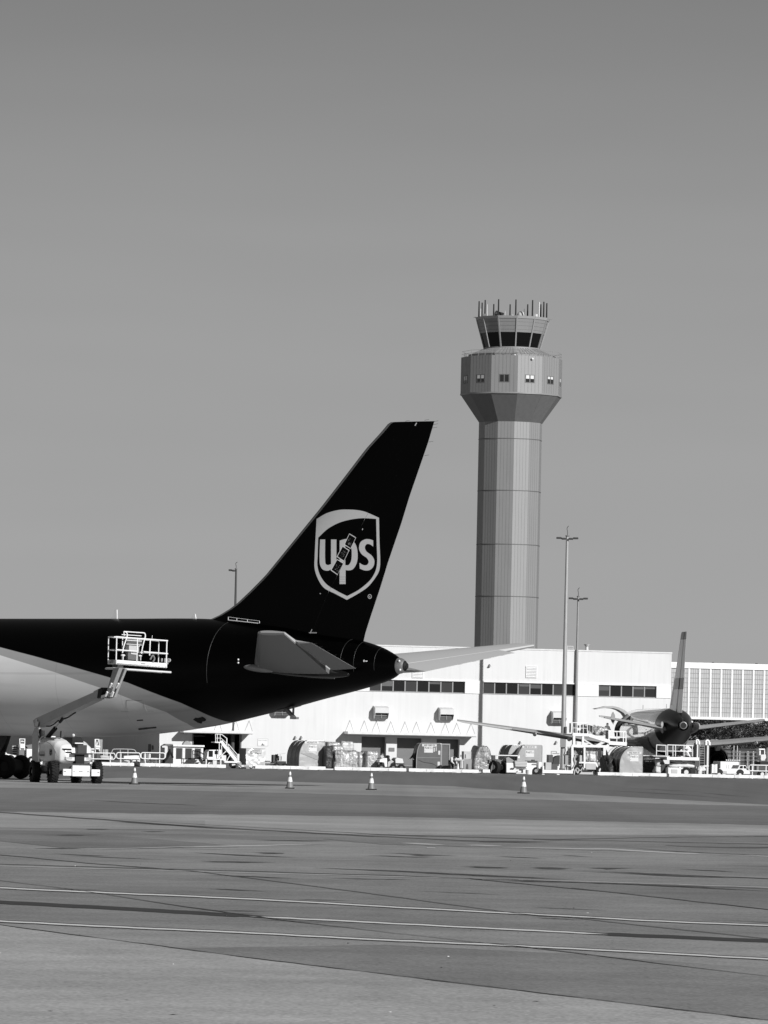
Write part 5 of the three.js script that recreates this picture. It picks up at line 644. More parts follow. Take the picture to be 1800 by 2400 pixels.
{ // looped guard rails on posts
  for (const [a, b, posts, l] of [[140, 269.6, [180, 218, 258.5], 'beside the boom lift'], [272.5, 328, [283, 327], 'in the middle of three before the grey wall'], [330, 386, [340.6, 374], 'left of the guard booth']]) {
    const f = at((a + b) / 2, .9), o = thing(f, 'guard_rail', 'white looped pipe guard rail ' + l, 'railing', 'looped guard rails'); const t = f.y((a + b) / 2, 1764.3), m = f.y((a + b) / 2, 1778.3);
    part(o, 'pipe_loop', loop(f.x(a), f.x(b), m, t, 0, .16, .045), C.white); for (const p of posts) part(o, 'post', cyl(V(f.x(p), 0, -.06), V(f.x(p), p === 374 ? f.y(p, 1741) : t, -.06), .05, .05, 8), C.white);
  }
  const f = at(1785, 1.2), o = thing(f, 'guard_rail', 'white square pipe guard rail right of the pickup truck', 'railing', 'looped guard rails'); part(o, 'pipe_loop', loop(f.x(1755), f.x(1850), f.y(1780, 1807), f.y(1780, 1793.5), 0, .14, .05), C.white); for (const p of [1764, 1796, 1830]) part(o, 'post', cyl(V(f.x(p), 0, -.06), V(f.x(p), f.y(p, 1793), -.06), .05), C.white);
  const g = at(290, 5), q = thing(g, 'hoop_rail', 'thin grey rail with sloped ends behind the white plastic barrier', 'railing'); part(q, 'rail', path([[261, 1765], [265, 1756.3], [268, 1755.8], [313, 1757], [316, 1758.5], [319, 1764]].map(p => g.p(...p)), .035), C.light); for (const x of [281, 299]) part(q, 'post', cyl(V(g.x(x), 0, 0), V(g.x(x), g.y(x, 1757), 0), .035), C.light);
}
{ // plastic barrier, bollards, racks and bins left of the booth
  let f = at(308, 2), o = thing(f, 'plastic_barrier', 'white plastic water barrier behind the middle looped rail', 'barrier'); part(o, 'body', [prism([[f.x(290), f.y(290, 1783)], [f.x(299), f.y(299, 1785)], [f.x(327), f.y(327, 1786)], [f.x(327), f.y(327, 1771)], [f.x(318), f.y(318, 1770.4)], [f.x(290), f.y(290, 1771.6)]], .5, -.5, .03)], C.white); part(o, 'foot', [301, 307, 313, 319].map(x => pb(f, x, x + 3, 1784, 1790, -.05, .35)), C.white);
  f = at(320, .9); o = thing(f, 'waste_bag', 'black bag slumped in the gap between two low barriers', 'bag'); part(o, 'bag_body', lumpy(.62, .36, .5, .1, 3), C.black); part(o, 'knot', new THREE.ConeGeometry(.08, .16, 8).translate(.05, .4, 0), C.black);
  for (const [x, l] of [[338.5, 'leftmost of three white bollards'], [344.8, 'middle of three white bollards'], [350.3, 'rightmost of three white bollards']]) { f = at(x, 2.5); o = thing(f, 'bollard', l + ' behind the looped rail', 'bollard', 'white bollards'); part(o, 'post', [new THREE.CylinderGeometry(.075, .075, .98, 14).translate(0, .49, 0), new THREE.SphereGeometry(.075, 12, 8).translate(0, .98, 0)], C.white); part(o, 'band', new THREE.CylinderGeometry(.079, .079, .1, 14).translate(0, .45, 0), C.light); }
  f = at(362, 2.2); o = thing(f, 'bench', 'low pale bench right of the white bollards', 'bench'); part(o, 'seat', pb(f, 354, 369, 1776.5, 1780, .1, .4), C.soft); part(o, 'leg', [pb(f, 356, 357.5, 1780, 1791, 0, .1), pb(f, 365, 366.5, 1780, 1791, 0, .1)], C.mid);
  f = at(246, 4); o = thing(f, 'bar_rack', 'rack of upright pale bars behind the looped rail', 'rack'); for (const x of [242, 245.5, 248.5, 251.5]) part(o, 'bar', cyl(V(f.x(x), .2, 0), V(f.x(x), f.y(x, 1756.5), 0), .035, .035, 6), C.soft); part(o, 'base', [pb(f, 238, 256, 1780, 1788, .2, .5), pb(f, 226, 240, 1765, 1788, -.3, .6)], C.dark); part(o, 'cover', lumpy(1.1, .3, .5, .1, 8).translate(0, .5, .3), C.light);
  f = at(228, 6); o = thing(f, 'lattice_stand', 'tall white lattice stand right of the boom lift hood', 'stand'); part(o, 'frame', [rod(f, [222.5, 1733], [223.5, 1790], .05), rod(f, [232, 1733], [232.5, 1760], .04), rod(f, [222, 1733], [232, 1733], .04), rod(f, [223, 1748], [232, 1748.5], .04)], C.white); part(o, 'brace', [rod(f, [224, 1734], [227, 1746], .03), rod(f, [231, 1734], [227, 1747], .03), rod(f, [225, 1746], [229, 1740], .025)], C.white); part(o, 'panel', [pb(f, 225, 235, 1748.5, 1752, .1, .2), pb(f, 224, 233, 1753, 1756, .1, .2), pb(f, 214, 221, 1754, 1757, .1, .3), pb(f, 214, 220, 1759.5, 1763, .1, .3)], C.white); part(o, 'backing', pb(f, 233, 240, 1733, 1770, -.3, .2), C.mid);
}
{ // vehicles at the far left, seen under the jet
  let f = at(12, 8), o = thing(f, 'pickup_truck', 'white pickup truck half hidden at the far left under the jet', 'pickup truck'); part(o, 'body', [prism([[f.x(-40), f.y(0, 1784)], [f.x(36), f.y(0, 1784)], [f.x(38), f.y(0, 1770)], [f.x(16), f.y(0, 1766)], [f.x(12), f.y(0, 1760)], [f.x(-40), f.y(0, 1760)]], 1.7, -1.7, .06)], C.white); part(o, 'windscreen', prism([[f.x(0), f.y(0, 1767)], [f.x(13), f.y(0, 1767)], [f.x(10), f.y(0, 1761.5)], [f.x(0), f.y(0, 1761.5)]], 1.72, -1.71), C.glass); wheels(o, [[f.x(24), -.1], [f.x(-24), -.1]], .36, .25);
  f = at(36, 10); o = thing(f, 'shelf_cart', 'cart of pale shelves left of the white step truck', 'cart'); for (let k = 0; k < 6; k++) part(o, 'shelf', pb(f, 29, 44, 1749 + k * 4.6, 1751 + k * 4.6, 0, .7), C.light); part(o, 'frame', [pb(f, 27.5, 29, 1745, 1784, 0, .7), pb(f, 44, 45.5, 1745, 1784, 0, .7)], C.mid); part(o, 'backing', pb(f, 29.1, 43.9, 1747, 1784, -.71, .05), C.grey); wheels(o, [[f.x(31), 0], [f.x(42), 0]], .2, .12);
  f = at(52, 9); o = thing(f, 'step_truck', 'white step truck with tall mast beside the boom lift tower', 'vehicle'); part(o, 'mast', [rod(f, [46, 1731], [47, 1758], .05), rod(f, [58, 1731], [57, 1758], .05), rod(f, [46, 1732], [58, 1732], .04), rod(f, [49, 1738], [56, 1738], .04)], C.white); part(o, 'cabin', pb(f, 47, 58, 1743, 1754, .1, .8, .05), C.white); part(o, 'mast_pad', pb(f, 49, 56, 1734, 1742, -.1, .3), C.mid); part(o, 'body', pb(f, 44, 62, 1754, 1786, 0, 1.2, .05), C.grey); part(o, 'tank', pb(f, 62, 80, 1755, 1778, .3, 1.3, .06), C.white); part(o, 'hopper', prism([[f.x(59), f.y(60, 1747)], [f.x(82), f.y(80, 1743)], [f.x(80), f.y(80, 1754)], [f.x(66), f.y(66, 1754)]], 1, -1), C.grey); wheels(o, [[f.x(50), .1], [f.x(72), .35]], .32, .25);
}
{ // guard booth and what stands beside it
  let f = at(440, 7), o = thing(f, 'guard_booth', 'small white guard booth with three dark windows', 'booth'); const X = x => f.x(x, 1770), Y = y => f.y(440, y), y1 = Y(1750.3), dp = 2.2;
  const wins = [[411, 428.5], [432.5, 451], [455, 472]], sh = new THREE.Shape([[X(406), 0], [X(476), 0], [X(476), y1], [X(406), y1]].map(p => new THREE.Vector2(...p))); for (const [a, b] of wins) sh.holes.push(new THREE.Path([[X(a), Y(1779.5)], [X(a), Y(1753.8)], [X(b), Y(1753.8)], [X(b), Y(1779.5)]].map(p => new THREE.Vector2(...p)))); part(o, 'front_wall', new THREE.ExtrudeGeometry(sh, { depth: .1, bevelEnabled: false }).translate(0, 0, -.1), C.white); part(o, 'side_wall', [bx(X(406) + .002, X(406) + .1, 0, y1, -dp, -.101), bx(X(476) - .1, X(476) - .002, 0, y1, -dp, -.101)], C.white); part(o, 'back_wall', bx(X(406), X(476), 0, y1, -dp - .1, -dp - .002), C.soft);
  part(o, 'roof', bx(X(404), X(478), y1 + .002, Y(1746), -dp - .25, .2, .03), C.white); for (const [a, b] of wins) { const m = part(o, 'window_frame', [bx(X(a) + .002, X(a) + .05, Y(1779.5), Y(1753.8), -.08, -.02), bx(X(b) - .05, X(b) - .002, Y(1779.5), Y(1753.8), -.08, -.02)], C.soft); part(m, 'pane', bx(X(a) + .052, X(b) - .052, Y(1779.5), Y(1753.8), -.07, -.05), M(.06, .12, { map: null })); } part(o, 'skirting_vent', pb(f, 431, 449, 1789.5, 1791.5, .02, .03), C.mid);
  { const p = f.p(437.5, 1745.8, -1); part(o, 'roof_hood', [new THREE.CylinderGeometry(.34, .34, .5, 18, 1, false, 0, Math.PI).rotateZ(Math.PI / 2).rotateY(Math.PI / 2).translate(p.x, p.y - .02, -1)], C.mid); }
  f = at(391, 6.5); o = thing(f, 'ground_generator', 'dark ground generator between grey wall corner and guard booth', 'generator'); part(o, 'housing', [pb(f, 377, 386, 1749, 1789, 0, 1), pb(f, 386.5, 403, 1776, 1791, .3, 1.1)], C.darkpaint); part(o, 'hose', [path([[391, 1777], [393, 1766], [397, 1762], [402, 1767], [405, 1776]].map(p => f.p(p[0], p[1], .2)), .09), path([[386, 1784], [391, 1778], [397, 1768], [398, 1756]].map(p => f.p(p[0], p[1], .3)), .08)], C.rubber); part(o, 'gauge', [pb(f, 380, 388, 1748, 1752, .1, .2), pb(f, 391, 394, 1766, 1776, .1, .2)], C.soft); part(o, 'cover', prism([[f.x(380), f.y(380, 1749)], [f.x(389), f.y(389, 1743.5)], [f.x(404), f.y(404, 1743.5)], [f.x(404), f.y(404, 1746)]], 1, -1), C.grey);
}
{ // mobile stairs
  const f = at(525, 3), o = thing(f, 'mobile_stairs', 'white mobile boarding stairs before the dark open doorway', 'stairs'); const Z = [0, -1.3];
  for (const z of Z) { part(o, 'stringer', [prism([[517, 1737], [521, 1735], [562, 1786], [564, 1791], [556, 1791], [520, 1746]].map(p => { const q = f.p(p[0], p[1], z); return [q.x, q.y]; }), .06, z - .06)], C.white); part(o, 'handrail', [rod(f, [519, 1721], [532, 1731], .035, z), rod(f, [532, 1731], [532, 1747], .03, z), rod(f, [518, 1730], [531, 1742], .025, z), rod(f, [535, 1744], [557, 1770], .035, z), rod(f, [535, 1751], [555, 1774], .025, z), rod(f, [535, 1744], [534, 1756], .03, z), rod(f, [557, 1770], [556, 1783], .03, z), rod(f, [531, 1731], [530, 1758], .025, z)], C.white); part(o, 'platform_rail', [rod(f, [505, 1720.5], [519, 1721], .035, z), rod(f, [505, 1720.5], [505.5, 1739], .035, z), rod(f, [509.5, 1720.5], [509.5, 1739], .03, z), rod(f, [516, 1721], [516, 1739], .03, z), rod(f, [506, 1730], [518, 1730], .025, z)], C.white); }
  for (let k = 0; k < 9; k++) { const p = f.p(521 + k * 4.6, 1742 + k * 5.3, 0); part(o, 'step', bx(p.x - .14, p.x + .14, p.y - .03, p.y, -1.24, -.07), C.soft); }
  part(o, 'platform', pb(f, 503.5, 520, 1738.5, 1741, .05, 1.4), C.white); part(o, 'chassis', [pb(f, 487, 526, 1778, 1781, .1, 1.5), pb(f, 526, 563, 1784, 1788, .1, 1.5), rod(f, [514, 1741], [513, 1780], .04), rod(f, [519, 1747], [520, 1780], .04), rod(f, [512, 1778], [538, 1752], .04), rod(f, [530, 1786], [540, 1768], .035)], C.white); part(o, 'cab', [prism([[484, 1781], [486, 1763], [490, 1757.5], [519, 1757], [519, 1781]].map(p => { const q = f.p(p[0], p[1], -.3); return [q.x, q.y]; }), 1.3, -1.6, .04)], C.white); part(o, 'cab_window', [pb(f, 489, 499, 1759.5, 1774, -.29, .05), pb(f, 503, 511, 1759.5, 1768, -.29, .05)], C.glass); part(o, 'bumper_guard', [pb(f, 482, 485, 1779, 1796, .3, .3), pb(f, 499, 508, 1782, 1796, .25, .3), pb(f, 516, 519, 1780, 1796, .3, .3)], C.soft); part(o, 'gusset', prism([[f.x(485), f.y(490, 1796)], [f.x(500), f.y(490, 1780)], [f.x(500), f.y(490, 1796)]], .1, .1), C.grey); part(o, 'cabinet', [pb(f, 520, 530, 1770, 1784, -.1, .7), pb(f, 556, 561, 1767, 1783, .05, .3)], C.soft); wheels(o, [[f.x(492), -.2], [f.x(548), -.2]], .32, .25);
  const g = at(573, 2.2), t = thing(g, 'tow_dolly', 'low pale tow dolly between mobile stairs and foil container', 'dolly'); part(t, 'deck', [pb(g, 559, 592, 1793, 1798, .2, 1.6, .03)], C.soft); part(t, 'coupling', [rod(g, [556, 1788], [566, 1796], .06, .2), pb(g, 559, 566, 1787, 1793, 0, .4)], C.mid); part(t, 'stencil', pb(g, 572, 584, 1794.4, 1796.4, .206, .02), C.dark); wheels(t, [[g.x(563), .1], [g.x(588), .1]], .13, .1);
}
// curved air cargo containers: section with an arched left shoulder, swept back
const foil = M(.62, .28, { metal: .55, bump: [T.crease, .05] }), foilDull = M(.5, .38, { metal: .35, bump: [T.foil, .018] });
function ularc(px, back, x0, x1, yT, yB, label, o2 = {}) {
  const { rad = .34, depth = 3.1, mat = foilDull, side = M(.16, .3, { metal: .6, bump: [T.foil, .03] }), yaw = .35, card = true, code = '', group = 'curved air cargo containers' } = o2;
  const f = at(px, back, yaw), o = thing(f, 'air_container', label, 'cargo container', group), a = f.x(x0, 1780), b = f.x(x1, 1780), t = f.y((x0 + x1) / 2, yT), w = b - a, y0 = .1, pts = [[b, y0], [b, t - .06], [b - .06, t]], n = 14, rx = w * rad, ry = t * .62; for (let i = 0; i <= n; i++) { const q = i / n * Math.PI / 2; pts.push([a + rx - Math.sin(q) * rx, t - ry + Math.cos(q) * ry]); } pts.push([a, y0]);
  part(o, 'shell', prism(pts, depth, -depth, .02), side); const ins = pts.map(([x, y]) => [lerp((a + b) / 2, x, .985), lerp(t / 2, y, .988)]);
  { let g = prism(ins, .03, .002); part(o, 'front_panel', g, mat); }
  part(o, 'edge_rail', [...pts, pts[0]].slice(0, -1).map((p, i, l) => { const q = l[(i + 1) % l.length]; return cyl(V(p[0], p[1], .02), V(q[0], q[1], .02), .035, .035, 5); }), M(.6, .35, { metal: .6 }));
  for (const z of [-1.1, -2.1]) part(o, 'shell_rib', pts.slice(3).map((p, i, l) => i < l.length - 1 ? cyl(V(p[0], p[1], z), V(l[i + 1][0], l[i + 1][1], z), .03, .03, 5) : null).filter(Boolean), M(.45, .35, { metal: .6 }));
  part(o, 'pallet_base', bx(a - .08, b + .08, .0, .1, -depth - .05, .1), C.soft);
  const L = (u, v) => [lerp(a, b, u), lerp(0, t, v)];
  if (card) { const ct = canvasTex(200, 140, c => { c.fillStyle = '#d6d6d6'; c.fillRect(0, 0, 200, 140); c.fillStyle = '#333'; c.font = 'bold 62px sans-serif'; c.fillText('Fed', 10, 62); c.fillStyle = '#8f8f8f'; c.font = 'bold 62px sans-serif'; c.fillText('Ex', 124, 62); c.fillStyle = '#777'; c.fillRect(12, 96, 14, 14); }); const [cx, cy] = L(...(o2.cardAt || [.52, .74])); decal(o, 'name_card', cx - .36, cx + .36, cy - .27, cy + .27, .032, ct); }
  if (code) { const tt = canvasTex(360, 48, c => { c.fillStyle = '#cfcfcf'; c.fillRect(0, 0, 360, 48); c.fillStyle = '#222'; c.font = 'bold 42px sans-serif'; c.textAlign = 'center'; c.fillText(code, 180, 39, 340); }); const [cx, cy] = L(...(o2.codeAt || [.48, .93])); decal(o, 'number_plate', cx - .6, cx + .6, cy - .1, cy + .1, .033, tt); }
  return { o, f, L, a, b, t };
}
{
  const c1 = ularc(735, 6, 701, 760.5, 1735.5, 1797, 'large arched container with white card, leftmost of its kind', { code: 'AMJ 80673 FX', rad: .4, mat: M(.4, .42, { metal: .2, bump: [T.crease, .05] }) }); part(c1.o, 'dented_strip', prism([[.05, .9], [.9, .45], [.98, .6], [.5, .95]].map(([u, v]) => c1.L(u, v * .62)), .03, .034), M(.42, .3, { metal: .5 }));
  const c2 = ularc(1012, 6, 976, 1033, 1742, 1801, 'dark grey container with side door before the dock doors', { code: 'AMJ 12083 FX', rad: .2, yaw: .1, mat: M(.14, .4), side: M(.12, .5), cardAt: [.49, .79], codeAt: [.52, .93] }); part(c2.o, 'door_panel', bx(c2.b + .02, c2.f.x(1053), .12, c2.t - .12, -.5, -.02), M(.14, .4)); part(c2.o, 'door_frame', [bx(c2.b, c2.b + .09, .1, c2.t, -.5, .03), bx(c2.f.x(1051.5), c2.f.x(1054), .1, c2.t, -.5, .03), bx(c2.b + .091, c2.f.x(1051.4), c2.t - .11, c2.t, -.5, .03)], M(.34, .45)); part(c2.o, 'tag_sheet', [[.92, .3, .1], [.93, .68, .08], [.72, .78, .04], [.8, .8, .03]].map(([u, v, s]) => { const [x, y] = c2.L(u, v); return bx(x - s, x + s, y - .16, y + .16, .032, .045); }), C.soft); part(c2.o, 'body_seam', bx(c2.a + .02, c2.b - .01, c2.t * .495, c2.t * .51, .032, .045), C.mid); part(c2.o, 'dent_line', path([[.06, .42], [.3, .34], [.7, .28], [.97, .12]].map(([u, v]) => V(...c2.L(u, v), .03)), .025, 4), C.darkpaint);
  ularc(1195, 9, 1189, 1222, 1746, 1797, 'hindmost of two grey curved containers behind the tow tractor', { rad: .5, card: false, mat: M(.42, .36, { metal: .15 }), depth: 2 }); ularc(1241, 7.5, 1212, 1270, 1746, 1800, 'curved grey container with card behind the white tow tractor', { rad: .42, code: 'AMJ 52147 FX', mat: M(.42, .36, { metal: .15 }), cardAt: [.5, .7], yaw: .2 });
  ularc(1458, 7.5, 1441, 1490, 1750, 1806, 'half hidden curved container behind the one beside the loader', { rad: .6, card: false, depth: 1.6, mat: M(.3, .3, { metal: .3 }) }); ularc(1480, 5, 1453, 1506, 1750.5, 1810, 'curved container with white card right of the cargo loader', { rad: .62, code: 'AMJ 70291 FX', mat: M(.4, .42, { metal: .2, bump: [T.crease, .04] }), cardAt: [.62, .62], codeAt: [.62, .8], yaw: .2 });
  const f = at(594, 4, .3), o = thing(f, 'foil_container', 'crumpled bright foil wrapped container with dark left side', 'cargo container'); const a = f.x(575.5), b = f.x(621), t = f.y(597, 1754); part(o, 'wrapped_front', [new THREE.PlaneGeometry(b - a, t - .25, 26, 20).translate((a + b) / 2, t / 2 + .1, .02)].map(g => { const p = g.attributes.position; for (let i = 0; i < p.count; i++) p.setZ(i, .03 + .16 * (vn(p.getX(i) * 1.5 + 9, p.getY(i) * 1.9, 99, 99, 5) - .3) + .06 * vn(p.getX(i) * 5 + 9, p.getY(i) * 5, 99, 99, 6)); g.computeVertexNormals(); return g; }), M(.72, .3, { metal: .3, bump: [T.crease, .06] })); part(o, 'body', prism([[a, .3], [a + .4, .1], [b, .1], [b, t], [a, t]], 1.9, -1.9), M(.1, .5)); part(o, 'base', bx(a, b, .0, .1, -1.95, .1), C.mid);
  const ct = canvasTex(220, 60, c => { c.fillStyle = '#b5b5b5'; c.fillRect(0, 0, 220, 60); c.fillStyle = '#444'; c.font = 'bold 26px sans-serif'; c.fillText('AMJ 91203 FX', 8, 26); c.font = 'bold 30px sans-serif'; c.fillText('Fed', 70, 57); }); decal(o, 'number_plate', lerp(a, b, .25), lerp(a, b, .8), t * .76, t * .93, .2, ct);
}
{ // wrapped pallets
  const wrap = M(.66, .25, { map: T.net, bump: [T.foil, .05], coat: .6 }), wrap2 = M(.56, .3, { map: T.net, bump: [T.foil, .03], coat: .5 }), dk = M(.06, .5, { bump: [T.foil, .05] });
  const pallet = (px, back, x0, x1, yT, label, m, sd, amp, d = 2.2, fx = 0, lift = .14) => { const f = at(px, back), o = thing(f, 'wrapped_pallet', label, 'pallet', 'film wrapped pallets on the ramp'), w = f.x(x1) - f.x(x0), c = (f.x(x1) + f.x(x0)) / 2, h = f.y(px, yT) - lift; part(o, 'load', lumpy(w, h, d, amp, sd, fx).translate(c, lift, -d / 2), m); part(o, 'pallet_board', bx(c - w / 2 - .04, c + w / 2 + .04, .02, lift - .01, -d - .04, .05, .015), C.soft); return [o, f, c, w, h]; };
  pallet(775, 8.5, 765, 800, 1739, 'tall pale wrapped pallet right of the leftmost arched container', wrap2, 3, .05); pallet(812, 10, 797, 832, 1737, 'tallest wrapped pallet before the canopy left end', M(.72, .35, { map: T.net, coat: .5 }), 9, .06, 2, .12); pallet(772, 5, 762.5, 780, 1748, 'dark wrapped stack beside the leftmost arched container', dk, 14, .1, 2); pallet(796, 6.6, 779, 806, 1747, 'wrapped crate pallet rising behind the front silver pallets', wrap2, 17, .03, 1.6);
  pallet(811, 5, 784, 839, 1759, 'wide crinkled silver wrapped pallet leftmost of the low three', wrap, 23, .11); pallet(848.5, 5.6, 839.6, 858, 1763, 'narrow dull wrapped pallet in the middle of the low three', wrap2, 31, .06); pallet(873, 5, 858.4, 888, 1760, 'smooth quilted silver pallet rightmost of the low three', wrap, 37, .035);
  pallet(1132, 6.5, 1109, 1159, 1748, 'grey domed wrapped pallet between cabinet and tow tractor', M(.42, .3, { map: T.net, bump: [T.foil, .05], coat: .5 }), 41, .07, 2.3, .55); pallet(1522, 6, 1507.5, 1537, 1772, 'dark wrapped pallet right of the curved container', dk, 47, .08); pallet(1431, 6, 1424, 1441, 1774, 'black wrapped bundle between loader and curved container', dk, 53, .2);
  const sack = (x, y0, y1, w, l, sd) => { const f = at(x, 4.6), o = thing(f, 'white_sack', l, 'sack', 'white sacks by the scissor truck'); const h = (y1 - y0) * .035; part(o, 'sack_body', lumpy(w * .035, h, .6, .1, sd).translate(0, Math.max(.03, f.y(x, y1)), 0), M(.72, .6, { bump: [T.foil, .03] })); const p = f.y(x, y0); part(o, 'tied_top', new THREE.ConeGeometry(.1, .16, 8).translate(.05, p + .03, 0), C.soft); }; sack(1544, 1780, 1796, 20, 'upper white sack left of the scissor truck', 3); sack(1541, 1796.5, 1812, 16, 'lower white sack left of the scissor truck', 5);
  const f = at(1556, 4.2), o = thing(f, 'steel_crate', 'dark steel crate beside the lower white sack', 'crate'); part(o, 'crate_body', pb(f, 1549.5, 1564, 1791, 1813, 0, .8, .02), C.darkpaint); part(o, 'lid', pb(f, 1548.5, 1558, 1787.5, 1790.8, .05, .9), C.dark);
}
{ // small tugs
  let f = at(655, 5), o = thing(f, 'baggage_tug', 'dark baggage tug half hidden left of the arched container', 'tug'); part(o, 'body', [pb(f, 645, 671, 1784, 1795, 0, 1.2, .05), prism([[f.x(640), f.y(645, 1795)], [f.x(652), f.y(645, 1795)], [f.x(650), f.y(645, 1782)], [f.x(640), f.y(645, 1787)]], 1.1, -1.1, .04)], C.darkpaint); part(o, 'seat', [pb(f, 639.5, 645, 1769, 1788, -.2, .6, .04), pb(f, 648, 655, 1768, 1783, -.3, .6, .04)], C.dark); part(o, 'panel', [pb(f, 660, 669, 1772.5, 1783, .05, .5), pb(f, 652, 657, 1767, 1772, 0, .3)], C.soft); part(o, 'roll_bar', [rod(f, [656, 1767], [669, 1765], .035), rod(f, [657, 1767], [658, 1784], .03)], C.soft); part(o, 'drawbar', [rod(f, [622, 1791], [642, 1790], .05), pb(f, 624, 634, 1783, 1787, 0, .4)], C.grey); wheels(o, [[f.x(648), .1], [f.x(667), .1]], .24, .2, C.grey);
  f = at(918, 4); o = thing(f, 'baggage_tug', 'open white baggage tug with driver before the dock doors', 'tug'); const P = L => L.map(([x, y]) => [f.x(x), f.y(918, y)]); part(o, 'rear_body', prism(P([[888.5, 1787], [890, 1781], [898, 1777.5], [907, 1777], [908, 1798], [902, 1798], [900, 1788], [893, 1787]]), 1.3, -1.3, .04), C.white); part(o, 'cockpit', prism(P([[907, 1795], [929, 1795], [927, 1785], [918, 1781], [912, 1783], [907, 1783]]), 1.2, -1.25), C.black); part(o, 'hood', prism(P([[927, 1791], [946.5, 1789], [944, 1778], [930, 1775.5], [926, 1779]]), 1.3, -1.3, .05), C.soft); part(o, 'front_body', prism(P([[909, 1797], [914, 1797], [915, 1790], [923, 1785], [917, 1781], [909, 1786]]), .2, -.15), C.light); part(o, 'bumper', pb(f, 926, 947.5, 1788.5, 1792, .05, 1.4), C.darkpaint); part(o, 'steering_wheel', [new THREE.TorusGeometry(.2, .03, 8, 18).rotateX(1.1).translate(f.x(911), f.y(911, 1773.5), -.6), cyl(f.p(911, 1774, -.6), f.p(915, 1784, -.6), .03)], C.black); part(o, 'seat', pb(f, 908.5, 913.5, 1771, 1783, -.3, .6, .04), C.black); wheels(o, [[f.x(893), .05], [f.x(921), .05], [f.x(940), .05]], .3, .24, C.grey);
}
{ // heavy tow tractor
  const f = at(1210, 1.4, .12), o = thing(f, 'tow_tractor', 'heavy white tow tractor with grey wheel housings', 'tow tractor'); const P = (L, z = 0) => L.map(([x, y]) => { const q = f.p(x, y, z); return [q.x, Math.max(.1, q.y)]; });
  part(o, 'front_body', prism(P([[1187, 1814], [1187, 1788], [1206, 1787.5], [1206, 1783.5], [1236, 1784], [1237, 1788], [1262, 1787], [1262, 1806], [1250, 1806], [1247, 1815], [1222, 1815], [1214, 1813]]), 2.2, -2.3, .05), C.white); part(o, 'radiator_cover', prism(P([[1206.5, 1783], [1236, 1783.8], [1235, 1798], [1208, 1797]], .1), .2, -.1, .02), M(.7, .5, { map: T.slat })); part(o, 'coupling_bumper', [new THREE.CylinderGeometry(.24, .24, .5, 18).translate(f.x(1240), f.y(1240, 1811), .1), bx(f.x(1226), f.x(1233), f.y(1230, 1812), f.y(1230, 1804), -.02, .1)], C.white); part(o, 'wheel_housing', prism(P([[1152.5, 1813], [1154, 1796], [1162, 1782], [1170, 1779.5], [1180, 1782], [1186.5, 1790], [1186.5, 1813], [1181, 1813], [1183, 1796], [1178, 1788], [1174, 1796], [1173, 1813], [1165, 1813], [1163.5, 1792], [1158, 1787], [1154.5, 1800], [1154, 1813]]), 1.5, -2.2, .02), C.grey);
  for (const x of [1159.5, 1179]) { const q = f.p(x, 1800, -.8), m = part(o, 'wheel', new THREE.CylinderGeometry(.52, .52, .4, 24).rotateX(Math.PI / 2).rotateY(-.9).translate(q.x, .52, q.z), C.rubber); part(m, 'hub', new THREE.CylinderGeometry(.2, .24, .44, 16).rotateX(Math.PI / 2).rotateY(-.9).translate(q.x, .52, q.z), C.mid); }
  part(o, 'rear_deck', prism(P([[1187, 1788], [1186, 1776], [1192, 1774], [1205, 1783], [1206, 1787]], -.4), 1.6, -2, .03), C.mid); part(o, 'roof_bar', [pb(f, 1163, 1218, 1769.5, 1771.8, -.3, .12), pb(f, 1163, 1167, 1770, 1779, -.3, .12), pb(f, 1213.5, 1218.5, 1770.5, 1777, -.3, .12)], C.white); part(o, 'driver_seat', [pb(f, 1188, 1192, 1764.5, 1775, -.5, .4, .03), pb(f, 1193, 1197, 1772, 1775, -.4, .5)], C.black); part(o, 'mudguard', [pb(f, 1154, 1161, 1770, 1783, -1.2, .6), pb(f, 1237.5, 1260, 1783, 1788, -.1, 1.8), pb(f, 1247, 1254, 1780.5, 1784, -.6, .5, .03)], C.dark); part(o, 'side_box', [pb(f, 1262, 1270, 1786, 1802, -.2, 1, .03)], C.white); part(o, 'hazard_mark', [[1197.5, 1799.5, 8, 3.2], [1237, 1808, 4.5, 2.4], [1230, 1807.5, 3.5, 2.2], [1212, 1807, 2, 1.5], [1219, 1802, 9, 2.6]].map(([x, y, w, h]) => pb(f, x, x + w, y, y + h, .012, .05)), C.dark); part(o, 'stencil_mark', pb(f, 1248, 1260, 1790, 1792, .004, .04), C.mid); part(o, 'panel_gap', [pb(f, 1211, 1235, 1800.4, 1801.2, .02, .06), pb(f, 1259, 1262.4, 1788, 1806, -.01, .06)], C.grey); part(o, 'mirror_arm', [rod(f, [1144.5, 1783], [1152, 1786], .03), pb(f, 1142.5, 1147, 1780.5, 1790, 0, .12)], C.black); { const w = f.p(1256, 1808, -.2), m = part(o, 'wheel', wheelG(w.x, .3, w.z, .3, .3), C.rubber); part(m, 'hub', wheelG(w.x, .3, w.z + .02, .14, .3), C.mid); }
  const g = at(1140, 1), t = thing(g, 'kerb_block', 'short white block left of the tow tractor wheels', 'barrier'); part(t, 'block', pb(g, 1131.5, 1148.5, 1803.5, 1811, .1, .5, .02), C.dirtyWhite); part(t, 'base', pb(g, 1129, 1150, 1811, 1813, .14, .6), C.dark);
}
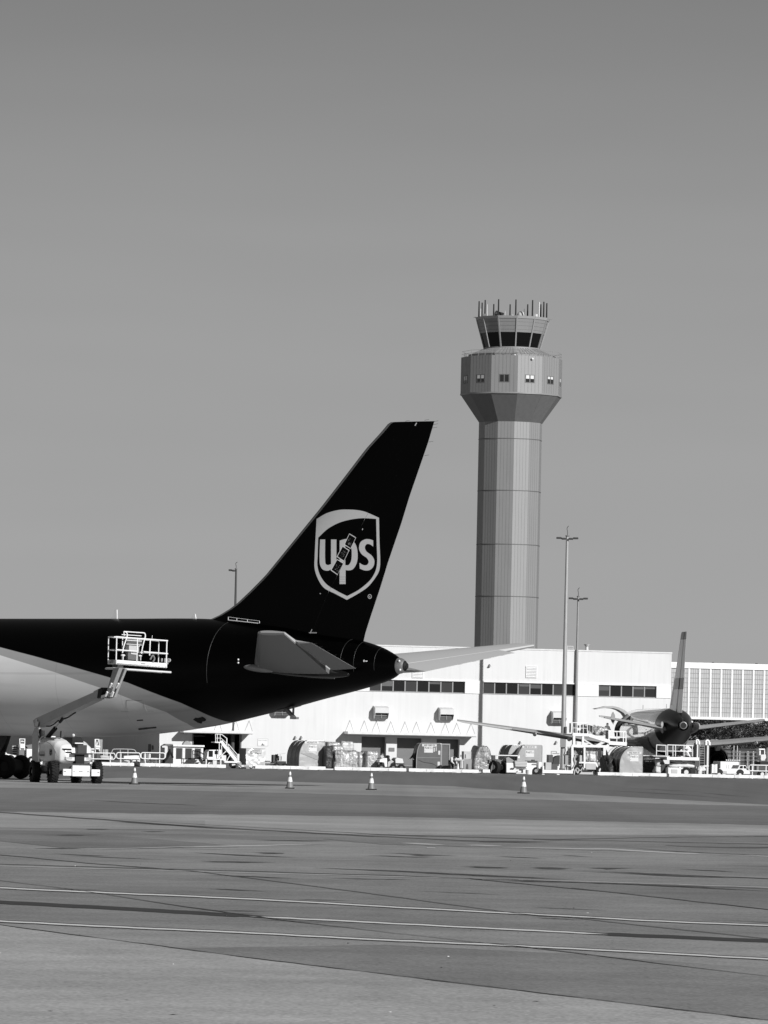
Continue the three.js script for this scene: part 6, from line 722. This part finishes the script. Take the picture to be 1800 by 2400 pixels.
{ // barricade, cabinets, table
  let f = at(1307, 1), o = thing(f, 'barricade', 'white plank barricade at the foot of the tallest light mast', 'barricade'); part(o, 'plank', pb(f, 1271.5, 1343, 1804.7, 1812.5, .05, .14, .02), C.white); for (const x of [1273.5, 1308.5]) { part(o, 'post', pb(f, x - 1.7, x + 1.7, 1795.5, 1816, -.1, .14), C.white); part(o, 'foot', pb(f, x - 3, x + 3, 1814, 1816, .4, 1), C.white); }
  f = at(1291, 5); o = thing(f, 'power_cabinet', 'dark cabinet with pale box left of the tallest mast', 'cabinet'); part(o, 'housing', pb(f, 1285.5, 1296, 1769, 1787, 0, .6, .02), M(.07, .4)); part(o, 'pale_box', pb(f, 1278.5, 1292.5, 1787, 1804, .3, .6, .02), C.light); part(o, 'dark_box', pb(f, 1293, 1310, 1791, 1804, .2, .6), C.dark); part(o, 'sloped_hood', prism([[f.x(1296.5), f.y(1300, 1791)], [f.x(1312), f.y(1300, 1791)], [f.x(1312), f.y(1300, 1770)], [f.x(1305), f.y(1300, 1772)], [f.x(1297), f.y(1300, 1778)]], .7, -.7), C.darkpaint); part(o, 'top_rail', [rod(f, [1292, 1761], [1304, 1761], .03), rod(f, [1292, 1761], [1292, 1769], .03), rod(f, [1304, 1761], [1304, 1766], .03), rod(f, [1295, 1765.5], [1311, 1766.5], .04)], C.mid);  // pale box, with a plain dark box to its right
  f = at(1329, 6); o = thing(f, 'meter_box', 'slim grey box right of the tallest light mast', 'cabinet'); part(o, 'box_body', pb(f, 1324.5, 1332, 1770, 1791.5, 0, .4, .02), C.mid); part(o, 'stand', [pb(f, 1325, 1326.5, 1791.5, 1808, 0, .1), pb(f, 1330, 1331.5, 1791.5, 1808, 0, .1), pb(f, 1329, 1337, 1793, 1795.5, .2, .3)], C.soft);
  f = at(1096, 5); o = thing(f, 'tool_cabinet', 'tall grey cabinet right of the bending person', 'cabinet'); part(o, 'upper_case', pb(f, 1087, 1104.5, 1761, 1779, 0, .7, .02), C.light); part(o, 'lower_case', pb(f, 1086, 1105.5, 1779.3, 1803, .1, .9, .02), C.mid); part(o, 'handle', pb(f, 1090, 1091.5, 1768, 1777, .02, .03), C.black); part(o, 'side_paper', pb(f, 1079, 1085.5, 1782, 1801, .1, .4, .02), C.soft); part(o, 'foot_panel', prism([[f.x(1091), .1], [f.x(1098), .1], [f.x(1096), .7], [f.x(1093), .75]], .03, .105), C.dark);
  f = at(1077, 4.2); o = thing(f, 'work_table', 'small work table with papers beside the bending person', 'table'); part(o, 'table_top', pb(f, 1066, 1088, 1780, 1782.5, .2, .8), C.light); part(o, 'table_leg', [[1068, .1], [1086, .1], [1068, -.5], [1086, -.5]].map(([x, z]) => cyl(V(f.x(x), 0, z), V(f.x(x), f.y(x, 1782), z), .03)), C.mid); part(o, 'papers', lumpy(.5, .09, .5, .05, 4).translate(f.x(1076), f.y(1076, 1780), -.2), C.white);
  f = at(1073, 3.6); o = thing(f, 'white_cone', 'slim white cone standing before the work table', 'traffic cone'); part(o, 'cone_body', new THREE.CylinderGeometry(.04, .15, .72, 18).translate(0, .4, 0), C.white); part(o, 'base', box(0, .02, 0, .38, .04, .38), C.soft);
}
{ // main deck loader
  const f = at(1390, 16), o = thing(f, 'cargo_loader', 'white lattice cargo loader with raised deck at the smaller jet', 'cargo loader'); const Zs = [0, -3]; const w = (a, b, t, z) => beam(f.p(a[0], a[1], z), f.p(b[0], b[1], z), t, t);
  for (const z of Zs) {
    part(o, 'deck_beam', [w([1341, 1721], [1381, 1722.5], .24, z), w([1380, 1723], [1428, 1738], .28, z), w([1426, 1741], [1468, 1744], .3, z)], C.white); part(o, 'frame_beam', [w([1340, 1748], [1424, 1749.5], .2, z), w([1341, 1748], [1341.5, 1814], .2, z), w([1369.5, 1749], [1370, 1800], .16, z), w([1416.5, 1750], [1416, 1812], .22, z), w([1345, 1722], [1345, 1748], .2, z), w([1366, 1722], [1366, 1748], .18, z), w([1357, 1787], [1397, 1788], .14, z), w([1396, 1788], [1404, 1806], .12, z), w([1422, 1749], [1428, 1743], .18, z)], C.white); part(o, 'scissor_arm', [w([1366, 1732], [1391, 1748], .12, z), w([1396, 1748], [1416, 1736], .12, z), w([1399, 1749], [1426, 1735], .1, z)], C.soft);
    part(o, 'deck_rail', [w([1342, 1694], [1343, 1720], .05, z), w([1353, 1694], [1353, 1720], .05, z), w([1341, 1693.5], [1378, 1694], .06, z), w([1377, 1695], [1377, 1720], .06, z), w([1367, 1698], [1367, 1720], .05, z), w([1378, 1697], [1392, 1702], .05, z), w([1342, 1706], [1376, 1707], .04, z), w([1426, 1713], [1468, 1715.5], .08, z), w([1427, 1714], [1427, 1740], .09, z), w([1446, 1715], [1445.5, 1741], .07, z), w([1461, 1715], [1461, 1742], .07, z), w([1467.5, 1715], [1467, 1744], .1, z), w([1427, 1727], [1467, 1728.5], .07, z), w([1417, 1709], [1446, 1716], .05, z)], C.white);
  }
  part(o, 'deck_plate', [bx(f.x(1341), f.x(1381), f.y(1360, 1722), f.y(1360, 1720.5), -2.9, -.1), bx(f.x(1427), f.x(1467), f.y(1447, 1744), f.y(1447, 1742.5), -2.9, -.1)], C.grey); part(o, 'control_post', [pb(f, 1343.5, 1346.5, 1696, 1716, -.5, .3), pb(f, 1354, 1358, 1700, 1706, -.4, .3), pb(f, 1354, 1358, 1712, 1718, -.4, .3), pb(f, 1373, 1376, 1702, 1719, -.6, .2)], C.darkpaint); part(o, 'exhaust_stack', pb(f, 1335.5, 1338, 1695, 1717, -1, .15), C.black);
  part(o, 'chassis', [pb(f, 1343, 1414, 1806, 1815, -.3, 2.4), pb(f, 1373, 1397, 1790, 1804, .15, .5, .04), pb(f, 1359, 1364, 1770, 1786, .1, .4)], C.light); part(o, 'hose_bundle', [path([[1343, 1800], [1348, 1790], [1346, 1778], [1350, 1768]].map(p => f.p(p[0], p[1], .2)), .05), path([[1346, 1812], [1352, 1800], [1360, 1806], [1366, 1798]].map(p => f.p(p[0], p[1], .2)), .05), path([[1345, 1818], [1348, 1804], [1354, 1812], [1357, 1803]].map(p => f.p(p[0], p[1], .3)), .06)], C.light); part(o, 'access_ladder', [w([1336, 1750], [1335, 1806], .07, .3), w([1331.5, 1750], [1331, 1806], .07, .3), ...[...Array(9)].map((_, i) => w([1331.3, 1754 + i * 6], [1335.8, 1754.2 + i * 6], .05, .3))], C.dark); wheels(o, [[f.x(1352), -.1], [f.x(1408), -.1]], .4, .35); part(o, 'dark_core', pb(f, 1349, 1363, 1752, 1800, -1.4, .6), C.dark);  // core is one dark block inside the frame
  const cargo = (x0, x1, y0, y1, z, l, sd, amp, m) => { const g = at((x0 + x1) / 2, 16), q = thing(g, 'netted_cargo', l, 'cargo', 'netted cargo on the loader'), wd = g.x(x1) - g.x(x0), yb = Math.max(.2, g.y((x0 + x1) / 2, y1)), h = g.y((x0 + x1) / 2, y0) - yb; part(q, 'load', lumpy(wd, h, 1.7, amp, sd).translate(0, yb, z - .85), m); part(q, 'strap', [.3, .7].map(u => bx(lerp(-wd / 2, wd / 2, u) - .03, lerp(-wd / 2, wd / 2, u) + .03, yb, yb + h + .03, z - .9, z + .06)), C.mid); };
  const nw = M(.78, .3, { map: T.net, bump: [T.foil, .05], coat: .5 }); cargo(1372, 1414, 1752, 1786, -.5, 'bright netted cargo block inside the loader frame', 5, .12, nw); cargo(1344, 1367, 1754, 1772, -.5, 'dull netted bundle in the loader frame left bay', 8, .1, M(.3, .4, { map: T.net })); cargo(1398, 1415, 1788, 1806, -.3, 'small netted bundle low in the loader frame', 11, .1, M(.5, .35, { map: T.net, coat: .4 })); cargo(1343, 1369, 1774, 1804, -.4, 'crumpled pale sheeting low in the loader frame left bay', 15, .25, M(.55, .3, { map: T.net, bump: [T.foil, .06], coat: .5 })); cargo(1379, 1396, 1700, 1721, -.6, 'white bagged cargo at the low end of the upper deck', 19, .18, nw); cargo(1396.5, 1425, 1705, 1724, -.6, 'white bagged cargo before the person on the loader', 23, .22, nw);
}
{ // scissor platform truck and its posts
  const f = at(1600, 3.5), o = thing(f, 'scissor_truck', 'white scissor lift truck with railed platform', 'truck'); const r = (a, b, t = .035, z = 0) => rod(f, a, b, t, z);
  for (const z of [0, -2]) part(o, 'platform_rail', [r([1564, 1746], [1624, 1747.5], .045, z), r([1564, 1760], [1623, 1761.5], .035, z), ...[1564.5, 1577, 1583, 1603, 1622.5].map(x => r([x, 1746], [x, 1773], .04, z)), r([1538.5, 1746], [1561, 1747], .04, z), r([1538.5, 1760], [1561, 1761], .035, z), r([1538.8, 1746], [1538.2, 1772], .04, z), r([1560.5, 1746], [1560.5, 1774], .045, z)], C.white);
  part(o, 'platform_lip', [pb(f, 1563, 1639, 1774.5, 1782, .05, 2.1, .02)], C.white); part(o, 'platform_step', pb(f, 1537, 1562, 1773, 1776.5, 0, 1.6), C.darkpaint); part(o, 'scissor_arm', [beam(f.p(1570, 1783, -.2), f.p(1628, 1791, -.2), .16, .14), beam(f.p(1570, 1791, -.2), f.p(1628, 1784, -.2), .16, .14), beam(f.p(1570, 1787, -1.8), f.p(1628, 1787, -1.8), .2, .14)], C.darkpaint);
  part(o, 'cover_sheet', [lumpy(f.x(1631) - f.x(1568), .26, 1.9, .08, 7).translate((f.x(1631) + f.x(1568)) / 2, f.y(1600, 1799), -1)], C.soft); part(o, 'cab', [pb(f, 1565.5, 1591.5, 1799, 1821, .05, 1.9, .06)], C.white); part(o, 'cab_panel', pb(f, 1573, 1588, 1803, 1815, .07, .04, .01), C.light); part(o, 'wheel_arch', pb(f, 1593, 1630, 1800, 1818, -.3, 1.4), C.black); part(o, 'side_frame', [pb(f, 1591.6, 1596, 1798, 1819, .05, .2), pb(f, 1596.2, 1616, 1799.5, 1803, .05, .3)], C.white); wheels(o, [[f.x(1608), -.05], [f.x(1577), -.3]], .42, .3);
  const g = at(1650, 4), q = thing(g, 'hoist_frame', 'pair of tall hoist posts with white caps and ladder', 'hoist'); for (const [a, b, y0, y1] of [[1630, 1638.5, 1741, 1776], [1652.5, 1663, 1743, 1817]]) { part(q, 'post', [pb(g, a, b, y0, y1, 0, .4)], C.black); part(q, 'white_strip', pb(g, lerp(a, b, .38), lerp(a, b, .78), y0 + 4, y1 + 1, .04, .05), C.soft); const m = g.x((a + b) / 2), y = g.y(a, y0), hw = (g.x(b) - g.x(a)) / 2; part(q, 'cap', [new THREE.TorusGeometry(hw * .72, hw * .42, 10, 20, Math.PI).translate(m, y + .14, -.1), bx(m - hw * 1.14, m - hw * .3, y - .12, y + .14, -.3, .1), bx(m + hw * .3, m + hw * 1.14, y - .12, y + .14, -.3, .1)], C.white); }
  part(q, 'ladder', [r2(g, [1639.5, 1746], [1638.5, 1816]), r2(g, [1651, 1746], [1650.5, 1816]), ...[...Array(12)].map((_, i) => r2(g, [1639.4, 1749 + i * 5.6], [1651, 1749.3 + i * 5.6], .025))], C.mid); part(q, 'cross_member', [pb(g, 1649, 1661, 1793.5, 1797.5, .08, .2), pb(g, 1632, 1650, 1797, 1803, -.2, .3)], C.soft); part(q, 'winch', [lumpy(.55, .5, .4, .2, 9).translate(g.x(1642), g.y(1642, 1808), -.1), lumpy(.3, .4, .3, .2, 12).translate(g.x(1640), g.y(1640, 1817), .05)], C.soft); part(q, 'base', pb(g, 1630, 1668, 1815, 1820, .1, 1.2), C.dark);
  function r2(g, a, b, t = .035) { return rod(g, a, b, t, 0); }
}
{ // pickup, box behind, striped posts and the white cab at the right
  let f = at(1722, 4.5), o = thing(f, 'pickup_truck', 'white pickup truck behind the long barrier at right', 'pickup truck'); const P = L => L.map(([x, y]) => { const q = f.p(x, y, 0); return [q.x, q.y]; }); part(o, 'body', prism(P([[1684, 1814], [1684, 1801], [1729, 1801.5], [1733, 1793.5], [1748, 1793.5], [1753, 1802], [1758, 1804], [1758, 1815]]), 1.8, -1.8, .06), C.white); part(o, 'side_window', [prism(P([[1733, 1801], [1735, 1795], [1741, 1795], [1741, 1801]]), .05, -.04), prism(P([[1743, 1801], [1743, 1795], [1747.5, 1795], [1751, 1801.5]]), .05, -.04)], C.glass); part(o, 'tail_panel', pb(f, 1693, 1704, 1807, 1813, .01, .05), C.light); part(o, 'mirror', pb(f, 1753, 1756, 1800, 1803, .15, .1), C.black); part(o, 'wheel_well', [new THREE.CylinderGeometry(.33, .33, .05, 20, 1, false, 0, Math.PI).rotateX(Math.PI / 2).rotateZ(Math.PI / 2).translate(f.x(1686), .42, .0), new THREE.CylinderGeometry(.33, .33, .05, 20, 1, false, 0, Math.PI).rotateX(Math.PI / 2).rotateZ(Math.PI / 2).translate(f.x(1735), .42, .0)], C.black); wheels(o, [[f.x(1686), -.1], [f.x(1735), -.1]], .29, .22);
  f = at(1711, 9); o = thing(f, 'box_van', 'white box body behind the white pickup truck', 'van'); part(o, 'box_body', pb(f, 1688, 1732, 1785, 1812, 0, 2, .05), C.white); part(o, 'door_seam', [pb(f, 1703, 1703.6, 1792, 1802, .012, .03), pb(f, 1708, 1708.6, 1792, 1802, .012, .03)], C.mid); part(o, 'roof_lamp', [...Array(8)].map((_, i) => new THREE.SphereGeometry(.07, 8, 6).translate(f.x(1704 + i * 4.4), f.y(1704, 1782), -.2)), C.white); part(o, 'roof_bar', pb(f, 1701, 1738, 1783, 1784.6, -.1, .2), C.dark); wheels(o, [[f.x(1697), -.1], [f.x(1724), -.1]], .34, .25);
  f = at(1674, 4.2); o = thing(f, 'sign_board', 'striped black and white panel under the jet engine', 'sign board'); for (let i = 0; i < 5; i++) part(o, 'stripe', pb(f, 1664 + i * 4.3, 1668.2 + i * 4.3, 1792 - (i % 2), 1812, 0, .1), i % 2 ? C.white : i === 2 ? C.soft : C.black); part(o, 'stand', [pb(f, 1666, 1668, 1812, 1820, .05, .1), pb(f, 1681, 1683, 1812, 1820, .05, .1)], C.mid);
  f = at(1789, 10); o = thing(f, 'forklift', 'white raised tractor cab by the right edge', 'forklift'); part(o, 'cab_frame', [pb(f, 1780, 1783, 1756, 1770, 0, .8), pb(f, 1779, 1793, 1754.5, 1757.5, .1, 1), pb(f, 1791, 1793, 1758, 1768, 0, .8)], C.white); part(o, 'cab_glass', pb(f, 1783.2, 1790.8, 1758, 1769, -.1, .6), C.darkpaint); part(o, 'body', [prism([[1784, 1783], [1792, 1783], [1796, 1776], [1795, 1768], [1783, 1769], [1783, 1779]].map(([x, y]) => { const q = f.p(x, y, 0); return [q.x, q.y]; }), .9, -.9, .04)], C.soft); part(o, 'chassis', pb(f, 1782, 1805, 1785, 1796, -.1, 1.2), C.black); part(o, 'mast', [pb(f, 1797, 1799, 1752, 1796, -.2, .2)], C.grey); wheels(o, [[f.x(1786), 0], [f.x(1801), 0]], .36, .3);
}
// people: one continuous body, clothes over it
function figure(f, label, J, clothes, skinC) {
  const o = thing(f, 'person', label, 'person');
  const field = (bones, S, c, res) => { const mc = new MarchingCubes(res, new THREE.MeshStandardMaterial(), false, false, 60000); mc.isolation = 0; const n = res; for (let k = 0; k < n; k++) for (let j = 0; j < n; j++) for (let i = 0; i < n; i++) { const q = V((i - n / 2) / (n / 2) * S + c.x, (j - n / 2) / (n / 2) * S + c.y, (k - n / 2) / (n / 2) * S + c.z); let d = 9; for (const [a, b, ra, rb] of bones) { const ab = b.clone().sub(a), t = Math.max(0, Math.min(1, q.clone().sub(a).dot(ab) / Math.max(1e-6, ab.lengthSq()))), e = q.distanceTo(a.clone().addScaledVector(ab, t)) - lerp(ra, rb, t); const h = Math.max(0, .05 - Math.abs(d - e)) / .05; d = Math.min(d, e) - h * h * .0125; } mc.field[i + j * n + k * n * n] = -d; } mc.update(); const cnt = mc.count ?? mc.geometry.drawRange.count, g = new THREE.BufferGeometry(); g.setAttribute('position', new THREE.Float32BufferAttribute(Array.from(mc.positionArray.slice(0, cnt * 3)), 3)); g.setAttribute('normal', new THREE.Float32BufferAttribute(Array.from(mc.normalArray.slice(0, cnt * 3)), 3)); g.scale(S, S, S); g.translate(c.x, c.y, c.z); return g; };
  const c = V(0, .9, 0), b = (a, d, r, s = r) => [J[a], J[d], r, s]; const grow = (L, e) => L.map(([p, q, r, s]) => [p, q, r + e, s + e]);
  const torso = [b('hip', 'chest', .13, .15), b('chest', 'neck', .14, .07), b('shL', 'shR', .075)], armL = [b('shL', 'elL', .055, .045), b('elL', 'haL', .042, .032)], armR = [b('shR', 'elR', .055, .045), b('elR', 'haR', .042, .032)], legs = [b('hpL', 'knL', .085, .06), b('knL', 'ftL', .058, .042), b('hpR', 'knR', .085, .06), b('knR', 'ftR', .058, .042), b('ftL', 'toL', .045, .035), b('ftR', 'toR', .045, .035), b('hpL', 'hpR', .1)], head = [b('neck', 'head', .055, .06), b('head', 'crown', .095, .09)];
  const fingers = s => { const h = J['ha' + s], d = h.clone().sub(J['el' + s]).normalize(), x = V(0, 0, 1).cross(d).normalize(), L = [[h, h.clone().addScaledVector(d, .07), .035, .03]]; for (let i = 0; i < 4; i++) { const p = h.clone().addScaledVector(d, .08).addScaledVector(x, (i - 1.5) * .018); L.push([p, p.clone().addScaledVector(d, .07 - Math.abs(i - 1.4) * .008), .011, .009]); } L.push([h.clone().addScaledVector(x, .03), h.clone().addScaledVector(x, .06).addScaledVector(d, .05), .013, .01]); return L; };
  raw(o, 'body', field([...torso, ...armL, ...armR, ...legs, ...head, ...fingers('L'), ...fingers('R')], 1.1, c, 68), M(skinC, .6, { map: null }));
  raw(o, clothes.top[0], field(grow([...torso, armL[0], armR[0], ...(clothes.long ? [armL[1], armR[1]] : [])], .03), 1.1, c, 52), M(clothes.top[1], .8)); raw(o, 'trousers', field(grow([legs[0], legs[1], legs[2], legs[3], legs[6]], .028), 1.1, c, 52), M(clothes.legs, .85));
  const hr = new THREE.SphereGeometry(.112, 14, 10, 0, 7, 0, 1.7).translate(J.crown.x, J.crown.y + .005, J.crown.z - .012); raw(o, clothes.hat ? 'cap' : 'hair', boxUV(hr), M(clothes.hair, .9)); part(o, 'shoe', ['L', 'R'].map(s => { const a = J['ft' + s], t = J['to' + s]; return new THREE.SphereGeometry(1, 10, 8).scale(.055, .05, .13).rotateY(Math.atan2(t.x - a.x, t.z - a.z)).translate((a.x + t.x) / 2, Math.max(.045, (a.y + t.y) / 2), (a.z + t.z) / 2); }), C.black);
  return o;
}
const stand = (o = {}) => { const J = { hip: V(0, .95, 0), chest: V(0, 1.3, 0), neck: V(0, 1.48, 0), head: V(0, 1.58, .02), crown: V(0, 1.66, .02), shL: V(-.19, 1.42, 0), shR: V(.19, 1.42, 0), elL: V(-.25, 1.15, .02), elR: V(.25, 1.15, .02), haL: V(-.24, .92, .12), haR: V(.24, .92, .12), hpL: V(-.1, .92, 0), hpR: V(.1, .92, 0), knL: V(-.11, .5, .03), knR: V(.11, .5, .03), ftL: V(-.12, .07, -.02), ftR: V(.12, .07, -.02), toL: V(-.13, .04, .14), toR: V(.13, .04, .14) }; return Object.assign(J, o); };
{
  // on the loader's upper deck
  let f = at(1421, 18.2, .9), g = figure(f, 'person in dark vest standing on the cargo loader deck', stand({ elR: V(.2, 1.18, .16), haR: V(.1, 1.1, .36), elL: V(-.22, 1.18, .14), haL: V(-.08, 1.12, .34) }), { top: ['vest', .09], legs: .035, hair: .05, hat: true }, .22); g.position.y = f.y(1421, 1694) - 1.78;
  { const d = at(1421, 18.2), s = thing(d, 'catwalk', 'narrow side catwalk along the cargo loader deck', 'walkway'); const y = f.y(1421, 1694) - 1.78; part(s, 'plate', bx(-1.2, 1.2, y - .06, y - .001, -.4, .4), C.mid); part(s, 'bracket', [bx(-1, -.9, y - .5, y - .061, -.3, .3), bx(.9, 1, y - .5, y - .061, -.3, .3)], C.grey); part(s, 'strut', [bx(-1, -.92, 0, y - .501, -.04, .04), bx(.92, 1, 0, y - .501, -.04, .04)], C.grey); }
  // bending over by the dark container
  f = at(1058, 4.6, .5); figure(f, 'person in white shirt bending beside the dark container', stand({ hip: V(0, .93, -.12), chest: V(0, 1.13, .2), neck: V(0, 1.2, .38), head: V(0, 1.2, .47), crown: V(0, 1.22, .54), shL: V(-.19, 1.15, .32), shR: V(.19, 1.15, .32), elL: V(-.22, .9, .4), elR: V(.22, .9, .4), haL: V(-.14, .75, .58), haR: V(.14, .75, .58), hpL: V(-.1, .9, -.12), hpR: V(.1, .9, -.12), knL: V(-.12, .5, -.02) }), { top: ['shirt', .75], legs: .03, hair: .03, long: true }, .22);
  // driver of the small tug
  f = at(893.5, 4.9, 1.2); g = figure(f, 'driver in pale shirt on the white baggage tug', stand({ hip: V(0, .55, 0), chest: V(0, .9, .03), neck: V(0, 1.08, .04), head: V(0, 1.18, .06), crown: V(0, 1.26, .06), shL: V(-.19, 1.02, .03), shR: V(.19, 1.02, .03), elL: V(-.24, .8, .18), elR: V(.24, .8, .18), haL: V(-.14, .82, .42), haR: V(.14, .82, .42), hpL: V(-.1, .52, 0), hpR: V(.1, .52, 0), knL: V(-.12, .54, .42), knR: V(.12, .54, .42), ftL: V(-.12, .12, .5), ftR: V(.12, .12, .5), toL: V(-.12, .09, .64), toR: V(.12, .09, .64) }), { top: ['shirt', .5], legs: .03, hair: .02 }, .25); g.position.y = f.y(893, 1763.5) - 1.36;
  // behind the left end of the dark container
  f = at(973.5, 6.8, -.6); figure(f, 'person in white cap and dark jacket left of the dark container', stand({ elL: V(-.3, 1.2, .12), haL: V(-.36, 1.05, .32), elR: V(.26, 1.15, .14), haR: V(.12, 1.05, .34), chest: V(0, 1.28, .05), neck: V(0, 1.42, .1), head: V(0, 1.5, .13), crown: V(0, 1.57, .14) }), { top: ['jacket', .05], legs: .03, hair: .75, hat: true, long: true }, .25);
  // crouched in white on the scissor platform
  f = at(1612, 4.6, -1.1); g = figure(f, 'person in white overalls stooping on the scissor truck platform', stand({ hip: V(0, .62, -.12), chest: V(0, .82, .18), neck: V(0, .88, .36), head: V(0, .88, .45), crown: V(0, .9, .52), shL: V(-.19, .86, .3), shR: V(.19, .86, .3), elL: V(-.24, .62, .42), elR: V(.24, .62, .42), haL: V(-.16, .5, .66), haR: V(.16, .5, .66), hpL: V(-.1, .58, -.12), hpR: V(.1, .58, -.12), knL: V(-.15, .42, .22), knR: V(.15, .42, .22), ftL: V(-.13, .07, -.06), ftR: V(.13, .07, -.06), toL: V(-.13, .04, .1), toR: V(.13, .04, .1) }), { top: ['overall_top', .82], legs: .8, hair: .03, long: true }, .22); g.position.y = f.y(1612, 1774.5);
  const h = at(1594, 4.4), q = thing(h, 'striped_cloth', 'crumpled striped cloth on the scissor truck platform', 'cloth'); q.position.y = h.y(1594, 1774.5); part(q, 'cloth_fold', lumpy(.62, .22, .5, .3, 21, 0, .06), C.white); part(q, 'dark_stripe', [-.15, .02, .17].map(x => box(x, .16, .2, .05, .13, .24, .4)), C.dark);
}
renderer.render(scene, camera);
